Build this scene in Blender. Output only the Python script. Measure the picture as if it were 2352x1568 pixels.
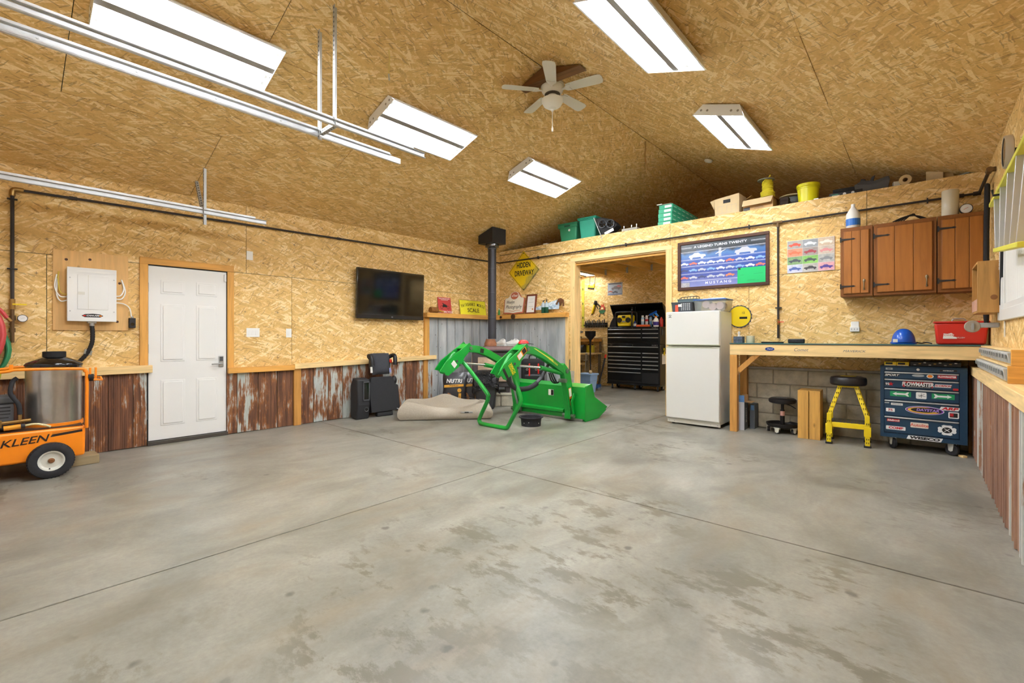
import bpy, bmesh, math, random
from mathutils import Matrix, Vector, Euler

# ------------------------------------------------------------------ camera, world, exposure
S = bpy.context.scene
for _o in list(bpy.data.objects): bpy.data.objects.remove(_o, do_unlink=True)
COL = S.collection
cam_d = bpy.data.cameras.new('camera'); cam = bpy.data.objects.new('camera', cam_d); COL.objects.link(cam)
cam.location = (6.5608, -7.0234, 1.233)
cam.rotation_euler = (math.pi/2, 0, math.radians(41.49))
cam_d.sensor_width = 36.0; cam_d.lens = 16.164; cam_d.shift_y = -0.00425
cam_d.clip_start = 0.02; cam_d.clip_end = 100
S.camera = cam
S.view_settings.view_transform = 'Standard'; S.view_settings.look = 'None'
S.view_settings.gamma = 1.0; S.view_settings.use_curve_mapping = False
S.view_settings.exposure = 1.5
TUBE_POWER = 30.0
w = bpy.data.worlds.new('world'); S.world = w; w.use_nodes = True
w.node_tree.nodes['Background'].inputs[0].default_value = (0.75, 0.85, 1.0, 1)
w.node_tree.nodes['Background'].inputs[1].default_value = 0.05
S.cycles.use_light_tree = False; S.cycles.max_bounces = 7; S.cycles.diffuse_bounces = 4; S.cycles.glossy_bounces = 3
R = random.Random(7)

# ------------------------------------------------------------------ helpers: colour and materials
def hx(h):
    h = h.lstrip('#'); o = []
    for i in (0, 2, 4):
        v = int(h[i:i+2], 16)/255
        o.append(v/12.92 if v <= 0.04045 else ((v+0.055)/1.055)**2.4)
    return (o[0], o[1], o[2], 1.0)
MATS = {}
def mat(name, col, rough=0.5, metal=0.0, spec=0.5, emit=None, estr=0, var=0.0, vscale=8, bump=0.0, bscale=60, coat=0, alpha=None, trans=0):
    if name in MATS: return MATS[name]
    m = bpy.data.materials.new(name); m.use_nodes = True; nt = m.node_tree; b = nt.nodes['Principled BSDF']
    c = hx(col) if isinstance(col, str) else (*col, 1)[:4]
    b.inputs['Base Color'].default_value = c; b.inputs['Roughness'].default_value = rough
    b.inputs['Metallic'].default_value = metal; b.inputs['Specular IOR Level'].default_value = spec
    if coat: b.inputs['Coat Weight'].default_value = coat
    if trans: b.inputs['Transmission Weight'].default_value = trans
    if alpha is not None: b.inputs['Alpha'].default_value = alpha
    if emit: b.inputs['Emission Color'].default_value = hx(emit); b.inputs['Emission Strength'].default_value = estr
    N = Nodes(nt)
    if var:
        n = N.noise(N.coord(), vscale, 5, .6)
        r = N.ramp(n, [(.3, [x*(1-var) for x in c[:3]]), (.7, [min(1, x*(1+var)) for x in c[:3]])])
        nt.links.new(r, b.inputs['Base Color'])
    if bump:
        n = N.noise(N.coord(), bscale, 3, .6)
        bp = nt.nodes.new('ShaderNodeBump'); bp.inputs['Strength'].default_value = bump; bp.inputs['Distance'].default_value = 0.01
        nt.links.new(n, bp.inputs['Height']); nt.links.new(bp.outputs[0], b.inputs['Normal'])
    MATS[name] = m; return m
class Nodes:
    def __init__(s, nt): s.nt = nt; s.L = nt.links.new; s._c = None
    def new(s, t): return s.nt.nodes.new('ShaderNode'+t)
    def coord(s):
        if s._c is None:
            tc = s.new('TexCoord'); oi = s.new('ObjectInfo'); m = s.new('VectorMath'); m.operation = 'MULTIPLY_ADD'
            cx = s.new('CombineXYZ')
            for i, k in enumerate((37.0, 53.0, 71.0)):
                q = s.new('Math'); q.operation = 'MULTIPLY'; s.L(oi.outputs['Random'], q.inputs[0]); q.inputs[1].default_value = k; s.L(q.outputs[0], cx.inputs[i])
            a = s.new('VectorMath'); a.operation = 'ADD'; s.L(tc.outputs['Object'], a.inputs[0]); s.L(cx.outputs[0], a.inputs[1]); s._c = a.outputs[0]
            s.raw = tc.outputs['Object']; s.rnd = oi.outputs['Random']
        return s._c
    def mapping(s, v, scale=(1, 1, 1), rot=(0, 0, 0), loc=(0, 0, 0)):
        m = s.new('Mapping'); s.L(v, m.inputs[0]); m.inputs['Scale'].default_value = scale; m.inputs['Rotation'].default_value = rot; m.inputs['Location'].default_value = loc
        return m.outputs[0]
    def noise(s, v, scale, detail=4, rough=.55, dist=0, out=0):
        n = s.new('TexNoise'); s.L(v, n.inputs['Vector']); n.inputs['Scale'].default_value = scale; n.inputs['Detail'].default_value = detail
        n.inputs['Roughness'].default_value = rough; n.inputs['Distortion'].default_value = dist
        return n.outputs[out]
    def vor(s, v, scale, feature='F1', rnd=1.0, out='Color', dim='3D', metric='EUCLIDEAN'):
        n = s.new('TexVoronoi'); n.voronoi_dimensions = dim; n.feature = feature; n.distance = metric; s.L(v, n.inputs['Vector']); n.inputs['Scale'].default_value = scale
        n.inputs['Randomness'].default_value = rnd
        return n.outputs[out]
    def ramp(s, f, stops, mode='LINEAR'):
        n = s.new('ValToRGB'); n.color_ramp.interpolation = mode; e = n.color_ramp.elements
        while len(e) < len(stops): e.new(.5)
        for i, (p, c) in enumerate(stops):
            e[i].position = p
            e[i].color = (c, c, c, 1) if not isinstance(c, (tuple, list)) else (*c, 1)[:4]
        s.L(f, n.inputs[0]); return n.outputs[0]
    def mix(s, f, a, b, mode='MIX'):
        n = s.new('Mix'); n.data_type = 'RGBA'; n.blend_type = mode
        for k, x in ((0, f), (6, a), (7, b)):
            if hasattr(x, 'is_linked'): s.L(x, n.inputs[k])
            elif k == 0: n.inputs[0].default_value = x
            else: n.inputs[k].default_value = (*x, 1)[:4]
        return n.outputs[2]
    def math(s, op, a, b=None, c=None):
        n = s.new('Math'); n.operation = op
        for i, x in enumerate((a, b, c)):
            if x is None: continue
            if hasattr(x, 'is_linked'): s.L(x, n.inputs[i])
            else: n.inputs[i].default_value = x
        return n.outputs[0]
    def sep(s, v):
        n = s.new('SeparateXYZ'); s.L(v, n.inputs[0]); return n.outputs
    def bump(s, h, st, d=.01):
        n = s.new('Bump'); n.inputs['Strength'].default_value = st; n.inputs['Distance'].default_value = d; s.L(h, n.inputs['Height']); return n.outputs[0]
def newmat(name):
    m = bpy.data.materials.new(name); m.use_nodes = True; MATS[name] = m
    N = Nodes(m.node_tree); N.coord()
    return m, N, m.node_tree.nodes['Principled BSDF']

def osb_material(name, marks=True, tint=(1, 1, 1)):
    m, N, b = newmat(name); v = N.coord()
    def n2(vec, scale, detail, out=0):
        n = N.new('TexNoise'); n.noise_dimensions = '2D'; N.L(vec, n.inputs['Vector']); n.inputs['Scale'].default_value = scale; n.inputs['Detail'].default_value = detail; n.inputs['Roughness'].default_value = .65; return n.outputs[out]
    def rs(vec, sx, sy, ang, loc):
        n = N.new('Mapping'); n.vector_type = 'TEXTURE'; N.L(vec, n.inputs[0]); n.inputs['Scale'].default_value = (1/sx, 1/sy, 1); n.inputs['Rotation'].default_value = (0, 0, ang); n.inputs['Location'].default_value = loc; return n.outputs[0]
    wob = n2(v, 6, 1, 1)
    a = N.new('VectorMath'); a.operation = 'MULTIPLY_ADD'; N.L(wob, a.inputs[0]); a.inputs[1].default_value = (.014, .014, 0); N.L(v, a.inputs[2]); vv = a.outputs[0]
    a = N.new('VectorMath'); a.operation = 'MULTIPLY_ADD'; N.L(n2(v, 2.5, 2, 1), a.inputs[0]); a.inputs[1].default_value = (.10, .10, 0); N.L(v, a.inputs[2]); wv = a.outputs[0]
    lo, mi, hi = (.44, .245, .078), (.775, .50, .178), (.97, .775, .43)
    gr = n2(v, 60, 3)
    col = N.ramp(gr, [(.25, (.47, .265, .08)), (.5, (.70, .445, .15)), (.75, (.90, .63, .26))])
    for i, (ang, sx, sy, th) in enumerate(((.08, 5.5, 27, .10), (1.20, 10, 60, .58), (-.72, 8, 46, .56), (.50, 8.5, 62, .58), (-.28, 6.5, 36, .68))):
        s = N.sep(N.vor(rs(vv, sx, sy, ang, (i*3.7, i*9.1, 0)), 1.0, dim='2D'))
        fc = N.ramp(N.math('MULTIPLY_ADD', gr, .45, N.math('MULTIPLY', s[1], .75)), [(.10, lo), (.30, (.66, .415, .14)), (.66, mi), (1.0, hi)])
        col = N.mix(N.math('MULTIPLY', N.math('GREATER_THAN', s[0], th), .85), col, fc)
    for ang, sx, sy, th in ((.9, 17, 130, .955), (-.35, 15, 120, .96)):
        s = N.sep(N.vor(rs(wv, sx, sy, ang, (5, 2, 0)), 1.0, dim='2D'))
        col = N.mix(N.math('MULTIPLY', N.math('GREATER_THAN', s[0], th), .5), col, (.27, .14, .045))
    if tint != (1, 1, 1): col = N.mix(1.0, col, tint, 'MULTIPLY')
    if marks:
        p = N.sep(N.raw)
        def ab(x, per): return N.math('ABSOLUTE', N.math('SUBTRACT', N.math('FRACT', N.math('DIVIDE', x, per)), .5))
        du = N.math('MULTIPLY', ab(p[0], .406), .406); dv = N.math('MULTIPLY', ab(p[1], .305), .305)
        c1 = N.math('MULTIPLY', N.math('LESS_THAN', du, .0026), N.math('LESS_THAN', dv, .014))
        c2 = N.math('MULTIPLY', N.math('LESS_THAN', du, .014), N.math('LESS_THAN', dv, .0026))
        col = N.mix(N.math('MULTIPLY', N.math('MAXIMUM', c1, c2), .8), col, (.07, .055, .035))
    N.L(col, b.inputs['Base Color']); b.inputs['Roughness'].default_value = .62; b.inputs['Specular IOR Level'].default_value = .3
    return m
def wood_material(name, base, axis='x', var=.22, knots=True, rough=.55, scale=1.0):
    m, N, b = newmat(name); v = N.coord(); c = hx(base)[:3]
    st = {'x': (1.2, 14, 14), 'y': (14, 1.2, 14), 'z': (14, 14, 1.2)}[axis]
    n = N.noise(N.mapping(v, tuple(k*scale for k in st)), 1.6, 5, .6, .6)
    col = N.ramp(n, [(.25, [x*(1-var*1.3) for x in c]), (.5, c), (.75, [min(1, x*(1+var)) for x in c])])
    if knots:
        st2 = {'x': (2.6, 6, 6), 'y': (6, 2.6, 6), 'z': (6, 6, 2.6)}[axis]
        d = N.vor(N.mapping(v, st2), 1.0, out='Distance')
        col = N.mix(N.ramp(d, [(.03, .85), (.10, .0)]), col, [x*.25 for x in c])
    N.L(col, b.inputs['Base Color']); b.inputs['Roughness'].default_value = rough; b.inputs['Specular IOR Level'].default_value = .35
    return m
def rust_material(name, zinc=.5, brown=('#5a2f1d', '#8a4a22', '#3f2219'), pale='#9fa9a6'):
    m, N, b = newmat(name); v = N.coord()
    st = N.mapping(v, (30, 1.3, 30))
    n1 = N.noise(st, 1.0, 5, .65)
    col = N.ramp(n1, [(.3, hx(brown[2])), (.5, hx(brown[0])), (.7, hx(brown[1]))])
    n2 = N.noise(N.mapping(v, (9, 2.4, 9), loc=(3, 1, 5)), 1.0, 5, .62)
    n3 = N.noise(N.mapping(v, (75, 4, 75)), 1.0, 3, .6)
    k = N.math('ADD', n2, N.math('MULTIPLY_ADD', n3, .35, -.175))
    k = N.math('ADD', k, N.math('MULTIPLY_ADD', N.rnd, .22, -.11))
    mask = N.ramp(k, [(1-zinc-.02, 0.0), (1-zinc+.06, 1.0)])
    edge = N.ramp(k, [(1-zinc-.10, 0.0), (1-zinc-.03, 1.0)])
    col = N.mix(N.math('MULTIPLY', edge, .55), col, hx('#a5682f'))
    col = N.mix(mask, col, N.ramp(n3, [(.3, hx(pale)), (.7, hx('#c3c8c2'))]))
    N.L(col, b.inputs['Base Color']); b.inputs['Roughness'].default_value = .6; b.inputs['Metallic'].default_value = .1
    return m
def zinc_material(name):
    m, N, b = newmat(name); v = N.coord()
    n = N.noise(N.mapping(v, (8, 1.4, 8)), 1.0, 5, .6)
    col = N.ramp(n, [(.3, hx('#999d9f')), (.55, hx('#b4b7b8')), (.75, hx('#cbcdcc'))])
    d = N.vor(N.mapping(v, (14, 7, 14)), 1.0, out='Distance')
    s = N.noise(N.mapping(v, (40, 18, 40)), 1.0, 3, .6)
    k = N.ramp(N.math('ADD', d, N.math('MULTIPLY', s, .25)), [(.20, 1.0), (.23, 0.0)])
    col = N.mix(N.math('MULTIPLY', k, .85), col, hx('#55524d'))
    N.L(col, b.inputs['Base Color']); b.inputs['Roughness'].default_value = .5; b.inputs['Metallic'].default_value = .15
    return m
def concrete_material(name):
    m, N, b = newmat(name)
    tc = N.new('NewGeometry') ; v = tc.outputs['Position']
    big = N.noise(v, .55, 5, .62, .4); mid = N.noise(N.mapping(v, (1.7, 1.1, 1), (0, 0, .4)), 1.3, 6, .65, .8); fine = N.noise(v, 38, 4, .7)
    col = N.ramp(N.math('MULTIPLY_ADD', mid, .55, N.math('MULTIPLY', big, .45)), [(.35, (.170, .164, .134)), (.45, (.235, .226, .188)), (.54, (.292, .281, .237)), (.66, (.37, .357, .304))])
    col = N.mix(.20, col, N.ramp(fine, [(.3, (.35, .35, .35)), (.7, (1.3, 1.3, 1.3))]), 'MULTIPLY')
    sc = N.noise(N.mapping(v, (2.2, .8, 1), (0, 0, -.6), (4, 2, 0)), 1.4, 5, .6, .3)
    col = N.mix(N.ramp(sc, [(.50, 0.0), (.76, .6)]), col, (.235, .18, .11))
    ds = N.noise(N.mapping(v, (1.6, 1.0, 1), (0, 0, .5), (7, 3, 0)), 1.2, 5, .62, .3)
    col = N.mix(N.ramp(ds, [(.50, 0.0), (.76, .65)]), col, (.12, .115, .092))
    mk = N.noise(N.mapping(v, (1, 1, 1), loc=(3.3, 8.1, .5)), .75, 2, .5)
    st = N.noise(N.mapping(v, (1, 1.9, 1), (0, 0, .55), (1.7, 5.2, .3)), 2.6, 9, .74)
    col = N.mix(N.math('MULTIPLY', N.ramp(st, [(.52, 0.0), (.58, .8)]), N.ramp(mk, [(.47, 0.0), (.58, 1.0)])), col, (.135, .122, .082))
    wp = N.new('VectorMath'); wp.operation = 'MULTIPLY_ADD'; N.L(N.noise(v, 30, 2, .5, out=1), wp.inputs[0]); wp.inputs[1].default_value = (.03, .03, 0); N.L(v, wp.inputs[2])
    vn = N.new('TexVoronoi'); N.L(wp.outputs[0], vn.inputs['Vector']); vn.inputs['Scale'].default_value = 5.0
    spk = N.math('MULTIPLY', N.ramp(vn.outputs['Distance'], [(.08, .8), (.16, 0.0)]), N.math('GREATER_THAN', N.sep(vn.outputs['Color'])[0], .5))
    col = N.mix(N.math('MULTIPLY', spk, N.ramp(mk, [(.42, 0.0), (.52, 1.0)])), col, (.095, .09, .075))
    N.L(col, b.inputs['Base Color'])
    b.inputs['Roughness'].default_value = .36
    b.inputs['Specular IOR Level'].default_value = .42
    N.L(N.bump(fine, .08, .004), b.inputs['Normal'])
    return m

OSB = osb_material('osb_wall'); OSB_C = osb_material('osb_ceiling', marks=False)
PINE_X = wood_material('pine_x', '#ebcb90', 'x'); PINE_Y = wood_material('pine_y', '#ebcb90', 'y'); PINE_Z = wood_material('pine_z', '#e8c588', 'z')
OLDPINE_Z = wood_material('old_pine_z', '#c08a45', 'z'); JOIST_Y = wood_material('joist_y', '#e2b970', 'y'); JOIST_X = wood_material('joist_x', '#e2b970', 'x')
AMBER_X = wood_material('amber_x', '#d79f4f', 'x'); AMBER_Y = wood_material('amber_y', '#d79f4f', 'y'); AMBER_Z = wood_material('amber_z', '#d79f4f', 'z')
PLY = wood_material('plywood', '#dcb071', 'z', var=.14); CRATE = wood_material('crate_wood', '#cf9f52', 'z', var=.25)
CAB = wood_material('cabinet_wood', '#a5682c', 'z', var=.16, knots=False, rough=.42); CABD = wood_material('cabinet_body_wood', '#84501f', 'z', var=.15, knots=False)
FRAMEW = wood_material('frame_wood', '#4d3022', 'x', knots=False)
CARDB = mat('cardboard', '#c49a66', .8, var=.08); CARDB2 = mat('cardboard_pale', '#cdb48a', .8, var=.06); CARDD = mat('cardboard_dark', '#6f4a2b', .8)
RUST = rust_material('rusted_tin', .44, ('#6b4632', '#8e6242', '#4a2f23'), '#a3aaa6'); RUST2 = rust_material('rusted_tin_brown', .30, ('#9c7864', '#b59176', '#7a5c4d'), '#c0bab1'); RUST3 = rust_material('weathered_tin_pale', .66, ('#9a7c69', '#b0927a', '#80685a'), '#c9c6bf')
ZINC = zinc_material('galvanised_tin'); CONC = concrete_material('floor_concrete')
BLOCKM = mat('concrete_block', '#b5ac98', .9, var=.22, vscale=9, bump=.6, bscale=40); GREYSTONE = mat('sill_grey', '#a39d93', .9, var=.15)
SEAM = mat('seam_dark', '#626d58', .9)
BLACK = mat('black_plastic', '#17171a', .45); BLACKM = mat('black_matte', '#1c1b1c', .8); BLACKG = mat('black_gloss', '#0d0d0f', .12, coat=.5); CHAR = mat('charcoal_fabric', '#38393f', .9, var=.12, vscale=60)
IRON = mat('black_iron_pipe', '#3a332f', .55, .3); BRASS = mat('brass', '#9c7b45', .35, .8); STEEL = mat('steel', '#b8babb', .35, .9); GALV = mat('galvanised_steel', '#c9ccce', .42, .55, var=.07, vscale=14); CHROME = mat('chrome', '#d6d6d6', .15, 1.0)
WHITE = mat('white_paint', '#e9e9e6', .4); WHITEP = mat('white_plastic', '#eeeeea', .35); OFFW = mat('off_white', '#d9d7cd', .6); PAPER = mat('paper_white', '#e8e6e0', .85)
GREEN = mat('loader_green', '#06952f', .32, coat=.3, var=.10, vscale=3); YELL = mat('yellow_paint', '#efcf16', .4); RED = mat('red_paint', '#d3261f', .35); ORANGE = mat('orange_paint', '#f58a12', .38, var=.05)
BLUE = mat('blue_plastic', '#1553b8', .25); NAVY = mat('cart_blue', '#173a56', .38, var=.12, vscale=6); GREY = mat('grey_plastic', '#a2a3a1', .5); DGREY = mat('dark_grey', '#4c4d50', .6)
RUBBER = mat('rubber', '#26262a', .8, var=.15, vscale=30)
TUBE_DIM = mat('lit_tube_dim', '#ffffff', .5, emit='#f0f6fe', estr=TUBE_POWER*.6)
TUBE = mat('lit_tube', '#ffffff', .5, emit='#f0f6fe', estr=TUBE_POWER)

# ------------------------------------------------------------------ helpers: geometry
class B:
    def __init__(s): s.v = []; s.f = []
    def add(s, vs, fs):
        n = len(s.v); s.v += [tuple(p) for p in vs]; s.f += [tuple(i+n for i in f) for f in fs]; return s
    def box(s, x0, x1, y0, y1, z0, z1):
        return s.add([(x0, y0, z0), (x1, y0, z0), (x1, y1, z0), (x0, y1, z0), (x0, y0, z1), (x1, y0, z1), (x1, y1, z1), (x0, y1, z1)],
                     [(0, 3, 2, 1), (4, 5, 6, 7), (0, 1, 5, 4), (1, 2, 6, 5), (2, 3, 7, 6), (3, 0, 4, 7)])
    def taper(s, c, b, t, z0, z1, cy=None):
        cx, cy = c; (a, d), (e, f) = b, t
        return s.add([(cx-a, cy-d, z0), (cx+a, cy-d, z0), (cx+a, cy+d, z0), (cx-a, cy+d, z0), (cx-e, cy-f, z1), (cx+e, cy-f, z1), (cx+e, cy+f, z1), (cx-e, cy+f, z1)],
                     [(0, 3, 2, 1), (4, 5, 6, 7), (0, 1, 5, 4), (1, 2, 6, 5), (2, 3, 7, 6), (3, 0, 4, 7)])
    def prism(s, pts, ext):
        n = len(pts); e = Vector(ext); a = [Vector(p) for p in pts]; nrm = Vector((0, 0, 0))
        for i in range(n): nrm += a[i].cross(a[(i+1) % n])
        if nrm.dot(e) > 0: a.reverse()
        return s.add(a+[p+e for p in a], [tuple(range(n)), tuple(range(2*n-1, n-1, -1))]+[(i, i+n, (i+1) % n+n, (i+1) % n) for i in range(n)])
    def bar(s, p0, p1, w, h, up=(0, 0, 1)):
        p0, p1 = Vector(p0), Vector(p1); d = (p1-p0).normalized(); u = Vector(up); r = d.cross(u)
        if r.length < 1e-4: u = Vector((0, 1, 0)); r = d.cross(u)
        r.normalize(); u = r.cross(d)
        q = [p0-r*w/2-u*h/2, p0+r*w/2-u*h/2, p0+r*w/2+u*h/2, p0-r*w/2+u*h/2]
        return s.prism(q, p1-p0)
    def cyl(s, p0, p1, r0, r1=None, seg=14, caps=True):
        p0, p1 = Vector(p0), Vector(p1); r1 = r0 if r1 is None else r1; d = (p1-p0).normalized()
        u = d.orthogonal().normalized(); w_ = d.cross(u); n = seg
        vs = [p0+(u*math.cos(2*math.pi*i/n)+w_*math.sin(2*math.pi*i/n))*r0 for i in range(n)]+[p1+(u*math.cos(2*math.pi*i/n)+w_*math.sin(2*math.pi*i/n))*r1 for i in range(n)]
        fs = [(i, (i+1) % n, (i+1) % n+n, i+n) for i in range(n)]
        if caps: fs += [tuple(range(n-1, -1, -1)), tuple(range(n, 2*n))]
        return s.add(vs, fs)
    def tube(s, pts, r, seg=8, smooth=0, closed=False):
        P = [Vector(p) for p in pts]
        if smooth: P = catmull(P, smooth, closed)
        n = len(P); rings = []; prev = None
        for i in range(n):
            if closed: t = P[(i+1) % n]-P[i-1]
            else: t = (P[min(i+1, n-1)]-P[max(i-1, 0)])
            t.normalize()
            if prev is None: u = t.orthogonal().normalized()
            else:
                u = prev-t*prev.dot(t)
                u = u.normalized() if u.length > 1e-5 else t.orthogonal().normalized()
            prev = u; w_ = t.cross(u); rr = r[i] if isinstance(r, (list, tuple)) else r
            rings.append([P[i]+(u*math.cos(2*math.pi*k/seg)+w_*math.sin(2*math.pi*k/seg))*rr for k in range(seg)])
        vs = [p for ring in rings for p in ring]; fs = []
        for i in range(n if closed else n-1):
            j = (i+1) % n
            for k in range(seg): fs.append((i*seg+k, i*seg+(k+1) % seg, j*seg+(k+1) % seg, j*seg+k))
        if not closed: fs += [tuple(range(seg-1, -1, -1)), tuple((n-1)*seg+k for k in range(seg))]
        return s.add(vs, fs)
    def lathe(s, prof, c=(0, 0, 0), seg=24, ax='z', caps=False):
        vs = []; fs = []; n = seg; c = Vector(c)
        for (r, h) in prof:
            for k in range(n):
                a = 2*math.pi*k/n; x, y = r*math.cos(a), r*math.sin(a)
                vs.append(c+(Vector((x, y, h)) if ax == 'z' else Vector((h, x, y)) if ax == 'x' else Vector((y, h, x))))
        for i in range(len(prof)-1):
            for k in range(n): fs.append((i*n+k, i*n+(k+1) % n, (i+1)*n+(k+1) % n, (i+1)*n+k))
        if caps and prof[0][0] > 1e-6: fs.append(tuple(range(n-1, -1, -1)))
        if caps and prof[-1][0] > 1e-6: fs.append(tuple((len(prof)-1)*n+k for k in range(n)))
        return s.add(vs, fs)
    def ball(s, c, r, sc=(1, 1, 1), seg=16, rings=10):
        pr = [(max(1e-7, r*math.sin(math.pi*i/rings)), -r*math.cos(math.pi*i/rings)) for i in range(rings+1)]
        b = B().lathe(pr, (0, 0, 0), seg); return s.add([(c[0]+x*sc[0], c[1]+y*sc[1], c[2]+z*sc[2]) for x, y, z in b.v], b.f)
    def grid(s, fn, nu, nv):
        vs = [fn(i/nu, j/nv) for i in range(nu+1) for j in range(nv+1)]
        return s.add(vs, [(i*(nv+1)+j, (i+1)*(nv+1)+j, (i+1)*(nv+1)+j+1, i*(nv+1)+j+1) for i in range(nu) for j in range(nv)])
    def xf(s, m): s.v = [tuple(m @ Vector(p)) for p in s.v]; return s
    def merge(s, o): return s.add(o.v, o.f)
def catmull(P, k, closed=False):
    out = []; n = len(P)
    for i in range(n if closed else n-1):
        a, b_, c, d = (P[(i-1) % n], P[i], P[(i+1) % n], P[(i+2) % n]) if closed else (P[max(i-1, 0)], P[i], P[i+1], P[min(i+2, n-1)])
        for j in range(k):
            t = j/k; out.append(.5*((2*b_)+(c-a)*t+(2*a-5*b_+4*c-d)*t*t+(3*b_-a-3*c+d)*t**3))
    if not closed: out.append(P[-1])
    return out
def mesh(name, b, m, bev=0, smooth=False, seg=2, fix=True):
    me = bpy.data.meshes.new(name); me.from_pydata(b.v, [], b.f); me.validate()
    if bev or fix:
        bm = bmesh.new(); bm.from_mesh(me)
        bmesh.ops.remove_doubles(bm, verts=bm.verts, dist=1e-6)
        bmesh.ops.recalc_face_normals(bm, faces=bm.faces)
        if bev:
            ed = [e for e in bm.edges if len(e.link_faces) == 2 and e.calc_face_angle(0) > .5]
            rb = bmesh.ops.bevel(bm, geom=ed, offset=bev, segments=seg, affect='EDGES', profile=.5, clamp_overlap=True)
            for f in rb['faces']: f.smooth = True
        bm.to_mesh(me); bm.free()
    if m: me.materials.append(m)
    if smooth: me.polygons.foreach_set('use_smooth', [True]*len(me.polygons)); me.set_sharp_from_angle(angle=math.radians(40))
    me.update(); return me
def link(name, me, parent=None, mtx=None):
    o = bpy.data.objects.new(name, me); COL.objects.link(o)
    if parent is not None: o.parent = parent
    if mtx is not None: o.matrix_local = mtx
    return o
def part(name, b, m, parent, bev=0, smooth=False, label=None, seg=2, kind=None):
    o = link(name, mesh(name, b, m, bev, smooth, seg), parent)
    if label: o['label'] = label
    if kind: o['kind'] = kind
    return o
def tag(o, label=None, cat=None, group=None, kind=None):
    if label: o['label'] = label
    if cat: o['category'] = cat
    if group: o['group'] = group
    if kind: o['kind'] = kind
    return o
def thing(name, label, cat, loc=(0, 0, 0), rot=0, group=None):
    o = bpy.data.objects.new(name, None); COL.objects.link(o); o.location = loc; o.empty_display_size = .1
    o.rotation_euler = rot if isinstance(rot, tuple) else (0, 0, rot)
    return tag(o, label, cat, group)
def single(name, b, m, label, cat, loc=(0, 0, 0), rot=0, group=None, bev=0, smooth=False, seg=2):
    o = link(name, mesh(name, b, m, bev, smooth, seg)); o.location = loc
    o.rotation_euler = rot if isinstance(rot, tuple) else (0, 0, rot)
    return tag(o, label, cat, group)
def struct(name, b, m, label=None, loc=None, bev=0, smooth=False):
    if b is None: o = bpy.data.objects.new(name, None); COL.objects.link(o)
    else: o = link(name, mesh(name, b, m, bev, smooth))
    if loc: o.location = loc
    return tag(o, label, None, None, 'structure')
def dup(root, loc, rot=None, label=None):
    r = root.copy(); COL.objects.link(r); r.location = loc
    if rot is not None: r.rotation_euler = rot if isinstance(rot, tuple) else (0, 0, rot)
    if label: r['label'] = label
    def rec(src, dst):
        for ch in list(src.children):
            c = ch.copy(); COL.objects.link(c); c.parent = dst; rec(ch, c)
    rec(root, r); return r
def fr(o, X, Y):
    X, Y = Vector(X).normalized(), Vector(Y).normalized(); Z = X.cross(Y); o = Vector(o)
    return Matrix(((X[0], Y[0], Z[0], o[0]), (X[1], Y[1], Z[1], o[1]), (X[2], Y[2], Z[2], o[2]), (0, 0, 0, 1)))
def f_back(x, y, z): return fr((x, y, z), (1, 0, 0), (0, 0, 1))      # faces -y
def f_left(x, y, z): return fr((x, y, z), (0, 1, 0), (0, 0, 1))      # on the left wall, faces +x
def f_right(x, y, z): return fr((x, y, z), (0, -1, 0), (0, 0, 1))    # on the right wall, faces -x
def text(body, h, m, parent, F, name='lettering', sx=1.0, shear=0.0, bold=0.0, ext=.0006, align='CENTER', rot=0, serif=False, z=.0006):
    cu = bpy.data.curves.new('t', 'FONT'); cu.body = body; cu.size = h*1.38; cu.shear = shear; cu.offset = bold; cu.extrude = ext; cu.align_x = align; cu.align_y = 'CENTER'; cu.resolution_u = 3
    o = bpy.data.objects.new('t', cu); me = bpy.data.meshes.new_from_object(o)
    bpy.data.objects.remove(o); bpy.data.curves.remove(cu)
    me.name = name; me.materials.clear(); me.materials.append(m)
    me.transform(F @ Matrix.Translation((0, 0, z)) @ Matrix.Rotation(rot, 4, 'Z') @ Matrix.Diagonal((sx, 1, 1, 1)))
    me.update(); return link(name, me, parent)
def flat(pts, F, t=.001):     # a flat cut-out in frame F, thickness t towards the viewer
    b = B().prism([(x, y, 0) for x, y in pts], (0, 0, t)); return b.xf(F)
def rect(w_, h, cx=0, cy=0): return [(cx-w_/2, cy-h/2), (cx+w_/2, cy-h/2), (cx+w_/2, cy+h/2), (cx-w_/2, cy+h/2)]
def rrect(w_, h, r, cx=0, cy=0, n=4):
    o = []
    for (sx, sy, a0) in ((1, 1, 0), (-1, 1, 90), (-1, -1, 180), (1, -1, 270)):
        for k in range(n+1):
            a = math.radians(a0+90*k/n); o.append((cx+sx*(w_/2-r)+r*math.cos(a), cy+sy*(h/2-r)+r*math.sin(a)))
    return o
def oval(a, b_, cx=0, cy=0, n=24): return [(cx+a*math.cos(2*math.pi*k/n), cy+b_*math.sin(2*math.pi*k/n)) for k in range(n)]
CAR = [(-.5, -.06), (-.44, -.06), (-.42, -.13), (-.36, -.17), (-.29, -.15), (-.26, -.07), (.20, -.07), (.23, -.15), (.30, -.17), (.37, -.13), (.39, -.06), (.5, -.05), (.5, .03), (.44, .07), (.20, .09), (.08, .19), (-.16, .19), (-.28, .09), (-.46, .06)]
def car(w_, cx=0, cy=0, flip=False): return [((-x if flip else x)*w_+cx, y*w_+cy) for x, y in (CAR if not flip else CAR[::-1])]
# ================================================================== THE SETTING
XR, YF, YB, YN = 7.10, -7.75, 3.30, 0.0        # right wall, front wall, far wall, back wall
RX, EZ, RZ, TILT = 3.55, 2.945, 4.11, .011
def ceil_z(x, y): return EZ+(RZ-EZ)/RX*min(x, XR-x)+TILT*(y+3.9)
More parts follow.
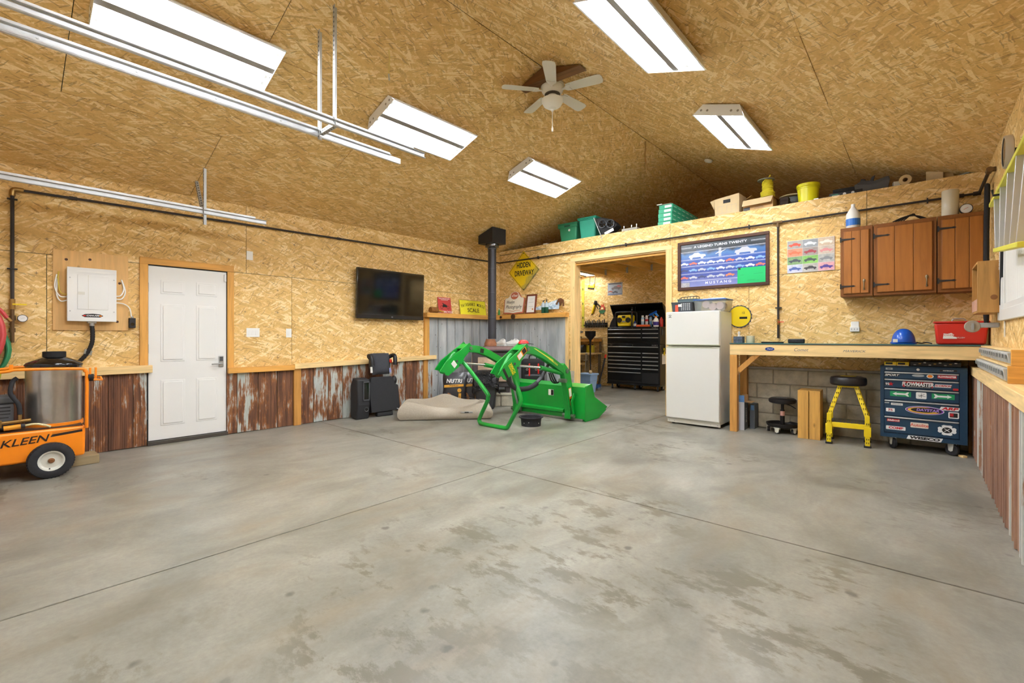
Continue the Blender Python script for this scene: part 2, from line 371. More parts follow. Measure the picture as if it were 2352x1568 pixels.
# floor: six concrete slabs with sawn joints
floor = struct('floor', B().box(-.3, XR+.1, YF-.1, YB+.1, -.16, -.014), mat('joint_dark', '#24211d', .95), 'grey polished concrete floor with crossing saw-cut joints')
for x0, x1 in ((-.3, 3.563), (3.574, XR+.1)):
    for y0, y1 in ((YF-.1, -3.8625), (-3.8515, .056), (.065, YB+.1)):
        part('slab', B().box(x0, x1, y0, y1, -.10, 0), CONC, floor, bev=.003, seg=1)

def osb_panel(parent, F, pts, m=OSB, t=.011, sgn=-1):
    x0 = min(p[0] for p in pts); y0 = min(p[1] for p in pts)
    b = B().prism([(x-x0, y-y0, 0) for x, y in pts], (0, 0, sgn*t))
    return link('osb_panel', mesh('osb_panel', b, m), parent, F @ Matrix.Translation((x0, y0, 0)))
G = .0026
def rct(x0, x1, y0, y1): return [(x0+G, y0+G), (x1-G, y0+G), (x1-G, y1-G), (x0+G, y1-G)]

# ceiling: two slopes of sheets
ceiling = struct('ceiling', B().prism([(-.1, YF, ceil_z(0, YF)+.02-.03), (RX, YF, ceil_z(RX, YF)+.03), (XR+.1, YF, ceil_z(XR, YF)-.01), (XR+.1, YF, ceil_z(XR, YF)+.1), (RX, YF, ceil_z(RX, YF)+.15), (-.1, YF, ceil_z(0, YF)+.1)], (0, YB+.2-YF, TILT*(YB+.2-YF))), SEAM, 'vaulted ceiling of oriented strand board sheets')
sl = math.hypot(RX, RZ-EZ)
for side, rows in (('L', ((0, 1.22, -5.45), (1.22, 2.44, -6.64), (2.44, sl, -5.47))), ('R', ((0, 1.22, -2.0), (1.22, 2.44, -.85), (2.44, sl, -2.08)))):
    sx = 1 if side == 'L' else -1
    F = fr((0 if side == 'L' else XR, 0, EZ+TILT*3.9), (0, 1, TILT), (sx, 0, (RZ-EZ)/RX))
    for v0, v1, off in rows:
        k = math.floor((YF-off)/2.44); y = off+k*2.44
        while y < YB+.1:
            a, c = max(y, YF), min(y+2.44, YB+.1)
            if c-a > .02: osb_panel(ceiling, F, rct(a, c, v0, v1), OSB_C, sgn=(-1 if side == 'L' else 1))
            y += 2.44

# corrugated tin strips
def strip(width, z0, z1, amp=.003, per=.022, rib=.012):
    n = max(4, int(round(width/(per/2)))); rw_ = rib*.85; pr = [(0, 0), (0, rib), (rw_, rib)]
    for i in range(n+1):
        x = rw_+.004+(width-2*rw_-.010)*i/n; pr.append((x, .004+(amp if i % 2 else 0)))
    pr += [(width-.006, .004), (width-.002, 0)]
    return B().prism([(x, z0, y) for x, y in pr], (0, z1-z0, 0))
def strips(parent, name, F, edges, z0, z1, m, **k):
    for a, c in zip(edges[:-1], edges[1:]):
        link(name, mesh(name, strip(c-a, z0+R.uniform(0, .006), z1, **k), m), parent, F @ Matrix.Translation((a, 0, R.uniform(0, .004))))

# left wall
wall_left = struct('wall_left', B().box(-.14, -.012, YF, -5.850, 0, 3.02).box(-.14, -.012, -5.850, -5.060, 2.05, 3.02).box(-.14, -.012, -5.060, YN+.1, 0, 3.02).box(-.14, -.10, -5.86, -5.05, 0, 2.06).box(-.14, -.012, YN, YB+.1, 2.85, 3.06), SEAM, 'left wall of strand board over rusted tin wainscot')
FL = f_left(0, 0, 0)
for a, c in ((YF, -7.27), (-7.27, -4.83), (-4.83, -2.39), (-2.39, .05)): osb_panel(wall_left, FL, rct(a, c, 2.065, 3.01))
for a, c in ((YF, -6.66), (-6.66, -5.86), (-5.05, -4.25), (-4.25, -1.81), (-1.81, 0)): osb_panel(wall_left, FL, rct(a, c, .80, 2.065))
osb_panel(wall_left, FL, rct(0, YB+.05, 2.9, 3.05))
strips(wall_left, 'tin_strip', f_left(.012, 0, 0), [-7.7, -7.5, -7.3, -7.1, -6.9, -6.70, -6.5, -6.39, -6.19, -5.982, -5.862], .004, .84, RUST)
strips(wall_left, 'tin_strip', f_left(.012, 0, 0), [-5.06, -4.94, -4.69, -4.45, -4.237], .004, .80, RUST)
strips(wall_left, 'tin_strip', f_left(.012, 0, 0), [-4.14, -3.95, -3.73, -3.5, -3.27, -3.04, -2.81, -2.58, -2.36, -2.13, -1.99], .004, .86, RUST)
strips(wall_left, 'tin_strip', f_left(.012, 0, 0), [-1.90, -1.78], .004, .86, RUST)
part('wood_post', B().box(.005, .05, -4.237, -4.14, 0, .80), OLDPINE_Z, wall_left, bev=.003)
part('wood_post', B().box(.005, .04, -1.99, -1.90, 0, .86), OLDPINE_Z, wall_left, bev=.003)
strips(wall_left, 'tin_strip', f_left(.006, 0, 0), [-1.86, -1.652, -1.446, -1.243, -1.033, -.80, -.60, -.40, -.2, -.02], .004, 1.60, ZINC, rib=.024)
# back wall with the wide opening
OX0, OX1, OZ = 1.885, 3.587, 2.60
wall_back = struct('wall_back', B().box(-.15, OX0-.02, .013, .15, 0, 3.01).box(OX1+.02, XR+.1, .013, .15, 0, 3.01).box(OX0-.02, OX1+.02, .013, .15, OZ+.02, 3.01), SEAM, 'back wall of strand board with a wide timber opening')
FB = f_back(0, 0, 0)
osb_panel(wall_back, FB, rct(0, 1.21, 2.075, 2.93))
osb_panel(wall_back, FB, [(1.213, 2.078), (OX0-.01, 2.078), (OX0-.01, OZ+.01), (OX1+.01, OZ+.01), (OX1+.01, 2.078), (3.647, 2.078), (3.647, 3.01), (1.213, 3.01)])
osb_panel(wall_back, FB, rct(3.65, 6.09, 2.075, 3.01)); osb_panel(wall_back, FB, rct(6.09, XR, 2.075, 3.01))
osb_panel(wall_back, FB, rct(0, OX0-.01, .82, 2.075)); osb_panel(wall_back, FB, rct(OX1+.01, 4.78, .82, 2.075)); osb_panel(wall_back, FB, rct(4.78, XR, .82, 2.075))
osb_panel(wall_back, f_back(0, -.004, 0), rct(0, 1.21, 2.935, 3.01))
strips(wall_back, 'tin_strip', f_back(0, -.006, 0), [.01, .19, .417, .625, .838, 1.044, 1.255, 1.459, 1.686], .004, 1.60, ZINC, rib=.024)
rw = 0
for z in (.0, .20, .40, .60):
    x = OX1+.11-(.2 if rw % 2 else 0)
    while x < XR:
        a, c = max(x, OX1+.11), min(x+.39, XR)
        if c-a > .05: part('concrete_block', B().box(a, c, -.045-R.uniform(0, .004), .01, z+.005, z+.195), BLOCKM, wall_back, bev=.006, seg=1)
        x += .40
    rw += 1
part('mortar', B().box(OX1+.1, XR, -.036, .012, 0, .80), mat('mortar', '#9a9382', .95, var=.15), wall_back)
part('sill_strip', B().box(OX1+.1, XR, -.055, .01, .80, .828), GREYSTONE, wall_back, bev=.003)
part('concrete_block', B().box(1.70, 1.88, -.03, .01, 0, .62), BLOCKM, wall_back, bev=.006, seg=1)
# right wall
wall_right = struct('wall_right', B().box(XR+.013, XR+.14, YF, YB, 0, 3.02), SEAM, 'right wall of strand board over ribbed rusted tin')
FR = f_right(XR, 0, 0)
for a, c in ((-YB, 0), (0, 1.3), (1.3, 3.74), (3.74, 6.18), (6.18, 7.75)):
    osb_panel(wall_right, FR, rct(a, c, .80, 2.02)); osb_panel(wall_right, FR, rct(a, c, 2.02, 3.0))
e = [.06]
while e[-1] < 7.6: e.append(e[-1]+R.choice((.10, .13, .16)))
for a, c in zip(e[:-1], e[1:]): strips(wall_right, 'tin_strip', f_right(7.005, 0, 0), [a, c], .004, .86, RUST3 if R.random() < .35 else RUST2, amp=.010, per=.06, rib=.024)
part('furring', B().box(7.005, XR+.01, YF, -.06, 0, .86), SEAM, wall_right)
# front wall behind the photographer, with two sectional doors
wall_front = struct('wall_front', B().box(-.1, XR+.1, YF-.15, YF-.013, 0, 4.2), SEAM, 'front wall behind the photographer')
for a, c in ((-7.1, -4.66), (-4.66, -2.22), (-2.22, 0)): osb_panel(wall_front, fr((0, YF, 0), (-1, 0, 0), (0, 0, 1)), rct(a, c, 2.5, 4.2))
for a, c in ((-7.1, -6.5), (-3.1, -2.9), (-.5, 0)): osb_panel(wall_front, fr((0, YF, 0), (-1, 0, 0), (0, 0, 1)), rct(a, c, 0, 2.5))
for nm, x0, x1 in (('door_2', .5, 2.9), ('door_3', 3.1, 6.5)):
    d = struct(nm, None, None, 'white sectional overhead door')
    for k in range(4): part('door_section', B().box(x0+.01, x1-.01, YF-.012, YF+.03, .01+k*.62, .615+k*.62), WHITE, d, bev=.008)
# storeroom behind the opening, with the loft above
wall_far = struct('wall_far', B().box(-.3, XR+.1, YB+.013, YB+.15, 0, 4.2), SEAM, 'far strand board wall of the storeroom and loft')
FF = f_back(0, YB, 0)
for a, c in ((-.16, .667), (.667, 3.10), (3.10, 5.54), (5.54, XR)):
    osb_panel(wall_far, FF, rct(a, c, 0, 1.22)); osb_panel(wall_far, FF, rct(a, c, 1.22, 2.82)); osb_panel(wall_far, FF, rct(a, c, 2.82, 4.2))
ws = struct('wall_storeroom_left', B().box(-.3, -.172, .15, YB, 0, 2.95), SEAM); osb_panel(ws, f_left(-.16, 0, 0), rct(.15, YB, 0, 2.9))
ws = struct('wall_storeroom_right', B().box(4.6, 4.72, .15, YB, 0, 2.8), SEAM); osb_panel(ws, f_right(4.59, 0, 0), rct(-YB, -.15, 0, 2.8))
osb_panel(wall_back, fr((0, .162, 0), (-1, 0, 0), (0, 0, 1)), rct(-4.58, -OX1-.05, 0, 2.8))
loft = struct('loft_floor', B().box(-.14, XR, .01, YB, 2.985, 3.005), OSB_C, 'loft deck on timber joists above the storeroom')
for x in (.0, .61, 1.20, 1.83, 2.44, 3.05, 3.66, 4.27): part('joist', B().box(x-.02, x+.02, .15, YB-.04, 2.80, 2.985), JOIST_Y, loft)
for x in (.0, .61, 1.20, 1.83, 2.44, 3.05, 3.66): part('blocking', B().box(x+.02, x+.59, 1.74, 1.78, 2.80, 2.98), JOIST_X, loft)
part('ledger', B().box(-.16, 4.6, YB-.04, YB, 2.80, 2.985), JOIST_X, loft)
part('ledger', B().box(-.16, 4.6, .15, .19, 2.72, 2.985), JOIST_X, loft)
for x in (.0, .61, 1.20, 1.83, 2.44, 3.05, 3.66):
    part('joist_hanger', B().box(x-.05, x-.021, YB-.046, YB-.04, 2.80, 2.95).box(x+.021, x+.05, YB-.046, YB-.04, 2.80, 2.95).box(x-.024, x-.0205, YB-.10, YB-.04, 2.80, 2.93).box(x+.0205, x+.024, YB-.10, YB-.04, 2.80, 2.93), GALV, loft)

# timber casing of the opening
t1 = struct('trim_1', None, None, 'pale pine casing around the storeroom opening')
part('casing_board', B().box(1.79, OX0, -.022, 0, 0, OZ), PINE_Z, t1, bev=.003)
part('casing_board', B().box(OX1, 3.685, -.022, 0, 0, OZ), PINE_Z, t1, bev=.003)
part('casing_board', B().box(1.79, 3.685, -.022, 0, OZ+.001, OZ+.068), PINE_X, t1, bev=.003)
part('jamb_board', B().box(OX0-.019, OX0, .001, .17, 0, OZ-.02), PINE_Z, t1, bev=.002)
part('jamb_board', B().box(OX1, OX1+.019, .001, .17, 0, OZ-.02), PINE_Z, t1, bev=.002)
part('head_board', B().box(OX0-.019, OX1+.019, .001, .17, OZ-.019, OZ), PINE_X, t1, bev=.002)
part('head_board', B().box(OX0, OX1, .03, .075, OZ-.06, OZ-.02), AMBER_X, t1, bev=.002)
# wainscot cap rails on the left wall
t2 = struct('trim_2', None, None, 'pale pine cap rails over the rusted tin wainscot')
part('rail_board', B().bar((.035, -7.7, .873), (.035, -5.82, .873), .07, .085, (0, 0, 1)), PINE_Y, t2, bev=.004)
part('rail_board', B().bar((.035, -5.055, .81), (.035, -4.235, .812), .07, .072), AMBER_Y, t2, bev=.004)
part('rail_board', B().bar((.035, -4.234, .825), (.035, -1.73, .875), .075, .072), PINE_Y, t2, bev=.004)
# ledge and posts round the grey tin corner
t3 = struct('trim_3', None, None, 'pine ledge above the grey tin corner')
part('ledge_board', B().box(.002, .135, -1.99, -.136, 1.585, 1.665), AMBER_Y, t3, bev=.004)
part('ledge_board', B().box(.002, 1.755, -.135, -.002, 1.60, 1.685), AMBER_X, t3, bev=.004)
part('corner_post', B().box(.005, .045, -1.97, -1.87, .88, 1.585), AMBER_Z, t3, bev=.003)
part('corner_post', B().box(1.69, 1.755, -.04, -.002, .62, 1.60), PINE_Z, t3, bev=.003)
for x, r in ((.17, .026), (.50, .055)):
    part('knot', B().lathe([(.0001, -.152), (r*.35, -.154), (r*.4, -.14)] if r > .03 else [(.0001, -.138), (r, -.137), (r, -.135)], (x, 0, 1.64), 16, 'y').merge(B().lathe([(r*.45, -.136), (r*.55, -.15), (r*.9, -.152), (r, -.136)], (x, 0, 1.64), 18, 'y')), mat('dark_knot', '#4a2a15', .6), t3, smooth=True)
# right wall rail
t4 = struct('trim_4', None, None, 'pine cap rail along the right wall wainscot')
part('rail_board', B().box(6.962, 7.00, -7.7, -.03, .845, .93), PINE_Y, t4, bev=.004)
part('ledge_board', B().box(7.001, XR-.001, -7.7, -.03, .89, .93), PINE_Y, t4, bev=.002)

# white entry door in the left wall
d1 = struct('door_1', None, None, 'white six-panel entry door with lever lock in the left wall')
slab = part('door_slab', B().box(-.045, .004, -5.848, -5.062, .05, 2.048), WHITE, d1, bev=.002)
for (y0, y1) in ((-5.735, -5.50), (-5.385, -5.165)):
    for (z0, z1) in ((1.735, 1.895), (.95, 1.615), (.21, .735)):
        part('molding', B().box(y0, y1, 0, 1, 0, 1) if False else B().prism([(.003, y0, z0), (.003, y1, z0), (.003, y1, z1), (.003, y0, z1)], (.006, 0, 0)), WHITE, slab, bev=.0055, seg=2)
        part('raised_panel', B().prism([(.009, y0+.022, z0+.022), (.009, y1-.022, z0+.022), (.009, y1-.022, z1-.022), (.009, y0+.022, z1-.022)], (.009, 0, 0)), WHITE, slab, bev=.008, seg=2)
part('casing_board', B().box(.001, .026, -5.928, -5.852, .915, 2.06), AMBER_Z, d1, bev=.003)
part('casing_board', B().box(.001, .026, -5.055, -4.98, .845, 2.06), AMBER_Z, d1, bev=.003)
part('casing_board', B().box(.001, .026, -5.928, -4.98, 2.061, 2.138), AMBER_Y, d1, bev=.003)
part('weather_strip', B().box(-.002, .010, -5.060, -5.053, .05, 2.05).box(-.002, .010, -5.858, -5.850, .05, 2.05).box(-.002, .01, -5.858, -5.053, 2.05, 2.058), BLACKM, d1)
part('threshold', B().box(-.06, .03, -5.86, -5.05, 0, .045), mat('threshold_metal', '#55504a', .5, .5), d1, bev=.005)
pl = part('lock_plate', B().box(.004, .022, -5.150, -5.095, .86, 1.0), STEEL, d1, bev=.008)
part('lever', B().tube([(.02, -5.122, .905), (.055, -5.122, .905), (.062, -5.135, .905), (.062, -5.235, .900)], .009, 8), STEEL, pl, smooth=True)
part('keypad', B().box(.022, .027, -5.14, -5.105, .935, .99), DGREY, pl, bev=.002)
part('door_sensor', B().box(.006, .026, -5.09, -5.066, 1.93, 2.02), WHITEP, d1, bev=.004)
for z in (.35, 1.1, 1.8): part('hinge', B().cyl((.012, -5.851, z-.05), (.012, -5.851, z+.05), .006), STEEL, d1)

# window in the right wall, white frame, closed white blind
w1 = struct('window_1', None, None, 'white framed window in the right wall')
for y0, y1, z0, z1 in ((-2.95, -2.85, 1.37, 2.40), (-1.50, -1.40, 1.37, 2.40), (-2.849, -1.501, 2.30, 2.40), (-2.849, -1.501, 1.37, 1.46)):
    part('window_casing', B().box(XR-.03, XR, y0, y1, z0, z1), WHITE, w1, bev=.004)
for y0, y1, z0, z1 in ((-2.848, -2.80, 1.461, 2.299), (-1.55, -1.502, 1.461, 2.299), (-2.799, -1.551, 2.25, 2.299), (-2.799, -1.551, 1.461, 1.51)):
    part('sash', B().box(XR-.018, XR, y0, y1, z0, z1), WHITEP, w1, bev=.003)
for k in range(14): part('blind_vane', B().box(XR-.010, XR-.002, -2.798+k*.089, -2.798+k*.089+.086, 1.512, 2.248), PAPER, w1)
# ================================================================== LAMPS AND CEILING THINGS
PERF = mat('perforated_steel', '#c3c6c6', .5, .5); LAMPW = mat('lamp_enamel', '#e4e5e3', .45); LAMPG = mat('lamp_divider', '#8d8880', .6)
def lamp(label, x, y, flat_=False, z=None):
    t = thing('fluorescent_light', label, 'light fixture', group='fluorescent ceiling lights')
    s = 0 if flat_ else (RZ-EZ)/RX*(1 if x < RX else -1)
    M = fr((x, y, (ceil_z(x, y) if z is None else z)), (1, 0, s), (0, 1, 0 if flat_ else TILT))
    t.matrix_world = M @ Matrix.Translation((0, 0, -.012))
    L, wt, wb, d = .59, .19, .265, -.105
    hb = B()
    for sg in (-1, 1): hb.prism([(sg*wt, -L, -.004), (sg*(wt-.002), -L, -.001), (sg*(wb-.002), -L, d), (sg*wb, -L, d)], (0, 2*L, 0))
    hb.box(-wt, wt, -L, L, -.004, 0)
    part('housing', hb, LAMPW, t)
    for sg in (-1, 1): part('rim', B().box(sg*wb-.008, sg*wb+.008, -L, L, d-.006, d), LAMPW, t)
    for sg in (-1, 1):
        e_ = part('end_plate', B().prism([(-wt, sg*L, 0), (wt, sg*L, 0), (wb, sg*L, d-.006), (-wb, sg*L, d-.006)], (0, sg*.003, 0)), LAMPW, t)
        for px in (-.2, -.13, .13, .2):
            part('knockout', B().cyl((px*.95, sg*(L+.003), -.06), (px*.95, sg*(L+.0045), -.06), .012, seg=10), LAMPG, e_)
    part('divider', B().prism([(-.028, -L, d*.95), (.028, -L, d*.95), (.05, -L, -.006), (-.05, -L, -.006)], (0, 2*L, 0)), LAMPG, t)
    for px in (-.185, -.10, .10, .185):
        part('lamp_tube', B().cyl((px, -L+.03, -.062), (px, L-.03, -.062), .016, seg=8), (TUBE_DIM if flat_ else TUBE), t, smooth=True)
        for sg in (-1, 1): part('lamp_socket', B().box(px-.02, px+.02, sg*(L-.03)-.012, sg*(L-.03)+.026*(1 if sg > 0 else .3), -.085, -.04), LAMPW, t, bev=.003)
    return t
lamp('long fluorescent light behind the door tracks, cut by the top edge, on the left slope', 2.27, -5.97)
lamp('middle fluorescent light on the left ceiling slope, past the door track ends', 2.27, -3.72)
lamp('farthest fluorescent light on the left ceiling slope, below the ceiling fan', 2.28, -1.45)
lamp('fluorescent light on the right ceiling slope, cut by the top edge', 5.03, -3.72)
lamp('fluorescent light on the right ceiling slope above the loft boxes', 5.04, -1.46)
lamp('fluorescent light on the right slope above the photographer', 5.03, -5.97)
lamp('fluorescent light glimpsed under the storeroom joists', .10, 2.60, True, 2.93)
lamp('added fluorescent light brightening the storeroom, unseen behind the back wall', 4.02, 1.3, True, 2.812)  # extra lamp out of sight, added to brighten the storeroom

# ceiling fan
FW = mat('fan_white', '#e6e4da', .4); FANG = mat('frosted_glass', '#f0efe6', .5)
zf = ceil_z(RX, -2.95)
t = thing('ceiling_fan', 'white five-blade ceiling fan with a frosted bowl lamp', 'ceiling fan', (RX, -2.95, zf-.13))
part('canopy', B().lathe([(.05, .17), (.10, .15), (.10, .06), (.06, .04)], (0, 0, 0)), FW, t, smooth=True)
part('motor_housing', B().lathe([(.06, .06), (.105, .045), (.125, .02), (.128, -.005), (.122, -.012), (.128, -.02), (.126, -.035), (.112, -.07), (.085, -.095), (.06, -.10)], (0, 0, 0)), FW, t, smooth=True)
part('vent_ring', B().lathe([(.062, -.093), (.086, -.096), (.084, -.105), (.05, -.108)], (0, 0, 0), 20), mat('vent_grey', '#5a554c', .6), t)
part('light_neck', B().lathe([(.05, -.10), (.052, -.145), (.045, -.15)], (0, 0, 0)), FW, t, smooth=True)
part('lamp_bowl', B().lathe([(.050, -.14), (.10, -.145), (.118, -.155), (.115, -.185), (.095, -.22), (.05, -.248), (.0001, -.252)], (0, 0, 0)), FANG, t, smooth=True)
fin = part('finial', B().lathe([(.045, -.236), (.042, -.25), (.016, -.262), (.012, -.28), (.0001, -.284)], (0, 0, 0), 16), FW, t, smooth=True)
part('pull_chain', B().tube([(0, 0, -.28), (0, 0, -.44)], .0035, 6).lathe([(.0001, -.505), (.010, -.50), (.011, -.475), (.006, -.45), (.004, -.44)], (0, 0, 0), 10), FW, fin)
for k in range(5):
    a = math.radians(72*k+48.5+180+2)
    Rm = Matrix.Rotation(a, 4, 'Z') @ Matrix.Translation((0, 0, -.06)) @ Matrix.Rotation(math.radians(-11), 4, 'X')
    pts = [(.16, -.048), (.19, -.056), (.50, -.070), (.545, -.062), (.56, -.03), (.56, .03), (.545, .062), (.50, .070), (.19, .056), (.16, .048)]
    bl = part('blade', B().prism([(x, y, 0) for x, y in pts], (0, 0, .006)).xf(Rm), FW, t, bev=.0015, seg=1)
    part('blade_iron', B().prism([(.085, -.015, 0), (.14, -.014, 0), (.17, -.04, 0), (.215, -.045, 0), (.20, 0, 0), (.215, .045, 0), (.17, .04, 0), (.14, .014, 0), (.085, .015, 0)], (0, 0, -.008)).xf(Rm), FW, bl)

fz = zf-.13
part('ridge_block', B().prism([(3.22-RX, -.19, ceil_z(3.22, -3.1)-fz-.014), (-.0, -.19, zf-fz-.014), (4.03-RX, -.19, ceil_z(4.03, -3.1)-fz-.014)], (0, .13, 0)), wood_material('dark_board', '#7a5430', 'x', knots=False), t)
# overhead door tracks
def perf_angle(p0, p1, w_=.034, side=(1, 0, 0), name='hanger', parent=None, n=0):
    p0, p1 = Vector(p0), Vector(p1); sd = Vector(side); d = (p1-p0).normalized(); ot = d.cross(sd).normalized()
    b = B().prism([p0, p0+sd*w_, p0+sd*w_+ot*.002, p0+ot*.002], p1-p0).prism([p0, p0+ot*w_, p0+ot*w_+sd*.002, p0+sd*.002], p1-p0)
    o = part(name, b, PERF, parent); L = (p1-p0).length; h = B(); k = max(1, int(L/.038))
    for i in range(k):
        c = p0+d*(.02+i*.038)+sd*w_*.5-ot*.0006; h.prism([c-sd*.006-d*.008, c+sd*.006-d*.008, c+sd*.006+d*.008, c-sd*.006+d*.008], ot*-.0004)
        c = p0+d*(.02+i*.038)+ot*w_*.5-sd*.0006; h.prism([c-ot*.006-d*.008, c+ot*.006-d*.008, c+ot*.006+d*.008, c-ot*.006+d*.008], sd*-.0004)
    q = part('punched_slots', h, DGREY, o, kind='stuff')
    return o
def rail(label, x, z, y1, open_right):
    t = thing('door_track', label, 'door track', (x, -7.6, z)); L = y1+7.6; s = 1 if open_right else -1
    pr = [(0, -.025), (0, .025), (s*.022, .025), (s*.026, .02), (s*.022, .0225), (s*.003, .022), (s*.003, -.022), (s*.022, -.0225), (s*.026, -.02), (s*.022, -.025)]
    part('track_channel', B().prism([(a, 0, c) for a, c in pr], (0, L, 0)), GALV, t)
    part('track_angle', B().box(-.028*s if s > 0 else 0, 0 if s > 0 else .028, 0, L-.12, .022, .0245).box(*((-.0025, 0) if s > 0 else (0, .0025)), 0, L-.12, -.02, .05), GALV, t)
    for k in range(int(L/.45)): part('bolt', B().cyl((-s*.004, .3+k*.45, 0), (-s*.009, .3+k*.45, 0), .007, seg=6), STEEL, t)
    return t
tA = rail('galvanised door track hanging lower beside the left ceiling slope light', 2.755, 2.955, -4.37, False)
for dx in (0,): perf_angle((0, 2.40, -.05), (0, 2.40, ceil_z(2.755, -5.2)-2.955-.012), .036, (1, 0, 0), 'hanger', tA)
perf_angle((0.02, 2.405, -.015), (.30, 2.405, -.015), .034, (0, 1, 0), 'cross_brace', tA)
tB = rail('galvanised door track with grey lip nearest the room centre', 3.035, 2.955, -4.30, True)
perf_angle((-.02, 2.40, .0), (-.02, 2.40, ceil_z(3.02, -5.2)-2.955-.012), .034, (1, 0, 0), 'hanger', tB)
tC = rail('galvanised door track running above the electrical panel along the left wall', .60, 2.625, -4.81, True)
perf_angle((.0, 2.13, -.14), (.0, 2.13, ceil_z(.60, -5.47)-2.625-.012), .034, (1, 0, 0), 'hanger', tC)
perf_angle((-.005, 2.12, .0), (-.25, 2.12, .40), .03, (0, 1, 0), 'diagonal_brace', tC)

# cords and detector under the ceiling
single('pull_cord', B().tube([(0, 0, 0), (.005, 0, -.1), (-.01, .01, -.2), (.01, 0, -.33)], .011, 6, 4).tube([(.01, 0, -.3), (.02, 0, -.46)], .006, 6), mat('cord_tan', '#b08a50', .8), 'tan cord hanging from the ridge near the loft', 'cord', (RX-.02, -.62, ceil_z(RX, -.62)-.02), smooth=True)
t = thing('hanging_wire', 'yellow wire with a metal tip hanging from the ceiling near the tracks', 'wire', (2.9, -4.60, ceil_z(2.9, -4.6)-.01))
part('wire', B().tube([(0, 0, 0), (.012, 0, -.08), (-.006, .004, -.19), (.0, 0, -.23)], .006, 6, 4), mat('wire_yellow', '#d8bd6a', .7), t, smooth=True)
part('tip', B().cyl((0, 0, -.22), (.008, 0, -.28), .007), STEEL, t)
single('smoke_detector', B().lathe([(.06, 0), (.06, -.02), (.045, -.035), (.02, -.04), (.0001, -.04)], (0, 0, 0), 20), WHITEP, 'small white smoke detector on the right slope above the loft', 'smoke detector', (4.15, .25, ceil_z(4.15, .25)-.012), (0, math.radians(18), 0), smooth=True)
# ================================================================== LEFT WALL THINGS
# electrical panel on its plywood board
b = thing('plywood_board', 'knotty plywood backing board behind the electrical panel', 'board', (0, -6.32, 1.30))
part('board', B().box(.001, .016, -.298, .294, .005, .825), PLY, b, bev=.001, seg=1)
for y, z in ((-.2, .73), (-.02, .75), (.2, .1), (.22, .52), (.12, .62)): part('knot', B().lathe([(.0001, .0166), (.012, .0166), (.013, .016)], (0, y, z), 12, 'x'), mat('dark_knot', '#4a2a15', .6), b)
p = thing('electrical_panel', 'white electrical breaker panel with closed door', 'electrical panel', (.017, -6.33, 1.40))
part('cabinet_box', B().box(0, .085, -.188, .188, 0, .545), WHITEP, p, bev=.004)
cv = part('cover', B().box(.085, .094, -.192, .192, -.004, .549), WHITE, p, bev=.004)
part('breaker_door', B().box(.094, .098, -.115, .125, .12, .475), WHITE, cv, bev=.002)
part('door_ridge', B().box(.0975, .0985, -.034, -.030, .12, .475).box(.097, .1, -.11, -.06, .27, .30), OFFW, cv)
part('cover_bevel', B().prism([(.094, -.14, .50), (.094, .15, .50), (.094, .13, .52), (.094, -.11, .52)], (.003, 0, 0)), WHITEP, cv)
for y, z in ((-.17, .44), (.17, .44), (-.17, .1), (.17, .1)): part('cover_screw', B().cyl((.094, y, z), (.097, y, z), .006, seg=8), STEEL, cv)
st = part('sticker', flat([(-.085, 0), (-.06, -.016), (.06, -.016), (.085, 0), (.06, .016), (.0, .022), (-.06, .016)], f_left(.0945, 0, .055), .001), BLACK, p)
text('CAN-AM', .014, mat('sticker_white', '#efefef', .5), st, f_left(.0956, 0, .056), sx=1.3, shear=.3, bold=.0006)
part('stripe', flat(rect(.02, .012, -.062, 0), f_left(.0956, 0, .055), .0006), RED, st); part('stripe', flat(rect(.02, .012, .062, 0), f_left(.0956, 0, .055), .0006), ORANGE, st)
con = part('conduit_fitting', B().box(.02, .07, -.035, .035, -.022, 0).cyl((.045, 0, -.05), (.045, 0, -.02), .024), STEEL, p, bev=.003)
pts = catmull([Vector(q) for q in ((.045, 0, -.04), (.045, .006, -.14), (.045, -.002, -.24), (.04, -.045, -.35), (.035, -.11, -.44), (.03, -.15, -.52))], 8)
part('flexible_conduit', B().tube(pts, [.0175 if i % 2 else .0205 for i in range(len(pts))], 10), BLACK, con, smooth=True)
part('conduit_strap', B().bar((.055, -.06, -.315), (.02, .0, -.335), .014, .05), STEEL, con, bev=.002)
for nm, m_, q in (('cable', mat('cable_yellow', '#d9b93c', .5), ((.03, -.188, .27), (.03, -.235, .29), (.015, -.25, .42), (.003, -.245, .50))), ('cable', WHITEP, ((.03, -.188, .245), (.03, -.24, .25), (.02, -.275, .34), (.003, -.26, .47))), ('cable', WHITEP, ((.03, -.188, .21), (.03, -.235, .2), (.02, -.262, .27), (.003, -.255, .43))),
                  ('cable', WHITEP, ((.03, .188, .275), (.03, .235, .285), (.02, .262, .36), (.003, .245, .46))), ('cable', WHITEP, ((.03, .188, .245), (.03, .245, .25), (.02, .275, .33), (.003, .25, .45))), ('cable', WHITEP, ((.03, .188, .205), (.03, .26, .195), (.03, .31, .15), (.03, .325, .06)))):
    part(nm, B().tube(q, .006, 6, 6), m_, p, smooth=True)
o = thing('range_receptacle', 'black surface-mounted power receptacle beside the electrical panel', 'outlet', (.002, -5.995, 1.335))
part('box', B().box(0, .05, -.028, .028, 0, .11), BLACK, o, bev=.005); part('socket', B().cyl((.05, 0, .04), (.052, 0, .04), .018), BLACKG, o); part('cable_clamp', B().cyl((.03, 0, .11), (.03, 0, .13), .012), STEEL, o)
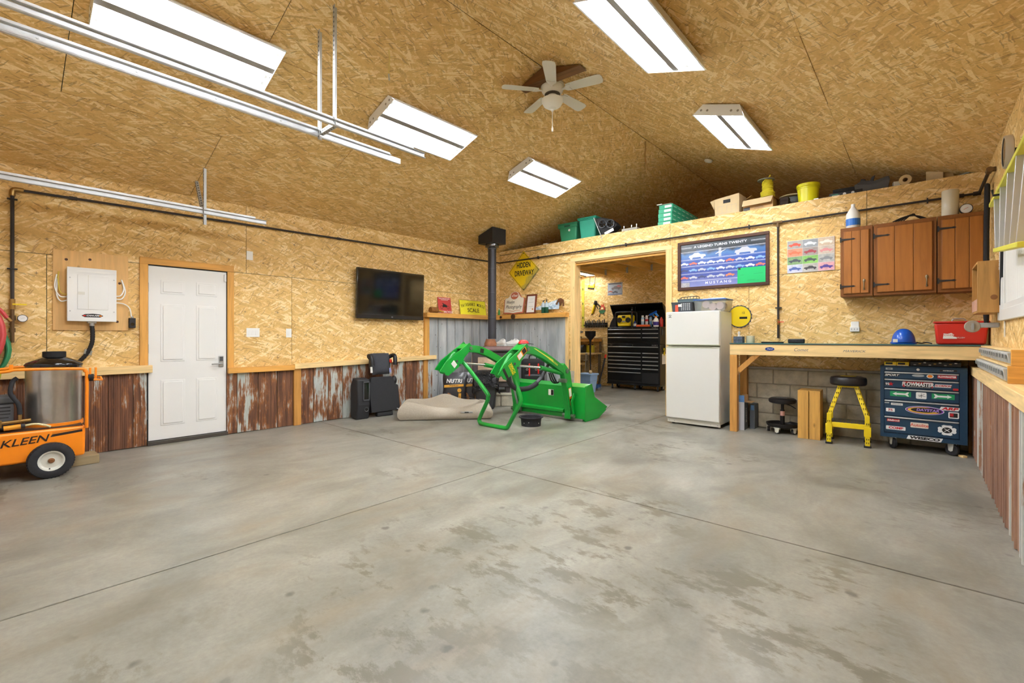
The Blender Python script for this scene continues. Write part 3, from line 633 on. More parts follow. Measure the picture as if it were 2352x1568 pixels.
def plate(label, y, z, w_, h, n, cat='switch plate', name='switch_plate'):
    t = thing(name, label, cat, (.001, y, z)); part('cover_plate', B().box(0, .006, -w_/2, w_/2, -h/2, h/2), WHITEP, t, bev=.003)
    for k in range(n):
        yy = (k-(n-1)/2)*.046; part('rocker', B().prism([(.006, yy-.016, -.033), (.012, yy-.016, -.033), (.008, yy-.016, .033), (.006, yy-.016, .033)], (0, .032, 0)), WHITE, t, bev=.001)
    return t
plate('white three-gang switch plate beside the entry door', -4.75, 1.293, .16, .118, 3)
plate('white single switch plate between the door and the television', -4.292, 1.29, .076, .122, 1)
plate('blank white cover plate high beside the entry door', -4.79, 2.30, .078, .115, 0, 'cover plate', 'blank_plate')

# compressed-air line along the left wall
def clampb(parent, b0, F):
    part('pipe_clamp', B().box(-.035, .035, -.007, .007, .002, .006).box(-.012, .012, -.007, .007, .006, .05).xf(F), BLACK, parent)
t = thing('air_pipe', 'black iron air pipe running along the left wall with a gauge drop', 'pipe', (0, 0, 0))
part('pipe_run', B().tube([(.035, -6.895, 2.655), (.035, -.04, 2.772)], .0135, 8), IRON, t, smooth=True)
part('pipe_drop', B().tube([(.035, -6.895, 2.655), (.035, -6.895, 1.60)], .0145, 8), IRON, t, smooth=True)
part('elbow', B().tube([(.035, -6.895, 2.59), (.035, -6.893, 2.64), (.035, -6.875, 2.656), (.035, -6.82, 2.657)], .022, 10, 3), BRASS, t, smooth=True)
part('coupling', B().cyl((.035, -6.50, 2.6615), (.035, -6.44, 2.6625), .018), IRON, t); part('coupling', B().cyl((.035, -3.6, 2.711), (.035, -3.54, 2.712), .018), IRON, t)
for y in (-6.59, -4.815, -3.0, -1.195): clampb(t, None, fr((0, y, 2.655+(y+6.895)*.01707), (0, 0, 1), (0, 1, 0)))
for z in (2.56, 1.89): part('pipe_clamp', B().box(.002, .05, -6.895-.035, -6.895+.035, z-.005, z+.005), BLACK, t, bev=.002)
vl = part('ball_valve', B().cyl((.035, -6.895, 1.50), (.035, -6.895, 1.60), .021), BRASS, t); part('valve_lever', B().box(.055, .06, -6.895, -6.80, 1.542, 1.556), YELL, vl)
part('drop_leg', B().cyl((.035, -6.895, 1.18), (.035, -6.895, 1.50), .015).cyl((.035, -6.895, 1.395), (.035, -6.895, 1.44), .024).cyl((.035, -6.895, 1.28), (.035, -6.895, 1.32), .022), mat('rusty_brass', '#6e5436', .5, .5), t)
g = part('gauge', B().lathe([(.0001, .0), (.034, 0), (.036, .004), (.036, .025), (.032, .029), (.0001, .029)], (.035, -6.828, 1.415), 20, 'x'), DGREY, t, smooth=True)
part('dial', B().lathe([(.0001, .0295), (.031, .0295), (.031, .029)], (.035, -6.828, 1.415), 20, 'x'), WHITEP, g); part('needle', B().bar((.066, -6.838, 1.411), (.066, -6.812, 1.422), .002, .001), BLACK, g)
# hanging hoses
def hose(label, m_, y, top, bot, r, loops, wd, name='air_hose', x=.015):
    t = thing(name, label, 'hose', (x, y, bot-r))
    for k in range(loops):
        a = wd*(1-.10*k); c = .02+.034*(k % 3); d = (top-bot)/2
        pts = [(c+.012*math.sin(3*q+k), a*math.cos(q)+.012*k, r+d+d*(1-.02*k)*math.sin(q)) for q in [2*math.pi*i/22 for i in range(22)]]
        part('hose_loop', B().tube(pts, r, 8, 0, True), m_, t, smooth=True)
    return t
h = hose('coiled red rubber air hose hanging at the left edge', mat('hose_red', '#c94848', .5), -7.12, 1.55, .96, .017, 6, .17, x=.12)
part('hose_end', B().tube([(.03, .04, .58), (.03, .13, .56), (.02, .19, .47)], .016, 8, 4), mat('hose_red', '#c94848', .5), h, smooth=True); part('hose_fitting', B().cyl((.02, .185, .48), (.018, .215, .44), .014), BRASS, h)
hose('coiled green hose hanging behind the red hose', mat('hose_green', '#2f8a5a', .5), -7.10, 1.36, .86, .013, 4, .19)
hose('thin yellow hose at the bottom of the hose bundle', mat('hose_yellow', '#c8c832', .5), -7.13, 1.05, .74, .010, 2, .16)

# television
t = thing('television', 'large black flat television hung tilted on the left wall', 'television', (.09, -2.69, 1.525), (0, math.radians(2.0), 0))
part('wall_mount', B().box(-.085, -.02, -.2, .2, .2, .55), BLACKM, t)
part('case', B().box(-.03, .02, -.635, .635, 0, .785), BLACKG, t, bev=.008)
part('screen', B().box(.020, .0215, -.605, .605, .075, .755), mat('screen_black', '#08090a', .08), t)
part('lower_trim', B().box(.020, .0225, -.63, .63, .008, .062), mat('tv_trim', '#1c1a1d', .25), t)
text('LG', .018, GREY, t, f_left(.0225, 0, .036))

# pressure washer at the left edge
t = thing('pressure_washer', 'orange hot-water pressure washer with a stainless burner tank', 'pressure washer', (.55, -6.95, 0))
lx = lambda x: x-.55
ly = lambda y: y+6.95
part('tank_body', B().prism([(0, ly(-7.65), .15), (0, ly(-6.458), .15), (0, ly(-6.452), .42), (0, ly(-7.65), .42)], (.52, 0, 0)).xf(Matrix.Translation((-.255, 0, 0))), ORANGE, t, bev=.02)
part('deck_panel', B().box(-.24, .24, ly(-7.6), ly(-6.47), .415, .43), mat('deck_dark', '#4b2f1a', .7), t)
part('burner_shroud', B().lathe([(.19, .42), (.19, .97)], (lx(.54), ly(-6.64), 0), 32), mat('brushed_stainless', '#b5b0aa', .28, .9, var=.12, vscale=5), t, smooth=True)
part('shroud_base', B().lathe([(.20, .42), (.20, .455), (.19, .456)], (lx(.54), ly(-6.64), 0), 32), ORANGE, t, smooth=True)
cn = part('burner_top', B().lathe([(.192, .955), (.195, .985), (.185, 1.0), (.09, 1.045), (.08, 1.05), (.08, 1.05)], (lx(.54), ly(-6.64), 0), 32), BLACKG, t, smooth=True)
part('flue_collar', B().lathe([(.078, 1.04), (.08, 1.05), (.08, 1.098), (.074, 1.10), (.072, 1.06)], (lx(.54), ly(-6.64), 0), 28), BLACKM, cn, smooth=True)
part('label_strip', B().lathe([(.196, .972), (.1965, .984)], (lx(.54), ly(-6.64), 0), 32), BLACK, cn)
part('side_frame', B().tube([(.275, ly(-6.448), .40), (.275, ly(-6.446), .87), (.275, ly(-6.46), .92), (.275, ly(-6.50), .945), (.275, ly(-6.86), .955), (.275, ly(-6.93), .945), (.275, ly(-7.05), .90), (.275, ly(-7.3), .62)], .0135, 10, 4), ORANGE, t, smooth=True)
part('side_frame', B().tube([(-.24, ly(-6.448), .40), (-.24, ly(-6.446), .87), (-.24, ly(-6.46), .92), (-.24, ly(-6.50), .945), (-.24, ly(-6.86), .955), (-.24, ly(-6.93), .945), (-.24, ly(-7.05), .90), (-.24, ly(-7.3), .62)], .0135, 10, 4), ORANGE, t, smooth=True)
hk = part('hose_hook', B().tube([(.27, ly(-6.44), .84), (.27, ly(-6.34), .835), (.15, ly(-6.335), .85), (.0, ly(-6.40), .85)], .009, 8), ORANGE, t, smooth=True)
part('hook_post', B().box(.26, .28, ly(-6.43), ly(-6.415), .84, .95).box(.2, .22, ly(-6.385), ly(-6.37), .84, .95), ORANGE, hk, bev=.002)
part('hook_post', B().box(.26, .28, ly(-6.93), ly(-6.905), .95, 1.0), ORANGE, hk, bev=.002)
part('coiled_cord', B().tube([(.275+.018*math.cos(q), ly(-6.435)+.008*(q/6.28), .86+.03*math.sin(q)) for q in [i*.5 for i in range(60)]], .004, 6), BLACK, t, smooth=True)
text('KLEEN', .062, mat('decal_black', '#2a1a14', .5), t, fr((.266, ly(-6.70), .345), (0, 1, .06), (0, -.06, 1)), align='RIGHT', sx=1.15, shear=.32, bold=.001)
part('decal_stripe', flat([(-.11, -.012), (.10, -.012), (.10, .010), (-.095, .010)], fr((.2655, ly(-6.575), .372), (0, 1, .1), (0, -.1, 1)), .0008), mat('decal_black', '#2a1a14', .5), t)
part('decal_outline', flat([(-.095, .018), (.10, .018), (.10, .020), (-.095, .020)], fr((.2655, ly(-6.575), .372), (0, 1, .1), (0, -.1, 1)), .0008), mat('decal_black', '#2a1a14', .5), t)
def wheel(parent, x, y, r, wd, name='wheel', sg=1):
    w_ = part(name, B().lathe([(r*.55, 0), (r*.62, .01), (r*.80, .012), (r*.95, .004), (r, -.012), (r, -wd+.012), (r*.95, -wd), (r*.6, -wd)], (x, y, r), 32, 'x'), RUBBER, parent, smooth=True)
    part('rim', B().lathe([(.0001, -.012), (r*.16, -.012), (r*.18, -.022), (r*.42, -.024), (r*.50, .000), (r*.57, .004), (r*.57, -.02)], (x, y, r), 28, 'x'), OFFW, w_, smooth=True)
    part('hub', B().lathe([(.0001, .006), (r*.08, .006), (r*.12, -.004), (r*.16, -.014)], (x, y, r), 16, 'x'), mat('rusty_hub', '#8a5a35', .6, .4), w_, smooth=True)
    part('valve_stem', B().cyl((x-.015, y-.01, r*.52), (x+.004, y-.012, r*.58), .005), BLACK, w_)
    n = 40; tb = B()
    for k in range(n):
        a = 2*math.pi*k/n; c, s_ = math.cos(a), math.sin(a)
        tb.prism([(x-.002, y+(r*.93)*c, r+(r*.93)*s_), (x-.002, y+(r*1.003)*c-.006*s_, r+(r*1.003)*s_+.006*c), (x-.002, y+(r*1.003)*c+.003*s_, r+(r*1.003)*s_-.003*c)], (-.05, 0, 0))
    part('tread', tb, RUBBER, w_, kind='stuff')
wheel(t, .335, ly(-6.68), .152, .085); wheel(t, .335, ly(-7.19), .152, .085); wheel(t, -.26, ly(-6.68), .152, .085)
part('axle', B().cyl((-.3, ly(-6.68), .152), (.3, ly(-6.68), .152), .012), BLACKM, t)
en = part('engine', B().box(-.06, .20, ly(-7.2), ly(-6.90), .44, .66).box(-.02, .19, ly(-7.15), ly(-6.885), .66, .73), DGREY, t, bev=.02)
part('cooling_slot', B().box(.2005, .203, ly(-7.14), ly(-6.92), .60, .61).box(.2005, .203, ly(-7.14), ly(-6.92), .63, .64).box(.2005, .203, ly(-7.14), ly(-6.92), .575, .582).box(.2005, .203, ly(-7.12), ly(-6.93), .545, .552), BLACKM, en)
part('manifold', B().cyl((.23, ly(-7.1), .50), (.23, ly(-6.80), .515), .014).cyl((.23, ly(-6.865), .51), (.23, ly(-6.865), .58), .013).box(.20, .25, ly(-7.08), ly(-6.97), .47, .53), BRASS, t, bev=.002)
part('pump_hose', B().tube([(.23, ly(-6.865), .57), (.235, ly(-6.875), .66), (.235, ly(-6.92), .75), (.235, ly(-6.91), .85), (.235, ly(-6.88), .885)], .016, 10, 6), RUBBER, t, smooth=True)
part('water_filter', B().cyl((.24, ly(-6.96), .462), (.24, ly(-6.86), .468), .020), mat('amber_filter', '#d9952a', .3), t, smooth=True)
part('filter_cap', B().cyl((.24, ly(-6.86), .468), (.24, ly(-6.835), .469), .024), BLACK, t)
part('clear_hose', B().tube([(.24, ly(-6.84), .47), (.25, ly(-6.78), .478), (.255, ly(-6.72), .462), (.257, ly(-6.68), .44)], .009, 8, 5), mat('clear_hose', '#dccf9c', .3), t, smooth=True)
single('timber_block', B().box(-.12, .12, -.11, .11, 0, .085), wood_material('grey_timber', '#9c8a68', 'y'), 'weathered timber block on the floor behind the washer wheel', 'timber block', (.42, -6.44, 0), .05, bev=.006)
# ================================================================== THE STOVE CORNER
FWR = wood_material('mallet_wood', '#8a5a2a', 'x', knots=False)
# --- ledge things on the left wall side (ledge top z 1.665)
t = thing('wooden_mallet', 'old wooden mallet lying on the ledge beside the red tin sign', 'mallet', (.098, -1.80, 1.666), .30)
part('mallet_head', B().cyl((-.03, -.09, .052), (.02, .06, .052), .052, seg=18), FWR, t, bev=.006)
part('mallet_handle', B().tube([(0, .0, .055), (.02, .16, .04), (.02, .32, .018)], .016, 8, 3), wood_material('mallet_handle_wood', '#c79a3a', 'y', knots=False), t, smooth=True)
def wsign(name, label, y, w_, h, m, tilt=7, z=1.666, x=.050):
    t = thing(name, label, 'sign', (x, y, z), (0, -math.radians(tilt), 0))
    part('plate', B().box(0, .006, -w_/2, w_/2, 0, h), m, t, bev=.002); return t
SB = mat('sign_black', '#1b1712', .6); SW = mat('sign_white', '#ece9e2', .6)
t = wsign('motorcycle_sign', 'red tin sign with a motorcycle drawing on the ledge', -1.51, .31, .30, mat('sign_red', '#bf3b36', .5, var=.08), 8)
text("THE WORLD'S BEST", .020, SW, t, f_left(.0062, 0, .275), sx=1.1, bold=.0005); text('MADE IN BRITAIN', .015, SW, t, f_left(.0062, 0, .250)); text('MOTORCYCLE', .040, SW, t, f_left(.0062, 0, .028), sx=.98, bold=.001)
mc = B()
for cy in (-.075, .075): mc.merge(B().lathe([(.024, .0062), (.024, .007), (.031, .007), (.031, .0062)], (0, cy, .115), 18, 'x'))
mc.merge(flat([(-.05, .0), (.05, -.005), (.055, .03), (.03, .045), (-.01, .055), (-.045, .075), (-.06, .07), (-.035, .045), (-.06, .02)], f_left(.0062, 0, .12), .0008)); part('motorcycle_drawing', mc, SB, t)
t = wsign('scale_sign', 'yellow tin scale advertising sign on the ledge', -.79, .70, .285, mat('sign_yellow', '#e6dc2c', .5, var=.05), 9)
part('edge_border', B().box(.0065, .0072, -.348, -.344, 0, .285).box(.0065, .0072, .344, .348, 0, .285).box(.0065, .0072, -.348, .348, .281, .285), SB, t)
for k, ch in enumerate('FAIRBANKS MORSE'):
    u = (k-7)/7; text(ch, .062, SB, t, f_left(.0062, u*.30, .205-.045*u*u), sx=.62, rot=-u*.28, bold=.001, name='letter')
text('SCALE', .078, SB, t, f_left(.0062, 0, .085), sx=1.05, bold=.001)
# --- ledge things on the back wall side (ledge top z 1.685)
t = thing('spray_bottle', 'small green bottle on the ledge half hidden by the stovepipe', 'bottle', (.06, -.075, 1.686)); part('body', B().lathe([(.02, 0), (.022, .01), (.022, .08), (.012, .1), (.012, .12)], (0, 0, 0), 14), mat('bottle_green', '#3c9a45', .3), t, smooth=True); part('cap', B().cyl((0, 0, .118), (0, 0, .14), .013), WHITEP, t)
def bsign(name, label, x, cat='sign', y=-.035, tilt=7, z=1.686): return thing(name, label, cat, (x, y, z), (-math.radians(tilt), 0, 0))
CREAM = mat('sign_cream', '#e5dfcf', .6); TERRA = mat('sign_terracotta', '#b9664a', .6, var=.08)
t = bsign('photography_sign', 'cream and terracotta shaped wooden photography shop sign on the ledge', .46, tilt=9, y=-.10)
pts = [(-.26, .02), (-.12, .015), (0, -.0), (.12, .015), (.26, .02), (.27, .30), (.25, .33), (.19, .34), (.14, .38), (.09, .45), (0, .475), (-.09, .45), (-.14, .38), (-.19, .34), (-.25, .33), (-.27, .30)]
part('board', flat(pts, f_back(0, 0, .003), .028).xf(Matrix.Translation((0, .028, 0))), TERRA, t, bev=.003)
part('face', flat([(x*.92, .03+y*.93) for x, y in pts], f_back(0, -.0002, 0), .003), CREAM, t)
lg = part('logo', flat(oval(.10, .075, 0, .385), f_back(0, -.0035, 0), .002), TERRA, t); text('eTool', .045, SW, lg, f_back(0, -.0056, .385), shear=.2, bold=.001)
text('Weelyn', .07, SB, t, f_back(-.10, -.0035, .255), sx=.72, shear=.25); text('Photography', .075, SB, t, f_back(.0, -.0035, .155), sx=.80, shear=.3)
part('flourish', B().tube([(-.12, -.005, .085), (0, -.005, .065), (.08, -.005, .085), (.18, -.005, .08)], .004, 6, 5), TERRA, t)
t = bsign('framed_certificate', 'certificate in a red-brown wooden frame on the ledge', .91, 'picture frame', y=-.10, tilt=8)
fw, fh = .25, .38
for a in ((-fw/2, fw/2, 0, .028), (-fw/2, fw/2, fh-.028, fh), (-fw/2, -fw/2+.028, .0285, fh-.0285), (fw/2-.028, fw/2, .0285, fh-.0285)): part('frame_bar', B().box(a[0], a[1], -.012, .012, a[2], a[3]), mat('frame_redwood', '#6e2f18', .4, var=.1), t, bev=.003)
pp = part('certificate', B().box(-fw/2+.027, fw/2-.027, -.002, .002, .027, fh-.027), PAPER, t)
for z, w_ in ((.30, .11), (.275, .08), (.235, .13), (.225, .12), (.15, .10), (.14, .12), (.11, .06)): part('print_line', B().box(-w_/2, w_/2, -.0026, -.002, z-.003, z), GREY, pp)
part('seal', flat(oval(.018, .018, .05, .09), f_back(0, -.002, 0), .0008), mat('seal_orange', '#d9853a', .6), pp)
t = bsign('painted_handsaw', 'hand saw with a painted winter scene leaning on the ledge', 1.34, 'hand saw', y=-.09, tilt=6, z=1.686)
m_, N, bs = newmat('saw_painting'); N.L(N.ramp(N.noise(N.mapping(N.coord(), (9, 9, 14)), 1, 4, .6), [(.3, hx('#3c4a55')), (.45, hx('#9fb9cc')), (.6, hx('#dfe8ee')), (.75, hx('#6d7f8c'))]), bs.inputs['Base Color']); bs.inputs['Roughness'].default_value = .5
part('blade', flat([(-.32, .07), (.24, .07), (.26, .22), (.20, .25), (-.32, .115)], f_back(0, 0, 0), .003), m_, t)
hd = part('handle', flat([(.17, .16), (.22, .26), (.28, .27), (.345, .235), (.36, .12), (.33, .115), (.325, .165), (.30, .18), (.29, .13), (.26, .12), (.25, .19), (.22, .2), (.2, .14)], f_back(0, -.003, 0), .018), wood_material('saw_handle_wood', '#6b4427', 'x', knots=False), t, bev=.004)
for k, x in enumerate((1.225, 1.305)):
    t = thing('propane_bottle', ('green camping gas bottle with a torch valve on the ledge, left of the pair', 'green camping gas bottle on the ledge, right of the pair')[k], 'gas bottle', (x, -.095, 1.686), 0, 'camping gas bottles on the ledge')
    part('body', B().lathe([(.034, 0), (.038, .006), (.038, .11), (.038, .112)], (0, 0, 0), 18), mat('gas_green', '#124c35', .35), t, smooth=True)
    part('shoulder', B().lathe([(.038, .111), (.038, .165), (.03, .19), (.014, .2), (.014, .215)], (0, 0, 0), 18), mat('gas_label', '#aab5bd', .4), t, smooth=True)
    part('valve', B().cyl((0, 0, .21), (0, 0, .24), .013).cyl((0, 0, .235), (.04 if k == 0 else .0, 0, .245 if k == 0 else .27), .007), BLACK, t)

# --- road sign
t = thing('road_sign', 'yellow diamond hidden driveway road sign on the back wall', 'sign', (.665, -.004, 2.13))
D = .405
m_, N, bs = newmat('sign_amber'); c_ = N.ramp(N.noise(N.coord(), 5, 4, .6), [(.3, hx('#e6c013')), (.7, hx('#f0d01c'))])
sp = N.sep(N.raw); dd = N.math('ADD', N.math('SUBTRACT', sp[0], sp[2]), N.math('MULTIPLY', N.noise(N.raw, 9, 4, .7), .42))
c_ = N.mix(N.ramp(dd, [(.0, 0.0), (.10, .45), (.17, .55), (.23, .95)]), c_, hx('#6d6a60')); N.L(c_, bs.inputs['Base Color']); bs.inputs['Roughness'].default_value = .45
dm = lambda r, rr: [(x*r, y*r) for x, y in ((0, -1), (1, 0), (0, 1), (-1, 0))]
def rdiam(r, c=.03):
    o = []
    for x, y in ((0, -1), (1, 0), (0, 1), (-1, 0)):
        q = (-y, x); o += [(x*(r-c)+(-q[0])*c*.6, y*(r-c)+(-q[1])*c*.6), (x*(r-c*.55), y*(r-c*.55)), (x*(r-c)+q[0]*c*.6, y*(r-c)+q[1]*c*.6)]
    return o
sg_ = part('panel', flat(rdiam(.415), f_back(0, 0, .415), .004), m_, t)
bd = rdiam(.395); bi = rdiam(.385); bb = B(); n = len(bd)
for i in range(n):
    j = (i+1) % n; bb.merge(flat([bd[i], bd[j], bi[j], bi[i]], f_back(0, -.0042, .415), .0006))
part('border_line', bb, SB, t); text('HIDDEN', .105, SB, t, f_back(0, -.0042, .535), sx=.66, bold=.0035); text('DRIVEWAY', .105, SB, t, f_back(.01, -.0042, .375), sx=.68, bold=.0035)
for z in (.06, .77): part('bolt', B().cyl((0, -.004, z), (0, -.009, z), .009, seg=8), DGREY, t)

# --- wood stove, stovepipe
SX, SY = .625, -.87
STV = mat('stove_iron', '#4a4443', .65, .3, var=.25, vscale=7); STR = mat('stove_rust', '#8a5a3c', .8, var=.25, vscale=14); STC = mat('stove_cream_burnt', '#b59c82', .7, var=.35, vscale=6); STB = mat('stove_brownish', '#6f5450', .6, .2, var=.18, vscale=20)
t = thing('stove_base', 'low base of grey concrete blocks under the wood stove', 'block base', (SX+.03, SY-.03, 0), math.radians(45))
for i in range(2):
    for j in range(3): part('concrete_block', B().box(-.45+.302*j, -.152+.302*j, -.32+.322*i, -.003+.322*i, .002, .19), BLOCKM, t, bev=.008, seg=1)
for j in range(3): part('cap_slab', B().box(-.455+.303*j, -.154+.303*j, -.33, .33, .195, .235), mat('slab_pale', '#b5ae9b', .9, var=.12), t, bev=.006, seg=1)
t = thing('wood_stove', 'rusty cast iron wood stove standing on a block base', 'stove', (SX+.02, SY-.02, .236), math.radians(45))
part('firebox', B().box(-.36, .36, -.30, .30, .10, .74), STV, t, bev=.02)
for sx_ in (-1, 1):
    for sy_ in (-1, 1): part('leg', B().taper((sx_*.28, sy_*.22), (.03, .03), (.045, .045), 0, .12), STV, t)
part('top_plate', B().box(-.42, .42, -.34, .34, .74, .765), STV, t, bev=.008)
part('raised_top', B().prism([(-.2, -.33, .766), (.42, -.33, .766), (.40, -.30, .83), (-.16, -.30, .83)], (0, .60, 0)), STB, t, bev=.01)
part('side_panel', B().box(-.37, -.361, -.26, .26, .2, .68), STC, t, bev=.004)
dr = part('fire_door', B().box(-.26, .26, -.33, -.30, .2, .64), STC, t, bev=.012); part('door_latch', B().cyl((.22, -.33, .42), (.22, -.38, .42), .014).bar((.22, -.375, .42), (.22, -.375, .34), .02, .016), STV, dr)
part('flue_collar', B().lathe([(.115, .83), (.115, .88), (.09, .94), (.085, .96)], (-.03, .0, 0), 20), STR, t, smooth=True)
t = thing('stovepipe', 'black stovepipe rising from the stove to a ceiling support box', 'stovepipe', (SX, SY, 1.20))
part('pipe', B().cyl((0, 0, 0), (0, 0, 1.70), .077, seg=24), mat('pipe_black', '#3d3d43', .42, .35, var=.06, vscale=3), t, smooth=True)
for z in (.40, .85, 1.30): part('pipe_seam', B().lathe([(.0775, z-.004), (.0795, z), (.0775, z+.004)], (0, 0, 0), 24), DGREY, t)
part('pipe_crimp', B().lathe([(.077, 1.655), (.083, 1.66), (.083, 1.68), (.077, 1.685)], (0, 0, 0), 24), DGREY, t, smooth=True)
part('upper_collar', B().lathe([(.08, 1.68), (.13, 1.70), (.132, 1.712), (.125, 1.715), (.125, 1.755), (.135, 1.76)], (0, 0, 0), 24), mat('collar_shine', '#6d6a69', .25, .8), t, smooth=True)
z0 = 2.955-1.20
zz = lambda x, y: ceil_z(SX+x, SY+y)-1.20-.015
bx = B().add([(-.18, -.18, z0), (.18, -.18, z0), (.18, .18, z0), (-.18, .18, z0), (-.18, -.18, zz(-.18, -.18)), (.18, -.18, zz(.18, -.18)), (.18, .18, zz(.18, .18)), (-.18, .18, zz(-.18, .18))], [(0, 3, 2, 1), (4, 5, 6, 7), (0, 1, 5, 4), (1, 2, 6, 5), (2, 3, 7, 6), (3, 0, 4, 7)])
part('ceiling_box', bx, mat('box_black', '#232327', .5), t)
# sneakers on the stove
SHOE = mat('shoe_white', '#dddcd6', .7, var=.06, vscale=30); SOLE = mat('shoe_sole', '#bfc0bd', .6)
def shoe(label, x, y, rz):
    t = thing('sneaker', label, 'shoe', (x, y, 1.067), rz, 'white sneakers on the stove')
    def sec(u):
        w_ = .036+.012*math.sin(math.pi*min(1, u*1.1)); h = .10-.05*max(0, (u-.35)/.65)**.8 if u > .35 else .10+.015*math.sin(u*6)
        return w_, h
    vs = []; n = 12; m2 = 10
    for i in range(n+1):
        u = i/n; w_, h = sec(u); sc_ = (1-abs(2*u-1)**6)**.5 if 0 < u < 1 else .25
        for k in range(m2): a = 2*math.pi*k/m2; vs.append((-.14+.28*u, w_*sc_*math.cos(a)*(.8+.2*(math.sin(a) < 0)), .022+max(0, h*(.5+.5*math.sin(a)))*(.8+.2*sc_)))
    fs = [(i*m2+k, i*m2+(k+1) % m2, (i+1)*m2+(k+1) % m2, (i+1)*m2+k) for i in range(n) for k in range(m2)]+[tuple(range(m2)), tuple(n*m2+k for k in range(m2))]
    part('upper', B().add(vs, fs), SHOE, t, smooth=True)
    part('sole', B().prism([(x_, y_, 0) for x_, y_ in ((-.145, -.028), (-.10, -.04), (.0, -.036), (.08, -.048), (.135, -.035), (.15, 0), (.135, .035), (.08, .048), (0, .036), (-.10, .04), (-.145, .028))], (0, 0, .03)), SOLE, t, bev=.006)
    for k in range(4): part('lace', B().tube([(.0+.022*k, -.022, .105-.010*k), (.003+.022*k, 0, .118-.012*k), (.0+.022*k, .022, .105-.010*k)], .004, 6, 3), WHITEP, t)
    part('collar', B().lathe([(.026, .112), (.032, .122), (.026, .125), (.02, .11)], (-.085, 0, 0), 14), GREY, t, smooth=True)
shoe('white sneaker on the stove, nearer the stovepipe', .80, -.82, math.radians(170)); shoe('white sneaker on the stove, right one of the pair', .97, -.70, math.radians(195))

# --- bags, bin, backpack behind the loader
BAGM = mat('bag_black', '#232024', .35, coat=.2); BAGO = mat('bag_gold', '#d99a26', .4)
def feedbag(label, x, y, rz, tilt):
    t = thing('feed_bag', label, 'bag', (x, y, 0), (tilt, 0, rz), 'printed feed bags leaning in the corner')
    W, H_, D_ = .21, .62, .06
    vs = []; n = 12; k2 = 16
    for i in range(n+1):
        u = i/n; th = D_*(math.sin(math.pi*min(.98, max(.06, u)))**.5)+.004; w_ = W*(1+.05*math.sin(u*9))
        for k in range(k2): a = 2*math.pi*k/k2; ca, sa = math.cos(a), math.sin(a); vs.append((w_*math.copysign(abs(ca)**.6, ca)+.004*math.sin(7*u+k), th*math.copysign(abs(sa)**.8, sa)+.004*math.sin(11*u+2*k), H_*u))
    fs = [(i*k2+k, i*k2+(k+1) % k2, (i+1)*k2+(k+1) % k2, (i+1)*k2+k) for i in range(n) for k in range(k2)]+[tuple(range(k2-1, -1, -1)), tuple(n*k2+k for k in range(k2))]
    part('sack', B().add(vs, fs), BAGM, t, smooth=True)
    F = f_back(0, -D_-.012, 0)
    text('NUTRI', .072, SW, t, f_back(0, -D_-.010, .46), sx=.95, shear=.15, bold=.002)
    bn = part('banner', flat([(-.17, .345), (.17, .37), (.17, .41), (-.17, .39)], F, .002), BAGO, t)
    text('PREMIUM', .025, SB, bn, f_back(0, -D_-.0145, .378), sx=1.1)
    part('badge', flat(oval(.035, .035, .10, .30), F, .002), BAGO, t); part('side_panel', flat(rect(.045, .22, .11, .14), F, .002), BAGO, t)
    text('ADULT', .03, SB, t, f_back(.11, -D_-.0145, .14), rot=-math.pi/2)
    part('dog_picture', flat([(-.16, .04), (-.02, .05), (-.01, .16), (-.05, .24), (-.10, .26), (-.12, .2), (-.16, .17)], F, .002), mat('bag_picture', '#8a5a2a', .5, var=.4, vscale=22), t)
    return t
feedbag('printed black and gold feed bag leaning beside the dog bed', .50, -1.70, math.radians(38), math.radians(-12))
feedbag('printed black and gold feed bag tucked behind the waste bin', .62, -1.42, math.radians(42), math.radians(-10))
t = thing('waste_bin', 'dark grey waste bin lined with a glossy black bag', 'waste bin', (.94, -1.35, 0), math.radians(38))
part('bin_body', B().taper((0, 0), (.15, .12), (.20, .17), 0, .55), mat('bin_grey', '#3a3a3c', .6), t, bev=.03)
m_, N, bs = newmat('bag_film'); bs.inputs['Base Color'].default_value = hx('#15151a'); bs.inputs['Roughness'].default_value = .16; N.L(N.bump(N.noise(N.coord(), 9, 4, .65, 1.2), 1.0, .08), bs.inputs['Normal'])
def bagf(u, v):
    a = 2*math.pi*u; r0 = 1.0+.06*math.sin(5*a+6*v)+.04*math.sin(9*a); q = max(abs(math.cos(a)), abs(math.sin(a)))**-.6
    z = .62-.30*v*(1+.25*math.sin(2*a+1)) if v > .15 else .60+.15*v
    return (.205*q*r0*math.cos(a)*(1+.14*v), .175*q*r0*math.sin(a)*(1+.14*v), z)
part('bin_bag', B().grid(bagf, 36, 10), m_, t, smooth=True)
part('bag_gather', B().lathe([(.19, .60), (.15, .66), (.05, .64), (.0001, .63)], (0, 0, 0), 14), m_, t, smooth=True)
t = thing('tool_backpack', 'black backpack with red straps standing behind the loader', 'backpack', (1.30, -.50, .24), math.radians(38))
part('pack_body', B().box(-.21, .21, -.13, .13, 0, .60), BLACKM, t, bev=.06, seg=3); part('front_pocket', B().box(-.17, .17, -.20, -.12, .05, .34), BLACK, t, bev=.04, seg=3)
for x in (-.06, .10): part('red_strap', B().box(x-.013, x+.013, -.215 if x < 0 else -.14, -.13, .30, .52), RED, t, bev=.003)
for x in (-.10, .06, .13): part('buckle', B().lathe([(.012, -.215), (.02, -.215), (.02, -.205), (.012, -.205)], (x, 0, .42), 10, 'y'), STEEL, t)
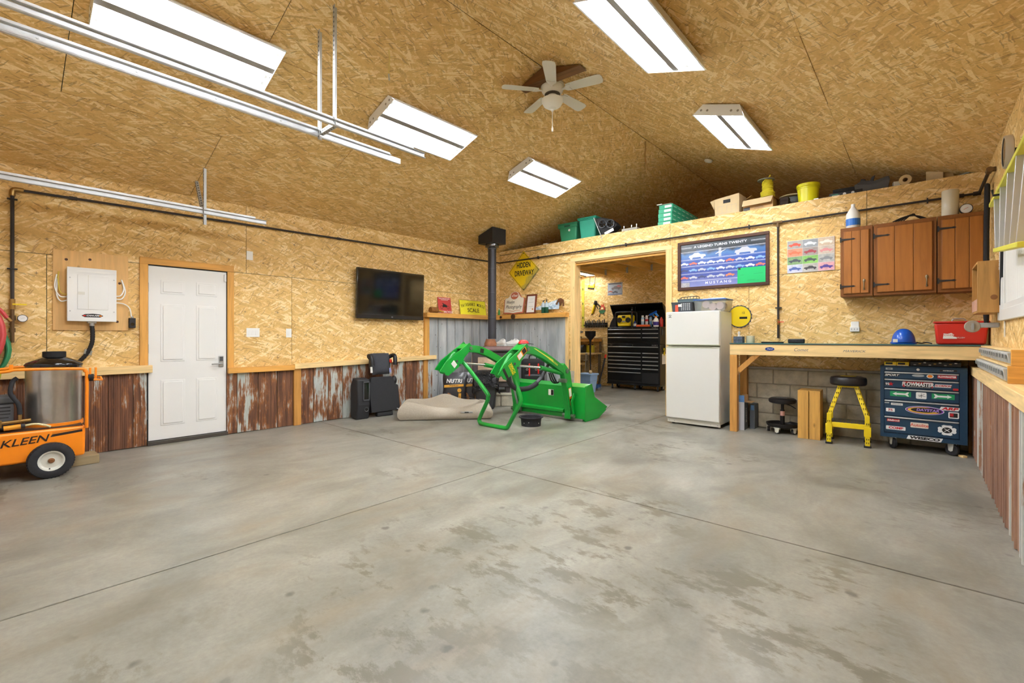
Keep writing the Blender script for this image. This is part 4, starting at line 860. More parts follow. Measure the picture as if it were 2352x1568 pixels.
part('red_tag', B().box(-.10, -.04, -.212, -.20, .17, .23), RED, t, bev=.004); part('carry_handle', B().tube([(-.07, 0, .59), (-.05, 0, .66), (.05, 0, .66), (.07, 0, .59)], .012, 8, 4), BLACK, t, smooth=True)
single('block_stand', B().box(-.21, .21, -.18, .18, 0, .2365), mat('slab_pale', '#b5ae9b', .9, var=.12), 'pale concrete block stand under the black backpack', 'block', (1.30, -.50, 0), math.radians(38), bev=.01)

# --- front loader
t = thing('front_loader', 'green tractor front loader with curved arms and bucket parked on the floor', 'front loader', (2.2, -1.9, 0))
O = Vector((2.2, -1.9, 0)); T0 = Matrix.Translation(-O)
BX0, BX1 = 1.58, 2.93
gd, N, bs = newmat('bucket_green'); cc = N.mix(N.ramp(N.math('ADD', N.math('MULTIPLY', N.sep(N.raw)[1], .9), N.math('MULTIPLY', N.noise(N.raw, 6, 5, .7), .5)), [(1.05, 0.0), (1.38, .8)]), hx('#07902e'), hx('#5f6a52')); N.L(cc, bs.inputs['Base Color']); bs.inputs['Roughness'].default_value = .38
def pp_(name, b, m, parent=t, **k): return part(name, b.xf(T0), m, parent, **k)
bk = pp_('bucket_back', B().box(BX0, BX1, -1.32, -1.312, .01, .50).prism([(BX0, -1.32, .50), (BX0, -1.312, .492), (BX0, -1.14, .53), (BX0, -1.15, .538)], (BX1-BX0, 0, 0)), GREEN, bev=.003)
pp_('bucket_floor', B().prism([(BX0, -1.32, .01), (BX0, -1.0, .006), (BX0, -.72, .125), (BX0, -.724, .135), (BX0, -1.0, .018), (BX0, -1.32, .022)], (BX1-BX0, 0, 0)), gd)
for x in (BX0-.006, BX1): pp_('side_plate', B().prism([(x, y, z) for y, z in ((-1.322, 0), (-1.322, .515), (-1.14, .545), (-1.06, .34), (-.70, .16), (-.70, .12), (-.95, .012))], (.008, 0, 0)), gd)
pp_('cutting_edge', B().prism([(BX0-.02, -.74, .112), (BX0-.02, -.60, .165), (BX0-.02, -.602, .178), (BX0-.02, -.745, .128)], (BX1-BX0+.04, 0, 0)), mat('worn_steel', '#8d8c84', .5, .6, var=.2), bev=.002)
pp_('back_channel', B().prism([(BX0+.13, -1.322, .17), (BX0+.13, -1.385, .155), (BX0+.13, -1.385, .115), (BX0+.13, -1.322, .085)], (.88, 0, 0)), GREEN, bev=.006)
pp_('wear_strip', B().box(BX0+.05, BX1-.03, -1.335, -1.321, .005, .035), mat('worn_steel', '#8d8c84', .5, .6, var=.2))
lb = pp_('warning_label', B().box(2.27, 2.37, -1.3225, -1.321, .34, .43), SW); pp_('label_print', B().box(2.32, 2.367, -1.3235, -1.3225, .345, .425), SB, lb)
def ribbon(cl, w_, x0, x1):
    n = len(cl); up, dn = [], []
    for i in range(n):
        a = Vector(cl[max(i-1, 0)]); c = Vector(cl[min(i+1, n-1)]); d = (c-a).normalized(); nr = Vector((-d[1], d[0])); p_ = Vector(cl[i]); ww = w_[i] if isinstance(w_, (list, tuple)) else w_
        up.append(p_+nr*ww/2); dn.append(p_-nr*ww/2)
    b = B()
    for i in range(n-1):
        q = [up[i], up[i+1], dn[i+1], dn[i]]; b.prism([(x0, y, z) for y, z in q], (x1-x0, 0, 0))
    vs = [(x0, y, z) for y, z in up]+[(x0, y, z) for y, z in dn]+[(x1, y, z) for y, z in up]+[(x1, y, z) for y, z in dn]; k = n; fs = []
    for i in range(n-1): fs += [(i, i+1, 2*k+i+1, 2*k+i), (k+i, 3*k+i, 3*k+i+1, k+i+1), (i, k+i, k+i+1, i+1), (2*k+i, 2*k+i+1, 3*k+i+1, 3*k+i)]
    fs += [(0, 2*k, 3*k, k), (k-1, 2*k-1, 4*k-1, 3*k-1)]
    return B().add(vs, fs)
def loader_arm(cx, dy):
    cl = [Vector(p) for p in ((-2.40+dy, 1.065), (-2.23+dy*.8, 1.052), (-2.06+dy*.6, 1.002), (-1.88+dy*.4, .925), (-1.70+dy*.2, .836), (-1.52, .745))]
    cl = [(p.x, p.y) for p in catmull([Vector((p[0], p[1], 0)) for p in cl], 4)]
    am = pp_('boom', ribbon(cl, .105, cx-.04, cx+.04), GREEN, bev=.006, seg=1)
    pp_('lower_boom', ribbon([(-1.56, .84), (-1.46, .70), (-1.41, .50), (-1.35, .18), (-1.335, .06)], [.06, .16, .15, .13, .10], cx-.045, cx+.045), GREEN, am, bev=.006, seg=1)
    pp_('knee_pin', B().cyl((cx-.055, -1.475, .74), (cx+.055, -1.475, .74), .035, seg=16).cyl((cx-.06, -1.52, .60), (cx+.06, -1.52, .60), .03, seg=14), mat('pin_steel', '#6a7f68', .4, .4), am)
    pp_('boom_foot', B().prism([(cx-.05, y, z) for y, z in ((-1.42, .03), (-1.40, .22), (-1.325, .22), (-1.325, .03))], (.10, 0, 0)), GREEN, am, bev=.01)
    pp_('bucket_link', B().bar((cx+.075, -1.36, .10), (cx+.075, -1.40, .30), .02, .05, (0, 1, 0)).bar((cx+.075, -1.40, .28), (cx+.075, -1.335, .40), .018, .045, (0, 1, 0)), GREEN, am, bev=.004)
    pp_('foot_pin', B().cyl((cx-.1, -1.37, .075), (cx+.1, -1.37, .075), .03, seg=14), mat('pin_steel', '#6a7f68', .4, .4), am)
    pp_('lift_cylinder', B().cyl((cx, -2.05+dy, .815), (cx, -1.50, .70), .032, seg=14), GREEN, am, smooth=True)
    pp_('cylinder_rod', B().cyl((cx, -2.62+dy, .875), (cx, -2.05+dy, .815), .017), CHROME, am, smooth=True)
    pl = [(-2.46, 1.152), (-2.42, 1.118), (-2.45, 1.035), (-2.556, .94), (-2.617, .84), (-2.735, .774), (-2.85, .705), (-2.90, .72), (-2.925, .755), (-3.0, .775), (-2.90, .895)]
    ms = pp_('mast_plate', B().prism([(cx+.085, y+dy, z) for y, z in pl], (.014, 0, 0)), GREEN, bev=.003)
    pp_('mast_plate', B().prism([(cx-.085, y+dy+.05, z+.012) for y, z in pl], (.014, 0, 0)), GREEN, bev=.003)
    pp_('mast_web', B().prism([(cx-.09, y+dy, z) for y, z in ((-2.45, 1.135), (-2.42, 1.125), (-2.53, 1.06), (-2.55, 1.07))], (.175, 0, 0)), GREEN, bev=.002)
    pp_('mast_tube', B().tube([(cx-.0, -2.84+dy, .80), (cx-.0, -2.70+dy, .98), (cx-.0, -2.66+dy, 1.0)], .032, 10, 3), GREEN, smooth=True)
    pp_('mast_pin', B().cyl((cx-.10, -2.44+dy*.9, 1.075), (cx+.115, -2.44+dy*.9, 1.075), .026, seg=14), mat('pin_steel', '#6a7f68', .4, .4))
    for y, z in ((-2.70, .90), (-2.64, .845)): pp_('plate_bolt', B().cyl((cx+.098, y+dy, z), (cx+.108, y+dy, z), .017, seg=6), DGREY, ms)
    return am, ms
amR, msR = loader_arm(2.68, 0); amL, msL = loader_arm(1.66, -.05)
# decals on the near arm and mast (they face +x)
Fd = lambda y, z, dy, dz, x=2.7800: T0 @ fr((x, y, z), (0, dy, dz), (0, -dz, dy))
dc = part('decal', flat(rect(.20, .075), Fd(-2.555, 1.025, .80, .60), .001), ORANGE, msR); part('decal_panel', flat(rect(.085, .065, -.05), Fd(-2.555, 1.025, .80, .60, 2.7812), .0008), SW, dc); part('decal_panel', flat(rect(.075, .065, .05), Fd(-2.555, 1.025, .80, .60, 2.7812), .0008), SB, dc)
text('200CX', .036, YELL, msR, Fd(-2.735, .845, .55, -.83), sx=1.1, bold=.001); text('LOADER', .026, YELL, msR, Fd(-2.765, .825, .55, -.83), sx=1.1, bold=.001)
part('decal', flat(rect(.17, .04), Fd(-2.86, .775, .55, -.83), .001), SB, msR)
part('decal_stripe', flat([(-.25, .0), (-.2, .012), (.22, .02), (.25, -.012), (.05, .0)], Fd(-2.02, .985, .9, -.40, 2.7205), .001), mat('decal_yellow', '#e5dc4a', .4), amR)
text('JOHN DEERE', .028, mat('decal_yellow', '#e5dc4a', .4), amR, Fd(-1.80, .885, .88, -.46, 2.7205), shear=.2)
dc = part('decal', flat(rect(.065, .26), Fd(-1.385, .36, .98, .18, 2.7255), .001), ORANGE, amR); part('decal_panel', flat(rect(.055, .12, 0, .06), Fd(-1.385, .36, .98, .18, 2.7267), .0008), SW, dc); part('decal_panel', flat(rect(.055, .06, 0, -.06), Fd(-1.385, .36, .98, .18, 2.7267), .0008), SB, dc)
part('decal', flat(rect(.075, .065), Fd(-2.20, 1.03, .98, -.2, 1.7005), .001), SB, amL); part('decal', flat(rect(.07, .09), Fd(-2.80, .86, .72, .69, 1.7600), .001), SW, msL)
pp_('parking_stand', B().tube([(1.63, -2.62, .90), (1.70, -2.58, .88), (2.09, -2.5, .47), (2.115, -2.5, .40), (2.10, -2.5, .34), (1.955, -2.5, .10), (1.96, -2.5, .05), (2.01, -2.5, .026), (2.40, -2.5, .024), (2.47, -2.5, .035), (2.51, -2.5, .08), (2.70, -2.5, .38), (2.71, -2.5, .44), (2.69, -2.5, .50), (2.60, -2.5, .70), (2.58, -2.5, .80)], .029, 10, 3), GREEN, smooth=True)
pp_('hose_sleeve', B().tube([(2.60, -2.62, .72), (2.62, -2.60, .63), (2.63, -2.48, .56), (2.64, -2.30, .545), (2.64, -2.16, .57), (2.64, -2.08, .60)], .034, 10, 4), RUBBER, smooth=True)
for k in range(4): pp_('hydraulic_hose', B().tube([(2.64+.014*(k-1.5), -2.12, .59), (2.64+.016*(k-1.5), -1.97, .68), (2.65+.016*(k-1.5), -1.88, .78+.008*k), (2.66+.01*(k-1.5), -1.83, .86)], .010, 8, 5), BLACK, smooth=True)
for k in range(3): pp_('hydraulic_hose', B().tube([(2.60, -1.75+.04*k, .72), (2.58, -1.66+.05*k, .60), (2.58, -1.56+.03*k, .56), (2.62, -1.45, .60+.03*k)], .010, 8, 5), BLACK, smooth=True)
for k in range(3): pp_('steel_line', B().tube([(1.715+.012*k, -1.56, .62), (1.715+.012*k, -1.50, .40), (1.715+.012*k, -1.42, .16)], .008, 6, 3), STEEL, smooth=True)
t = thing('ball_cap', 'red and black ball cap hanging on the loader mast top', 'cap', (2.64, -2.36, 1.145), math.radians(60))
part('crown', B().grid(lambda u, v: (.075*math.cos(2*math.pi*u)*math.cos(v*math.pi/2), .06*math.sin(2*math.pi*u)*math.cos(v*math.pi/2), .055*math.sin(v*math.pi/2)), 20, 6), RED, t, smooth=True); part('brim', B().prism([(-.05, -.058, 0), (.08, -.062, 0), (.13, -.04, -.01), (.14, 0, -.01), (.13, .04, -.01), (.08, .062, 0), (-.05, .058, 0)], (0, 0, .006)), BLACK, t, bev=.002)

# --- dog pan, dog bed, car seat parts
t = thing('rubber_pan', 'black rubber feed pan on the floor in front of the bucket', 'pan', (2.50, -2.03, 0))
part('bowl', B().lathe([(.0001, .012), (.125, .012), (.15, .11), (.172, .115), (.172, .128), (.162, .13), (.145, .12), (.135, 0), (.0001, 0)], (0, 0, 0), 32), RUBBER, t, smooth=True)
for a in (0, 1, 3): part('pale_splash', B().lathe([(.0001, 0), (.006, 0), (.006, .0015)], (0, 0, 0), 8, 'x').xf(Matrix.Rotation(a*.5-1.6, 4, 'Z') @ Matrix.Translation((.147, 0, .05+.012*(a % 3)))), OFFW, t)
BED = mat('bed_fabric', '#aca292', .95, var=.10, vscale=70, bump=.2, bscale=140)
t = thing('dog_bed', 'slumped beige fabric dog bed on the floor by the left wall', 'dog bed', (.97, -2.27, 0), math.radians(48.5))
def bedtop(u, v):
    x = -.66+1.32*u; y = -.42+.84*v; e = max(abs(2*u-1), abs(2*v-1)); ring = min(1, max(0, (e-.45)/.40))
    h = .10+.115*ring+.05*max(0, -x)*ring+.03*math.sin(6*x+3*y)*(1-ring)
    if v > .5: h += ring*(.10*math.exp(-((x+.02)/.20)**2)-.02)
    else: h += ring*(-.045*math.exp(-((x-.05)/.38)**2)+.03*math.exp(-((x+.55)/.22)**2)+.035*math.exp(-((x-.58)/.2)**2))
    k = max(0, (e-.86)/.14); h *= (1-.30*k*k); return (x*(1+.03*k), y*(1+.03*k), h)
nu, nv = 44, 32; bt = B().grid(bedtop, nu, nv)
rim = [(i, 0) for i in range(nu)]+[(nu, j) for j in range(nv)]+[(i, nv) for i in range(nu, 0, -1)]+[(0, j) for j in range(nv, 0, -1)]; n_ = len(rim); base = len(bt.v); lay = []
for q, (kz, out) in enumerate(((.62, 1.035), (.30, 1.03), (.06, .985), (.0, .93))):
    for (i, j) in rim: p_ = bt.v[i*(nv+1)+j]; bt.v.append((p_[0]*out, p_[1]*out, p_[2]*kz+.002))
idx = lambda q, k: (rim[k % n_][0]*(nv+1)+rim[k % n_][1]) if q < 0 else base+q*n_+k % n_
for q in range(-1, 3):
    for k in range(n_): bt.f.append((idx(q, k), idx(q, k+1), idx(q+1, k+1), idx(q+1, k)))
part('cushion', bt, BED, t, smooth=True)
part('seam_line', B().tube([(.30, .40, .235), (.46, .25, .22), (.57, -.02, .222), (.56, -.30, .22)], .004, 6, 4), DGREY, t); part('brand_tag', B().box(.22, .40, -.452, -.440, .10, .125), GREY, t, bev=.002); part('woven_mark', B().box(.28, .34, -.4545, -.451, .105, .12), SB, t)
BLK2 = mat('moulded_black', '#232326', .6, bump=.1, bscale=200)
t = thing('seat_console', 'black moulded seat console with a cup holder against the left wall', 'console', (.20, -3.33, 0), math.radians(-6))
part('shell', B().prism([(-.10, -.10, .02), (.12, -.10, .0), (.16, -.10, .22), (.15, -.10, .60), (-.02, -.10, .62), (-.10, -.10, .5)], (0, .20, 0)), BLK2, t, bev=.02)
part('storage_recess', B().box(.150, .164, .0, .075, .30, .55), BLACKG, t); part('recess_rim', B().box(.150, .168, -.012, .0, .28, .57).box(.150, .168, .075, .087, .28, .57).box(.150, .168, -.012, .087, .55, .57).box(.150, .168, -.012, .087, .28, .30), DGREY, t)
part('cup_ring', B().lathe([(.026, .152), (.034, .156), (.034, .14)], (0, .045, .15), 18, 'x'), DGREY, t); part('cup_hole', B().cyl((.14, .045, .15), (.150, .045, .15), .027), BLACKG, t)
t = thing('folded_seat', 'black carpeted folded seat back leaning on the left wall', 'seat back', (.30, -2.95, 0), (0, math.radians(-7), math.radians(-4)))
part('foot_block', B().box(-.06, .02, -.13, .14, .0, .07), BLK2, t, bev=.015)
pts = [(-.235, .07), (.215, .07), (.26, .12), (.25, .47), (.20, .49), (.19, .50), (.17, .585), (.14, .615), (-.19, .615), (-.215, .59), (-.22, .54), (-.255, .51)]
part('carpet_panel', B().prism([(.0, y, z) for y, z in pts], (.035, 0, 0)), mat('black_carpet', '#2b2b2d', .95, var=.15, vscale=120), t, bev=.01)
part('back_shell', B().prism([(-.07, y*.96, z) for y, z in pts], (.07, 0, 0)), BLK2, t, bev=.02); part('hinge_knob', B().ball((.0, .20, .55), .055, (.8, .8, 1.3)), BLACK, t, smooth=True); part('seat_belt', B().tube([(.03, .20, .10), (.06, .27, .06), (.05, .31, .03)], .008, 6, 3), GREY, t)
t = thing('booster_seat', 'black child booster seat with red belt guides on the folded seat', 'booster seat', (.21, -2.99, .645), (0, math.radians(-8), math.radians(-3)))
def cush(u, v):
    y = -.17+.34*u; z = .0+.33*v; e = (1-(2*u-1)**4)*(1-(2*v-1)**6); return (.05+.055*e, y*(.86+.16*math.sin(v*2.6)), z)
part('seat_pad', B().grid(cush, 14, 12), CHAR, t, smooth=True); part('seat_shell', B().prism([(.0, y, z) for y, z in ((-.13, 0), (.13, 0), (.18, .12), (.17, .30), (.12, .335), (-.12, .335), (-.17, .30), (-.18, .12))], (.055, 0, 0)), BLACK, t, bev=.02)
for sg in (-1, 1):
    part('armrest', B().tube([(.04, sg*.17, .27), (.09, sg*.205, .29), (.15, sg*.205, .27), (.165, sg*.20, .2), (.16, sg*.195, .13)], .032, 12, 4), BLACK, t, smooth=True)
    part('belt_guide', B().ball((.085, sg*.165, .20), .03, (.7, .8, 1.1), 10, 8), mat('guide_red', '#e0391c', .4), t, smooth=True)
part('care_label', B().box(.07, .072, -.186, -.15, .03, .12), PAPER, t); part('blue_tag', B().box(.085, .088, .13, .16, .02, .09), mat('tag_blue', '#8a96d0', .6), t)
# ================================================================== FRIDGE, POSTERS, CABINETS, BENCH
FRW = mat('fridge_white', '#deddd8', .35); FRS = mat('fridge_side', '#b9a98c', .4); FRG = mat('fridge_seal', '#b3b59b', .6)
t = thing('refrigerator', 'white two-door refrigerator beside the storeroom opening', 'refrigerator', (4.21, -.31, 0))
part('cabinet', B().box(-.362, .362, -.235, .245, .05, 1.585), FRW, t, bev=.006)
for sg in (-1, 1): part('foot', B().cyl((sg*.3, -.2, 0), (sg*.3, -.2, .05), .02), DGREY, t)
for sg in (-1, 1): part('foot', B().cyl((sg*.3, .22, 0), (sg*.3, .22, .05), .02), DGREY, t)
part('kick_grille', B().box(-.362, .362, -.262, -.236, .02, .085), OFFW, t, bev=.004)
dF = part('freezer_door', B().box(-.366, .366, -.305, -.245, 1.118, 1.590), FRW, t, bev=.012); dR = part('main_door', B().box(-.366, .366, -.305, -.245, .09, 1.096), FRW, t, bev=.012)
part('door_seal', B().box(-.355, .355, -.246, -.235, .1, 1.58), FRG, t)
part('door_handle', B().box(-.36, .36, -.3075, -.300, 1.122, 1.134), FRG, dF, bev=.003); part('door_handle', B().box(-.36, .36, -.3075, -.300, 1.080, 1.092), FRG, dR, bev=.003)
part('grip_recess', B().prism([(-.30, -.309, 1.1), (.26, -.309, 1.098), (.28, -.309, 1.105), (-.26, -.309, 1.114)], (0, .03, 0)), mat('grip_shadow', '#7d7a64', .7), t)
part('badge', B().tube([(-.325, -.3065, 1.535), (-.305, -.3065, 1.548), (-.285, -.3065, 1.535)], .003, 6, 3).tube([(-.325, -.3065, 1.51), (-.305, -.3065, 1.52), (-.285, -.3065, 1.51)], .003, 6, 3).cyl((-.305, -.305, 1.522), (-.305, -.308, 1.522), .007), SB, dF)
for x in (-.33, -.26, .24, .33): part('grille_dimple', B().cyl((x, -.2625, .045), (x, -.264, .045), .004, seg=8), DGREY, t)
# on the fridge
def basket(label, x, y, m_, w_, d_, h, tall=False):
    t = thing('storage_basket', label, 'basket', (x, y, 1.592))
    k = .90
    for sx_ in (-1, 1): part('side_wall', B().prism([(sx_*w_*k, -d_*k, 0), (sx_*w_, -d_, h), (sx_*w_, d_, h), (sx_*w_*k, d_*k, 0)], (-sx_*.005, 0, 0)), m_, t)
    for sy_ in (-1, 1): part('side_wall', B().prism([(-w_*k, sy_*d_*k, 0), (-w_, sy_*d_, h), (w_, sy_*d_, h), (w_*k, sy_*d_*k, 0)], (0, -sy_*.005, 0)), m_, t)
    part('base', B().box(-w_*k, w_*k, -d_*k, d_*k, 0, .005), m_, t); part('rim', B().tube([(-w_, -d_, h), (w_, -d_, h), (w_, d_, h), (-w_, d_, h)], .007, 6, 0, True), m_, t)
    return t
t = basket('dark grey perforated basket on the refrigerator, left of the clear tote', 4.02, -.38, mat('basket_dark', '#3e444b', .5), .145, .12, .135)
sl_ = B()
for i in range(9):
    for j in range(5):
        x = -.11+.0275*i; z = .025+.021*j
        if x > -.02: sl_.box(x, x+.014, -.1245+.0004*j*-6, -.1195, z, z+.012)
part('basket_slots', sl_, mat('slot_pale', '#b9bdbf', .6), t, kind='stuff')
part('red_packet', B().box(-.085, -.045, -.128, -.11, .002, .10), mat('packet_red', '#d5482c', .5), t, bev=.003); part('paper_label', B().box(-.042, .01, -.1285, -.118, .075, .11), PAPER, t)
t = basket('slate blue bin with a wire handle behind the grey basket', 4.0, -.12, mat('bin_slate', '#5d7176', .5), .145, .10, .20)
part('wire_handle', B().tube([(-.14, 0, .2), (-.13, 0, .235), (.11, 0, .245), (.14, 0, .2)], .005, 6, 3), BLACK, t)
for k in range(6): part('wire_prong', B().tube([(-.12+.045*k, 0, .238), (-.11+.045*k, -.04, .225), (-.11+.045*k, -.05, .20)], .004, 6, 2), BLACK, t)
t = thing('clear_tote', 'clear plastic tote with a blue lid on the refrigerator', 'tote', (4.385, -.27, 1.592))
CLR = mat('clear_plastic', '#c5cdc8', .25, alpha=.22)
part('tote_body', B().prism([(-.20, -.14, 0), (.20, -.14, 0), (.215, -.155, .16), (-.215, -.155, .16)], (0, .003, 0)).prism([(-.20, .14, 0), (.20, .14, 0), (.215, .155, .16), (-.215, .155, .16)], (0, -.003, 0)).prism([(.20, -.14, 0), (.20, .14, 0), (.215, .155, .16), (.215, -.155, .16)], (-.003, 0, 0)).prism([(-.20, -.14, 0), (-.20, .14, 0), (-.215, .155, .16), (-.215, -.155, .16)], (.003, 0, 0)).box(-.2, .2, -.14, .14, 0, .003), CLR, t)
part('tote_lid', B().box(-.225, .225, -.165, .165, .158, .172), mat('lid_blue', '#3a66ae', .4), t, bev=.005)
for k, (x, z) in enumerate(((-.06, .10), (.03, .066), (.125, .075))): part('disc_stack', B().cyl((x, -.115, z), (x, .05, z), .052, seg=22), mat('disc_pink', '#cdaaa8', .5), t, smooth=True)
single('papers', B().box(-.13, .13, -.07, .07, 0, .014).box(-.06, .15, -.05, .06, .014, .022), mat('paper_mix', '#dcdad6', .8, var=.2, vscale=20), 'loose papers lying on the blue tote lid', 'papers', (4.385, -.27, 1.765), .2)
t = thing('saw_blade_sign', 'round yellow and black saw blade sign behind the refrigerator', 'sign', (4.66, -.006, 1.36))
n = 40; part('blade_disc', flat([((.165 if k % 2 else .155)*math.cos(2*math.pi*k/n), (.165 if k % 2 else .155)*math.sin(2*math.pi*k/n)) for k in range(n)], f_back(0, 0, .165), .003), DGREY, t)
part('face', flat(oval(.145, .145, n=36), f_back(0, -.0032, .165), .001), YELL, t); part('print_band', flat(rect(.10, .03, .05, -.02), f_back(0, -.0044, .165), .0006), SB, t); text('12', .03, SB, t, f_back(.05, -.0044, .215))

# framed blue car poster
PB, N, bs = newmat('poster_blue'); sp = N.sep(N.raw); g_ = N.ramp(N.math('ADD', sp[2], N.math('MULTIPLY_ADD', N.noise(N.raw, 4, 3, .5), .22, -.11)), [(.05, hx('#7f86bb')), (.22, hx('#3a4a94')), (.43, hx('#33549f')), (.53, hx('#4a74ab')), (.585, hx('#2b3136')), (.72, hx('#4c5358'))])
N.L(g_, bs.inputs['Base Color']); bs.inputs['Roughness'].default_value = .25
t = thing('framed_poster', 'large dark-framed blue poster of car silhouettes on the back wall', 'framed poster', (4.41, -.002, 1.945))
W2, HH = .63, .735
for a in ((-W2, W2, 0, .045), (-W2, W2, HH-.045, HH), (-W2, -W2+.045, .0455, HH-.0455), (W2-.045, W2, .0455, HH-.0455)): part('frame_bar', B().box(a[0], a[1], -.03, 0, a[2], a[3]), FRAMEW, t, bev=.005)
ps = part('poster', B().box(-W2+.04, W2-.04, -.012, -.002, .04, HH-.04), PB, t)
PWT = mat('print_white', '#e4e8f0', .4); PR1 = mat('print_red', '#cf6a5c', .4); PR2 = mat('print_skyblue', '#7ea6dc', .4); PR3 = mat('print_grey', '#b9bcc4', .4); PR4 = mat('print_navy', '#2c3566', .4)
for z in (.135, .245, .357, .457, .575): part('road_line', B().box(-.585, .585, -.0128, -.012, z, z+.004).box(-.585, .585, -.0128, -.012, z-.010, z-.008), PWT, ps)
part('road_line', B().box(-.585, -.42, -.0128, -.012, .64, .644).box(-.585, -.42, -.0128, -.012, .63, .632).box(.40, .585, -.0128, -.012, .64, .644).box(.40, .585, -.0128, -.012, .63, .632), PWT, ps); text('A LEGEND TURNS TWENTY', .034, PWT, ps, f_back(-.02, -.0125, .640), sx=1.25, bold=.0008); text('M U S T A N G', .036, PWT, ps, f_back(-.04, -.0125, .092), sx=1.15, bold=.001)
part('pony_badge', flat(rect(.012, .125, -.022, .53), f_back(0, -.0125, 0), .0006).merge(flat(rect(.012, .125, -.002, .53), f_back(0, -.0125, 0), .0006)).merge(flat([(-.08, .51), (-.03, .535), (.02, .53), (.075, .56), (.02, .545), (.01, .515), (-.03, .52), (-.07, .505)], f_back(0, -.0132, 0), .0006)), PWT, ps)
def cars(z, w_, xs, mats, F=lambda x, z: f_back(x, -.0126, z)):
    for k, x in enumerate(xs): part('car_print', flat(car(w_, 0, 0, k % 3 == 1), F(x, z), .0006), mats[k % len(mats)], ps)
cars(.505, .25, [-.34], [PWT]); cars(.505, .29, [.33], [PR3])
cars(.395, .125, [-.53+.131*k for k in range(9)], [PWT, PR1, PWT, PWT, PWT, PR1, PR3, PWT, PR2])
cars(.295, .125, [-.53+.131*k for k in range(9)], [PR4, PR2, PR3, PR2, PWT, PR3, PR2, PWT, PR1])
cars(.185, .125, [-.53+.131*k for k in range(6)], [PR1, PR3, PR4, PR3, PR3, mat('print_orange', '#dd7b50', .4)])
part('inset_photo', B().box(-.583, -.45, -.0128, -.012, .045, .115), mat('photo_grey', '#a5a4a6', .5, var=.4, vscale=40), ps)
t = thing('green_note', 'bright green paper note taped over the poster corner', 'note', (4.815, -.0165, 1.985))
part('note_paper', B().box(-.18, .18, -.001, 0, 0, .225), mat('note_green', '#13b463', .7), t); part('tape', B().box(-.17, -.14, -.002, -.001, .20, .23), SB, t)
for w_, z, x in ((.05, .12, -.12), (.12, .13, .09), (.10, .05, 0), (.16, .035, .02)): part('pencil_line', B().box(x-w_/2, x+w_/2, -.0016, -.001, z, z+.003), mat('note_pencil', '#0d7a45', .7), t)
t = thing('photo_collage', 'unframed collage print of twelve car photographs on the back wall', 'photo collage', (5.51, -.002, 2.08))
part('backing_board', B().box(-.26, .26, -.008, 0, 0, .425), PAPER, t)
cells = [('#a7a39b', '#d8482f'), ('#8e9296', '#d5d8dc'), ('#c9b49a', '#ece5d8'), ('#cf8a6b', '#d5673f'), ('#9b8f88', '#a03640'), ('#c5b6a6', '#d58c8a'), ('#7fa06d', '#4b5158'), ('#86bf5f', '#3f4a48'), ('#b0b0ac', '#84888a'), ('#c7cce0', '#4d63a8'), ('#b7b4ae', '#3b3a3c'), ('#d9a2a8', '#4a3c92')]
for i, (bgc, cc_) in enumerate(cells):
    cx, cz = -.172+.172*(i % 3), .37-.105*(i//3)
    ph = part('photo', B().box(cx-.085, cx+.085, -.0088, -.008, cz-.051, cz+.051), mat('photo_bg'+str(i), bgc, .4, var=.22, vscale=22), t); part('car_print', flat(car(.14, 0, 0, i % 2 == 0), f_back(cx, -.0089, cz-.005), .0006), mat('photo_car'+str(i), cc_, .4), ph)

# air line on the back wall with a drop
t = thing('air_pipe', 'black iron air pipe running along the back wall with a drop over the bench', 'pipe', (0, 0, 0))
part('pipe_run', B().tube([(.04, -.035, 2.772), (7.03, -.035, 2.772)], .0125, 8), IRON, t, smooth=True)
part('pipe_drop', B().tube([(5.146, -.035, 2.772), (5.15, -.035, 1.25)], .0125, 8), IRON, t, smooth=True); part('tee', B().cyl((5.09, -.035, 2.772), (5.20, -.035, 2.772), .02).cyl((5.146, -.035, 2.71), (5.146, -.035, 2.772), .018), mat('rusty_brass', '#6e5436', .5, .5), t)
vl = part('ball_valve', B().cyl((5.15, -.035, 1.40), (5.15, -.035, 1.47), .019), BRASS, t); part('valve_lever', B().box(5.15, 5.22, -.058, -.054, 1.43, 1.44), mat('guide_red', '#e0391c', .4), vl); part('coupler', B().cyl((5.15, -.035, 1.22), (5.15, -.035, 1.40), .014), IRON, t)
part('coupling', B().cyl((3.2, -.035, 2.772), (3.27, -.035, 2.772), .017), IRON, t)
for x in (1.05, 2.906, 4.79, 6.635): part('pipe_clamp', B().box(x-.007, x+.007, -.05, -.002, 2.745, 2.80), BLACK, t, bev=.002)
part('pipe_clamp', B().box(5.115, 5.185, -.05, -.002, 1.62, 1.634), BLACK, t)
part('corner_union', B().cyl((6.86, -.035, 2.772), (6.93, -.035, 2.772), .021).cyl((7.0, -.035, 2.772), (7.06, -.035, 2.772), .022), IRON, t)
part('pipe_return', B().tube([(7.045, -.035, 2.772), (7.05, -.035, 2.78), (7.055, -.55, 2.79), (7.055, -.82, 2.79)], .0145, 8), IRON, t, smooth=True); part('wall_elbow', B().cyl((7.055, -.80, 2.79), (7.055, -.90, 2.79), .024).cyl((7.055, -.87, 2.79), (7.098, -.87, 2.79), .022), mat('rusty_brass', '#6e5436', .5, .5), t)

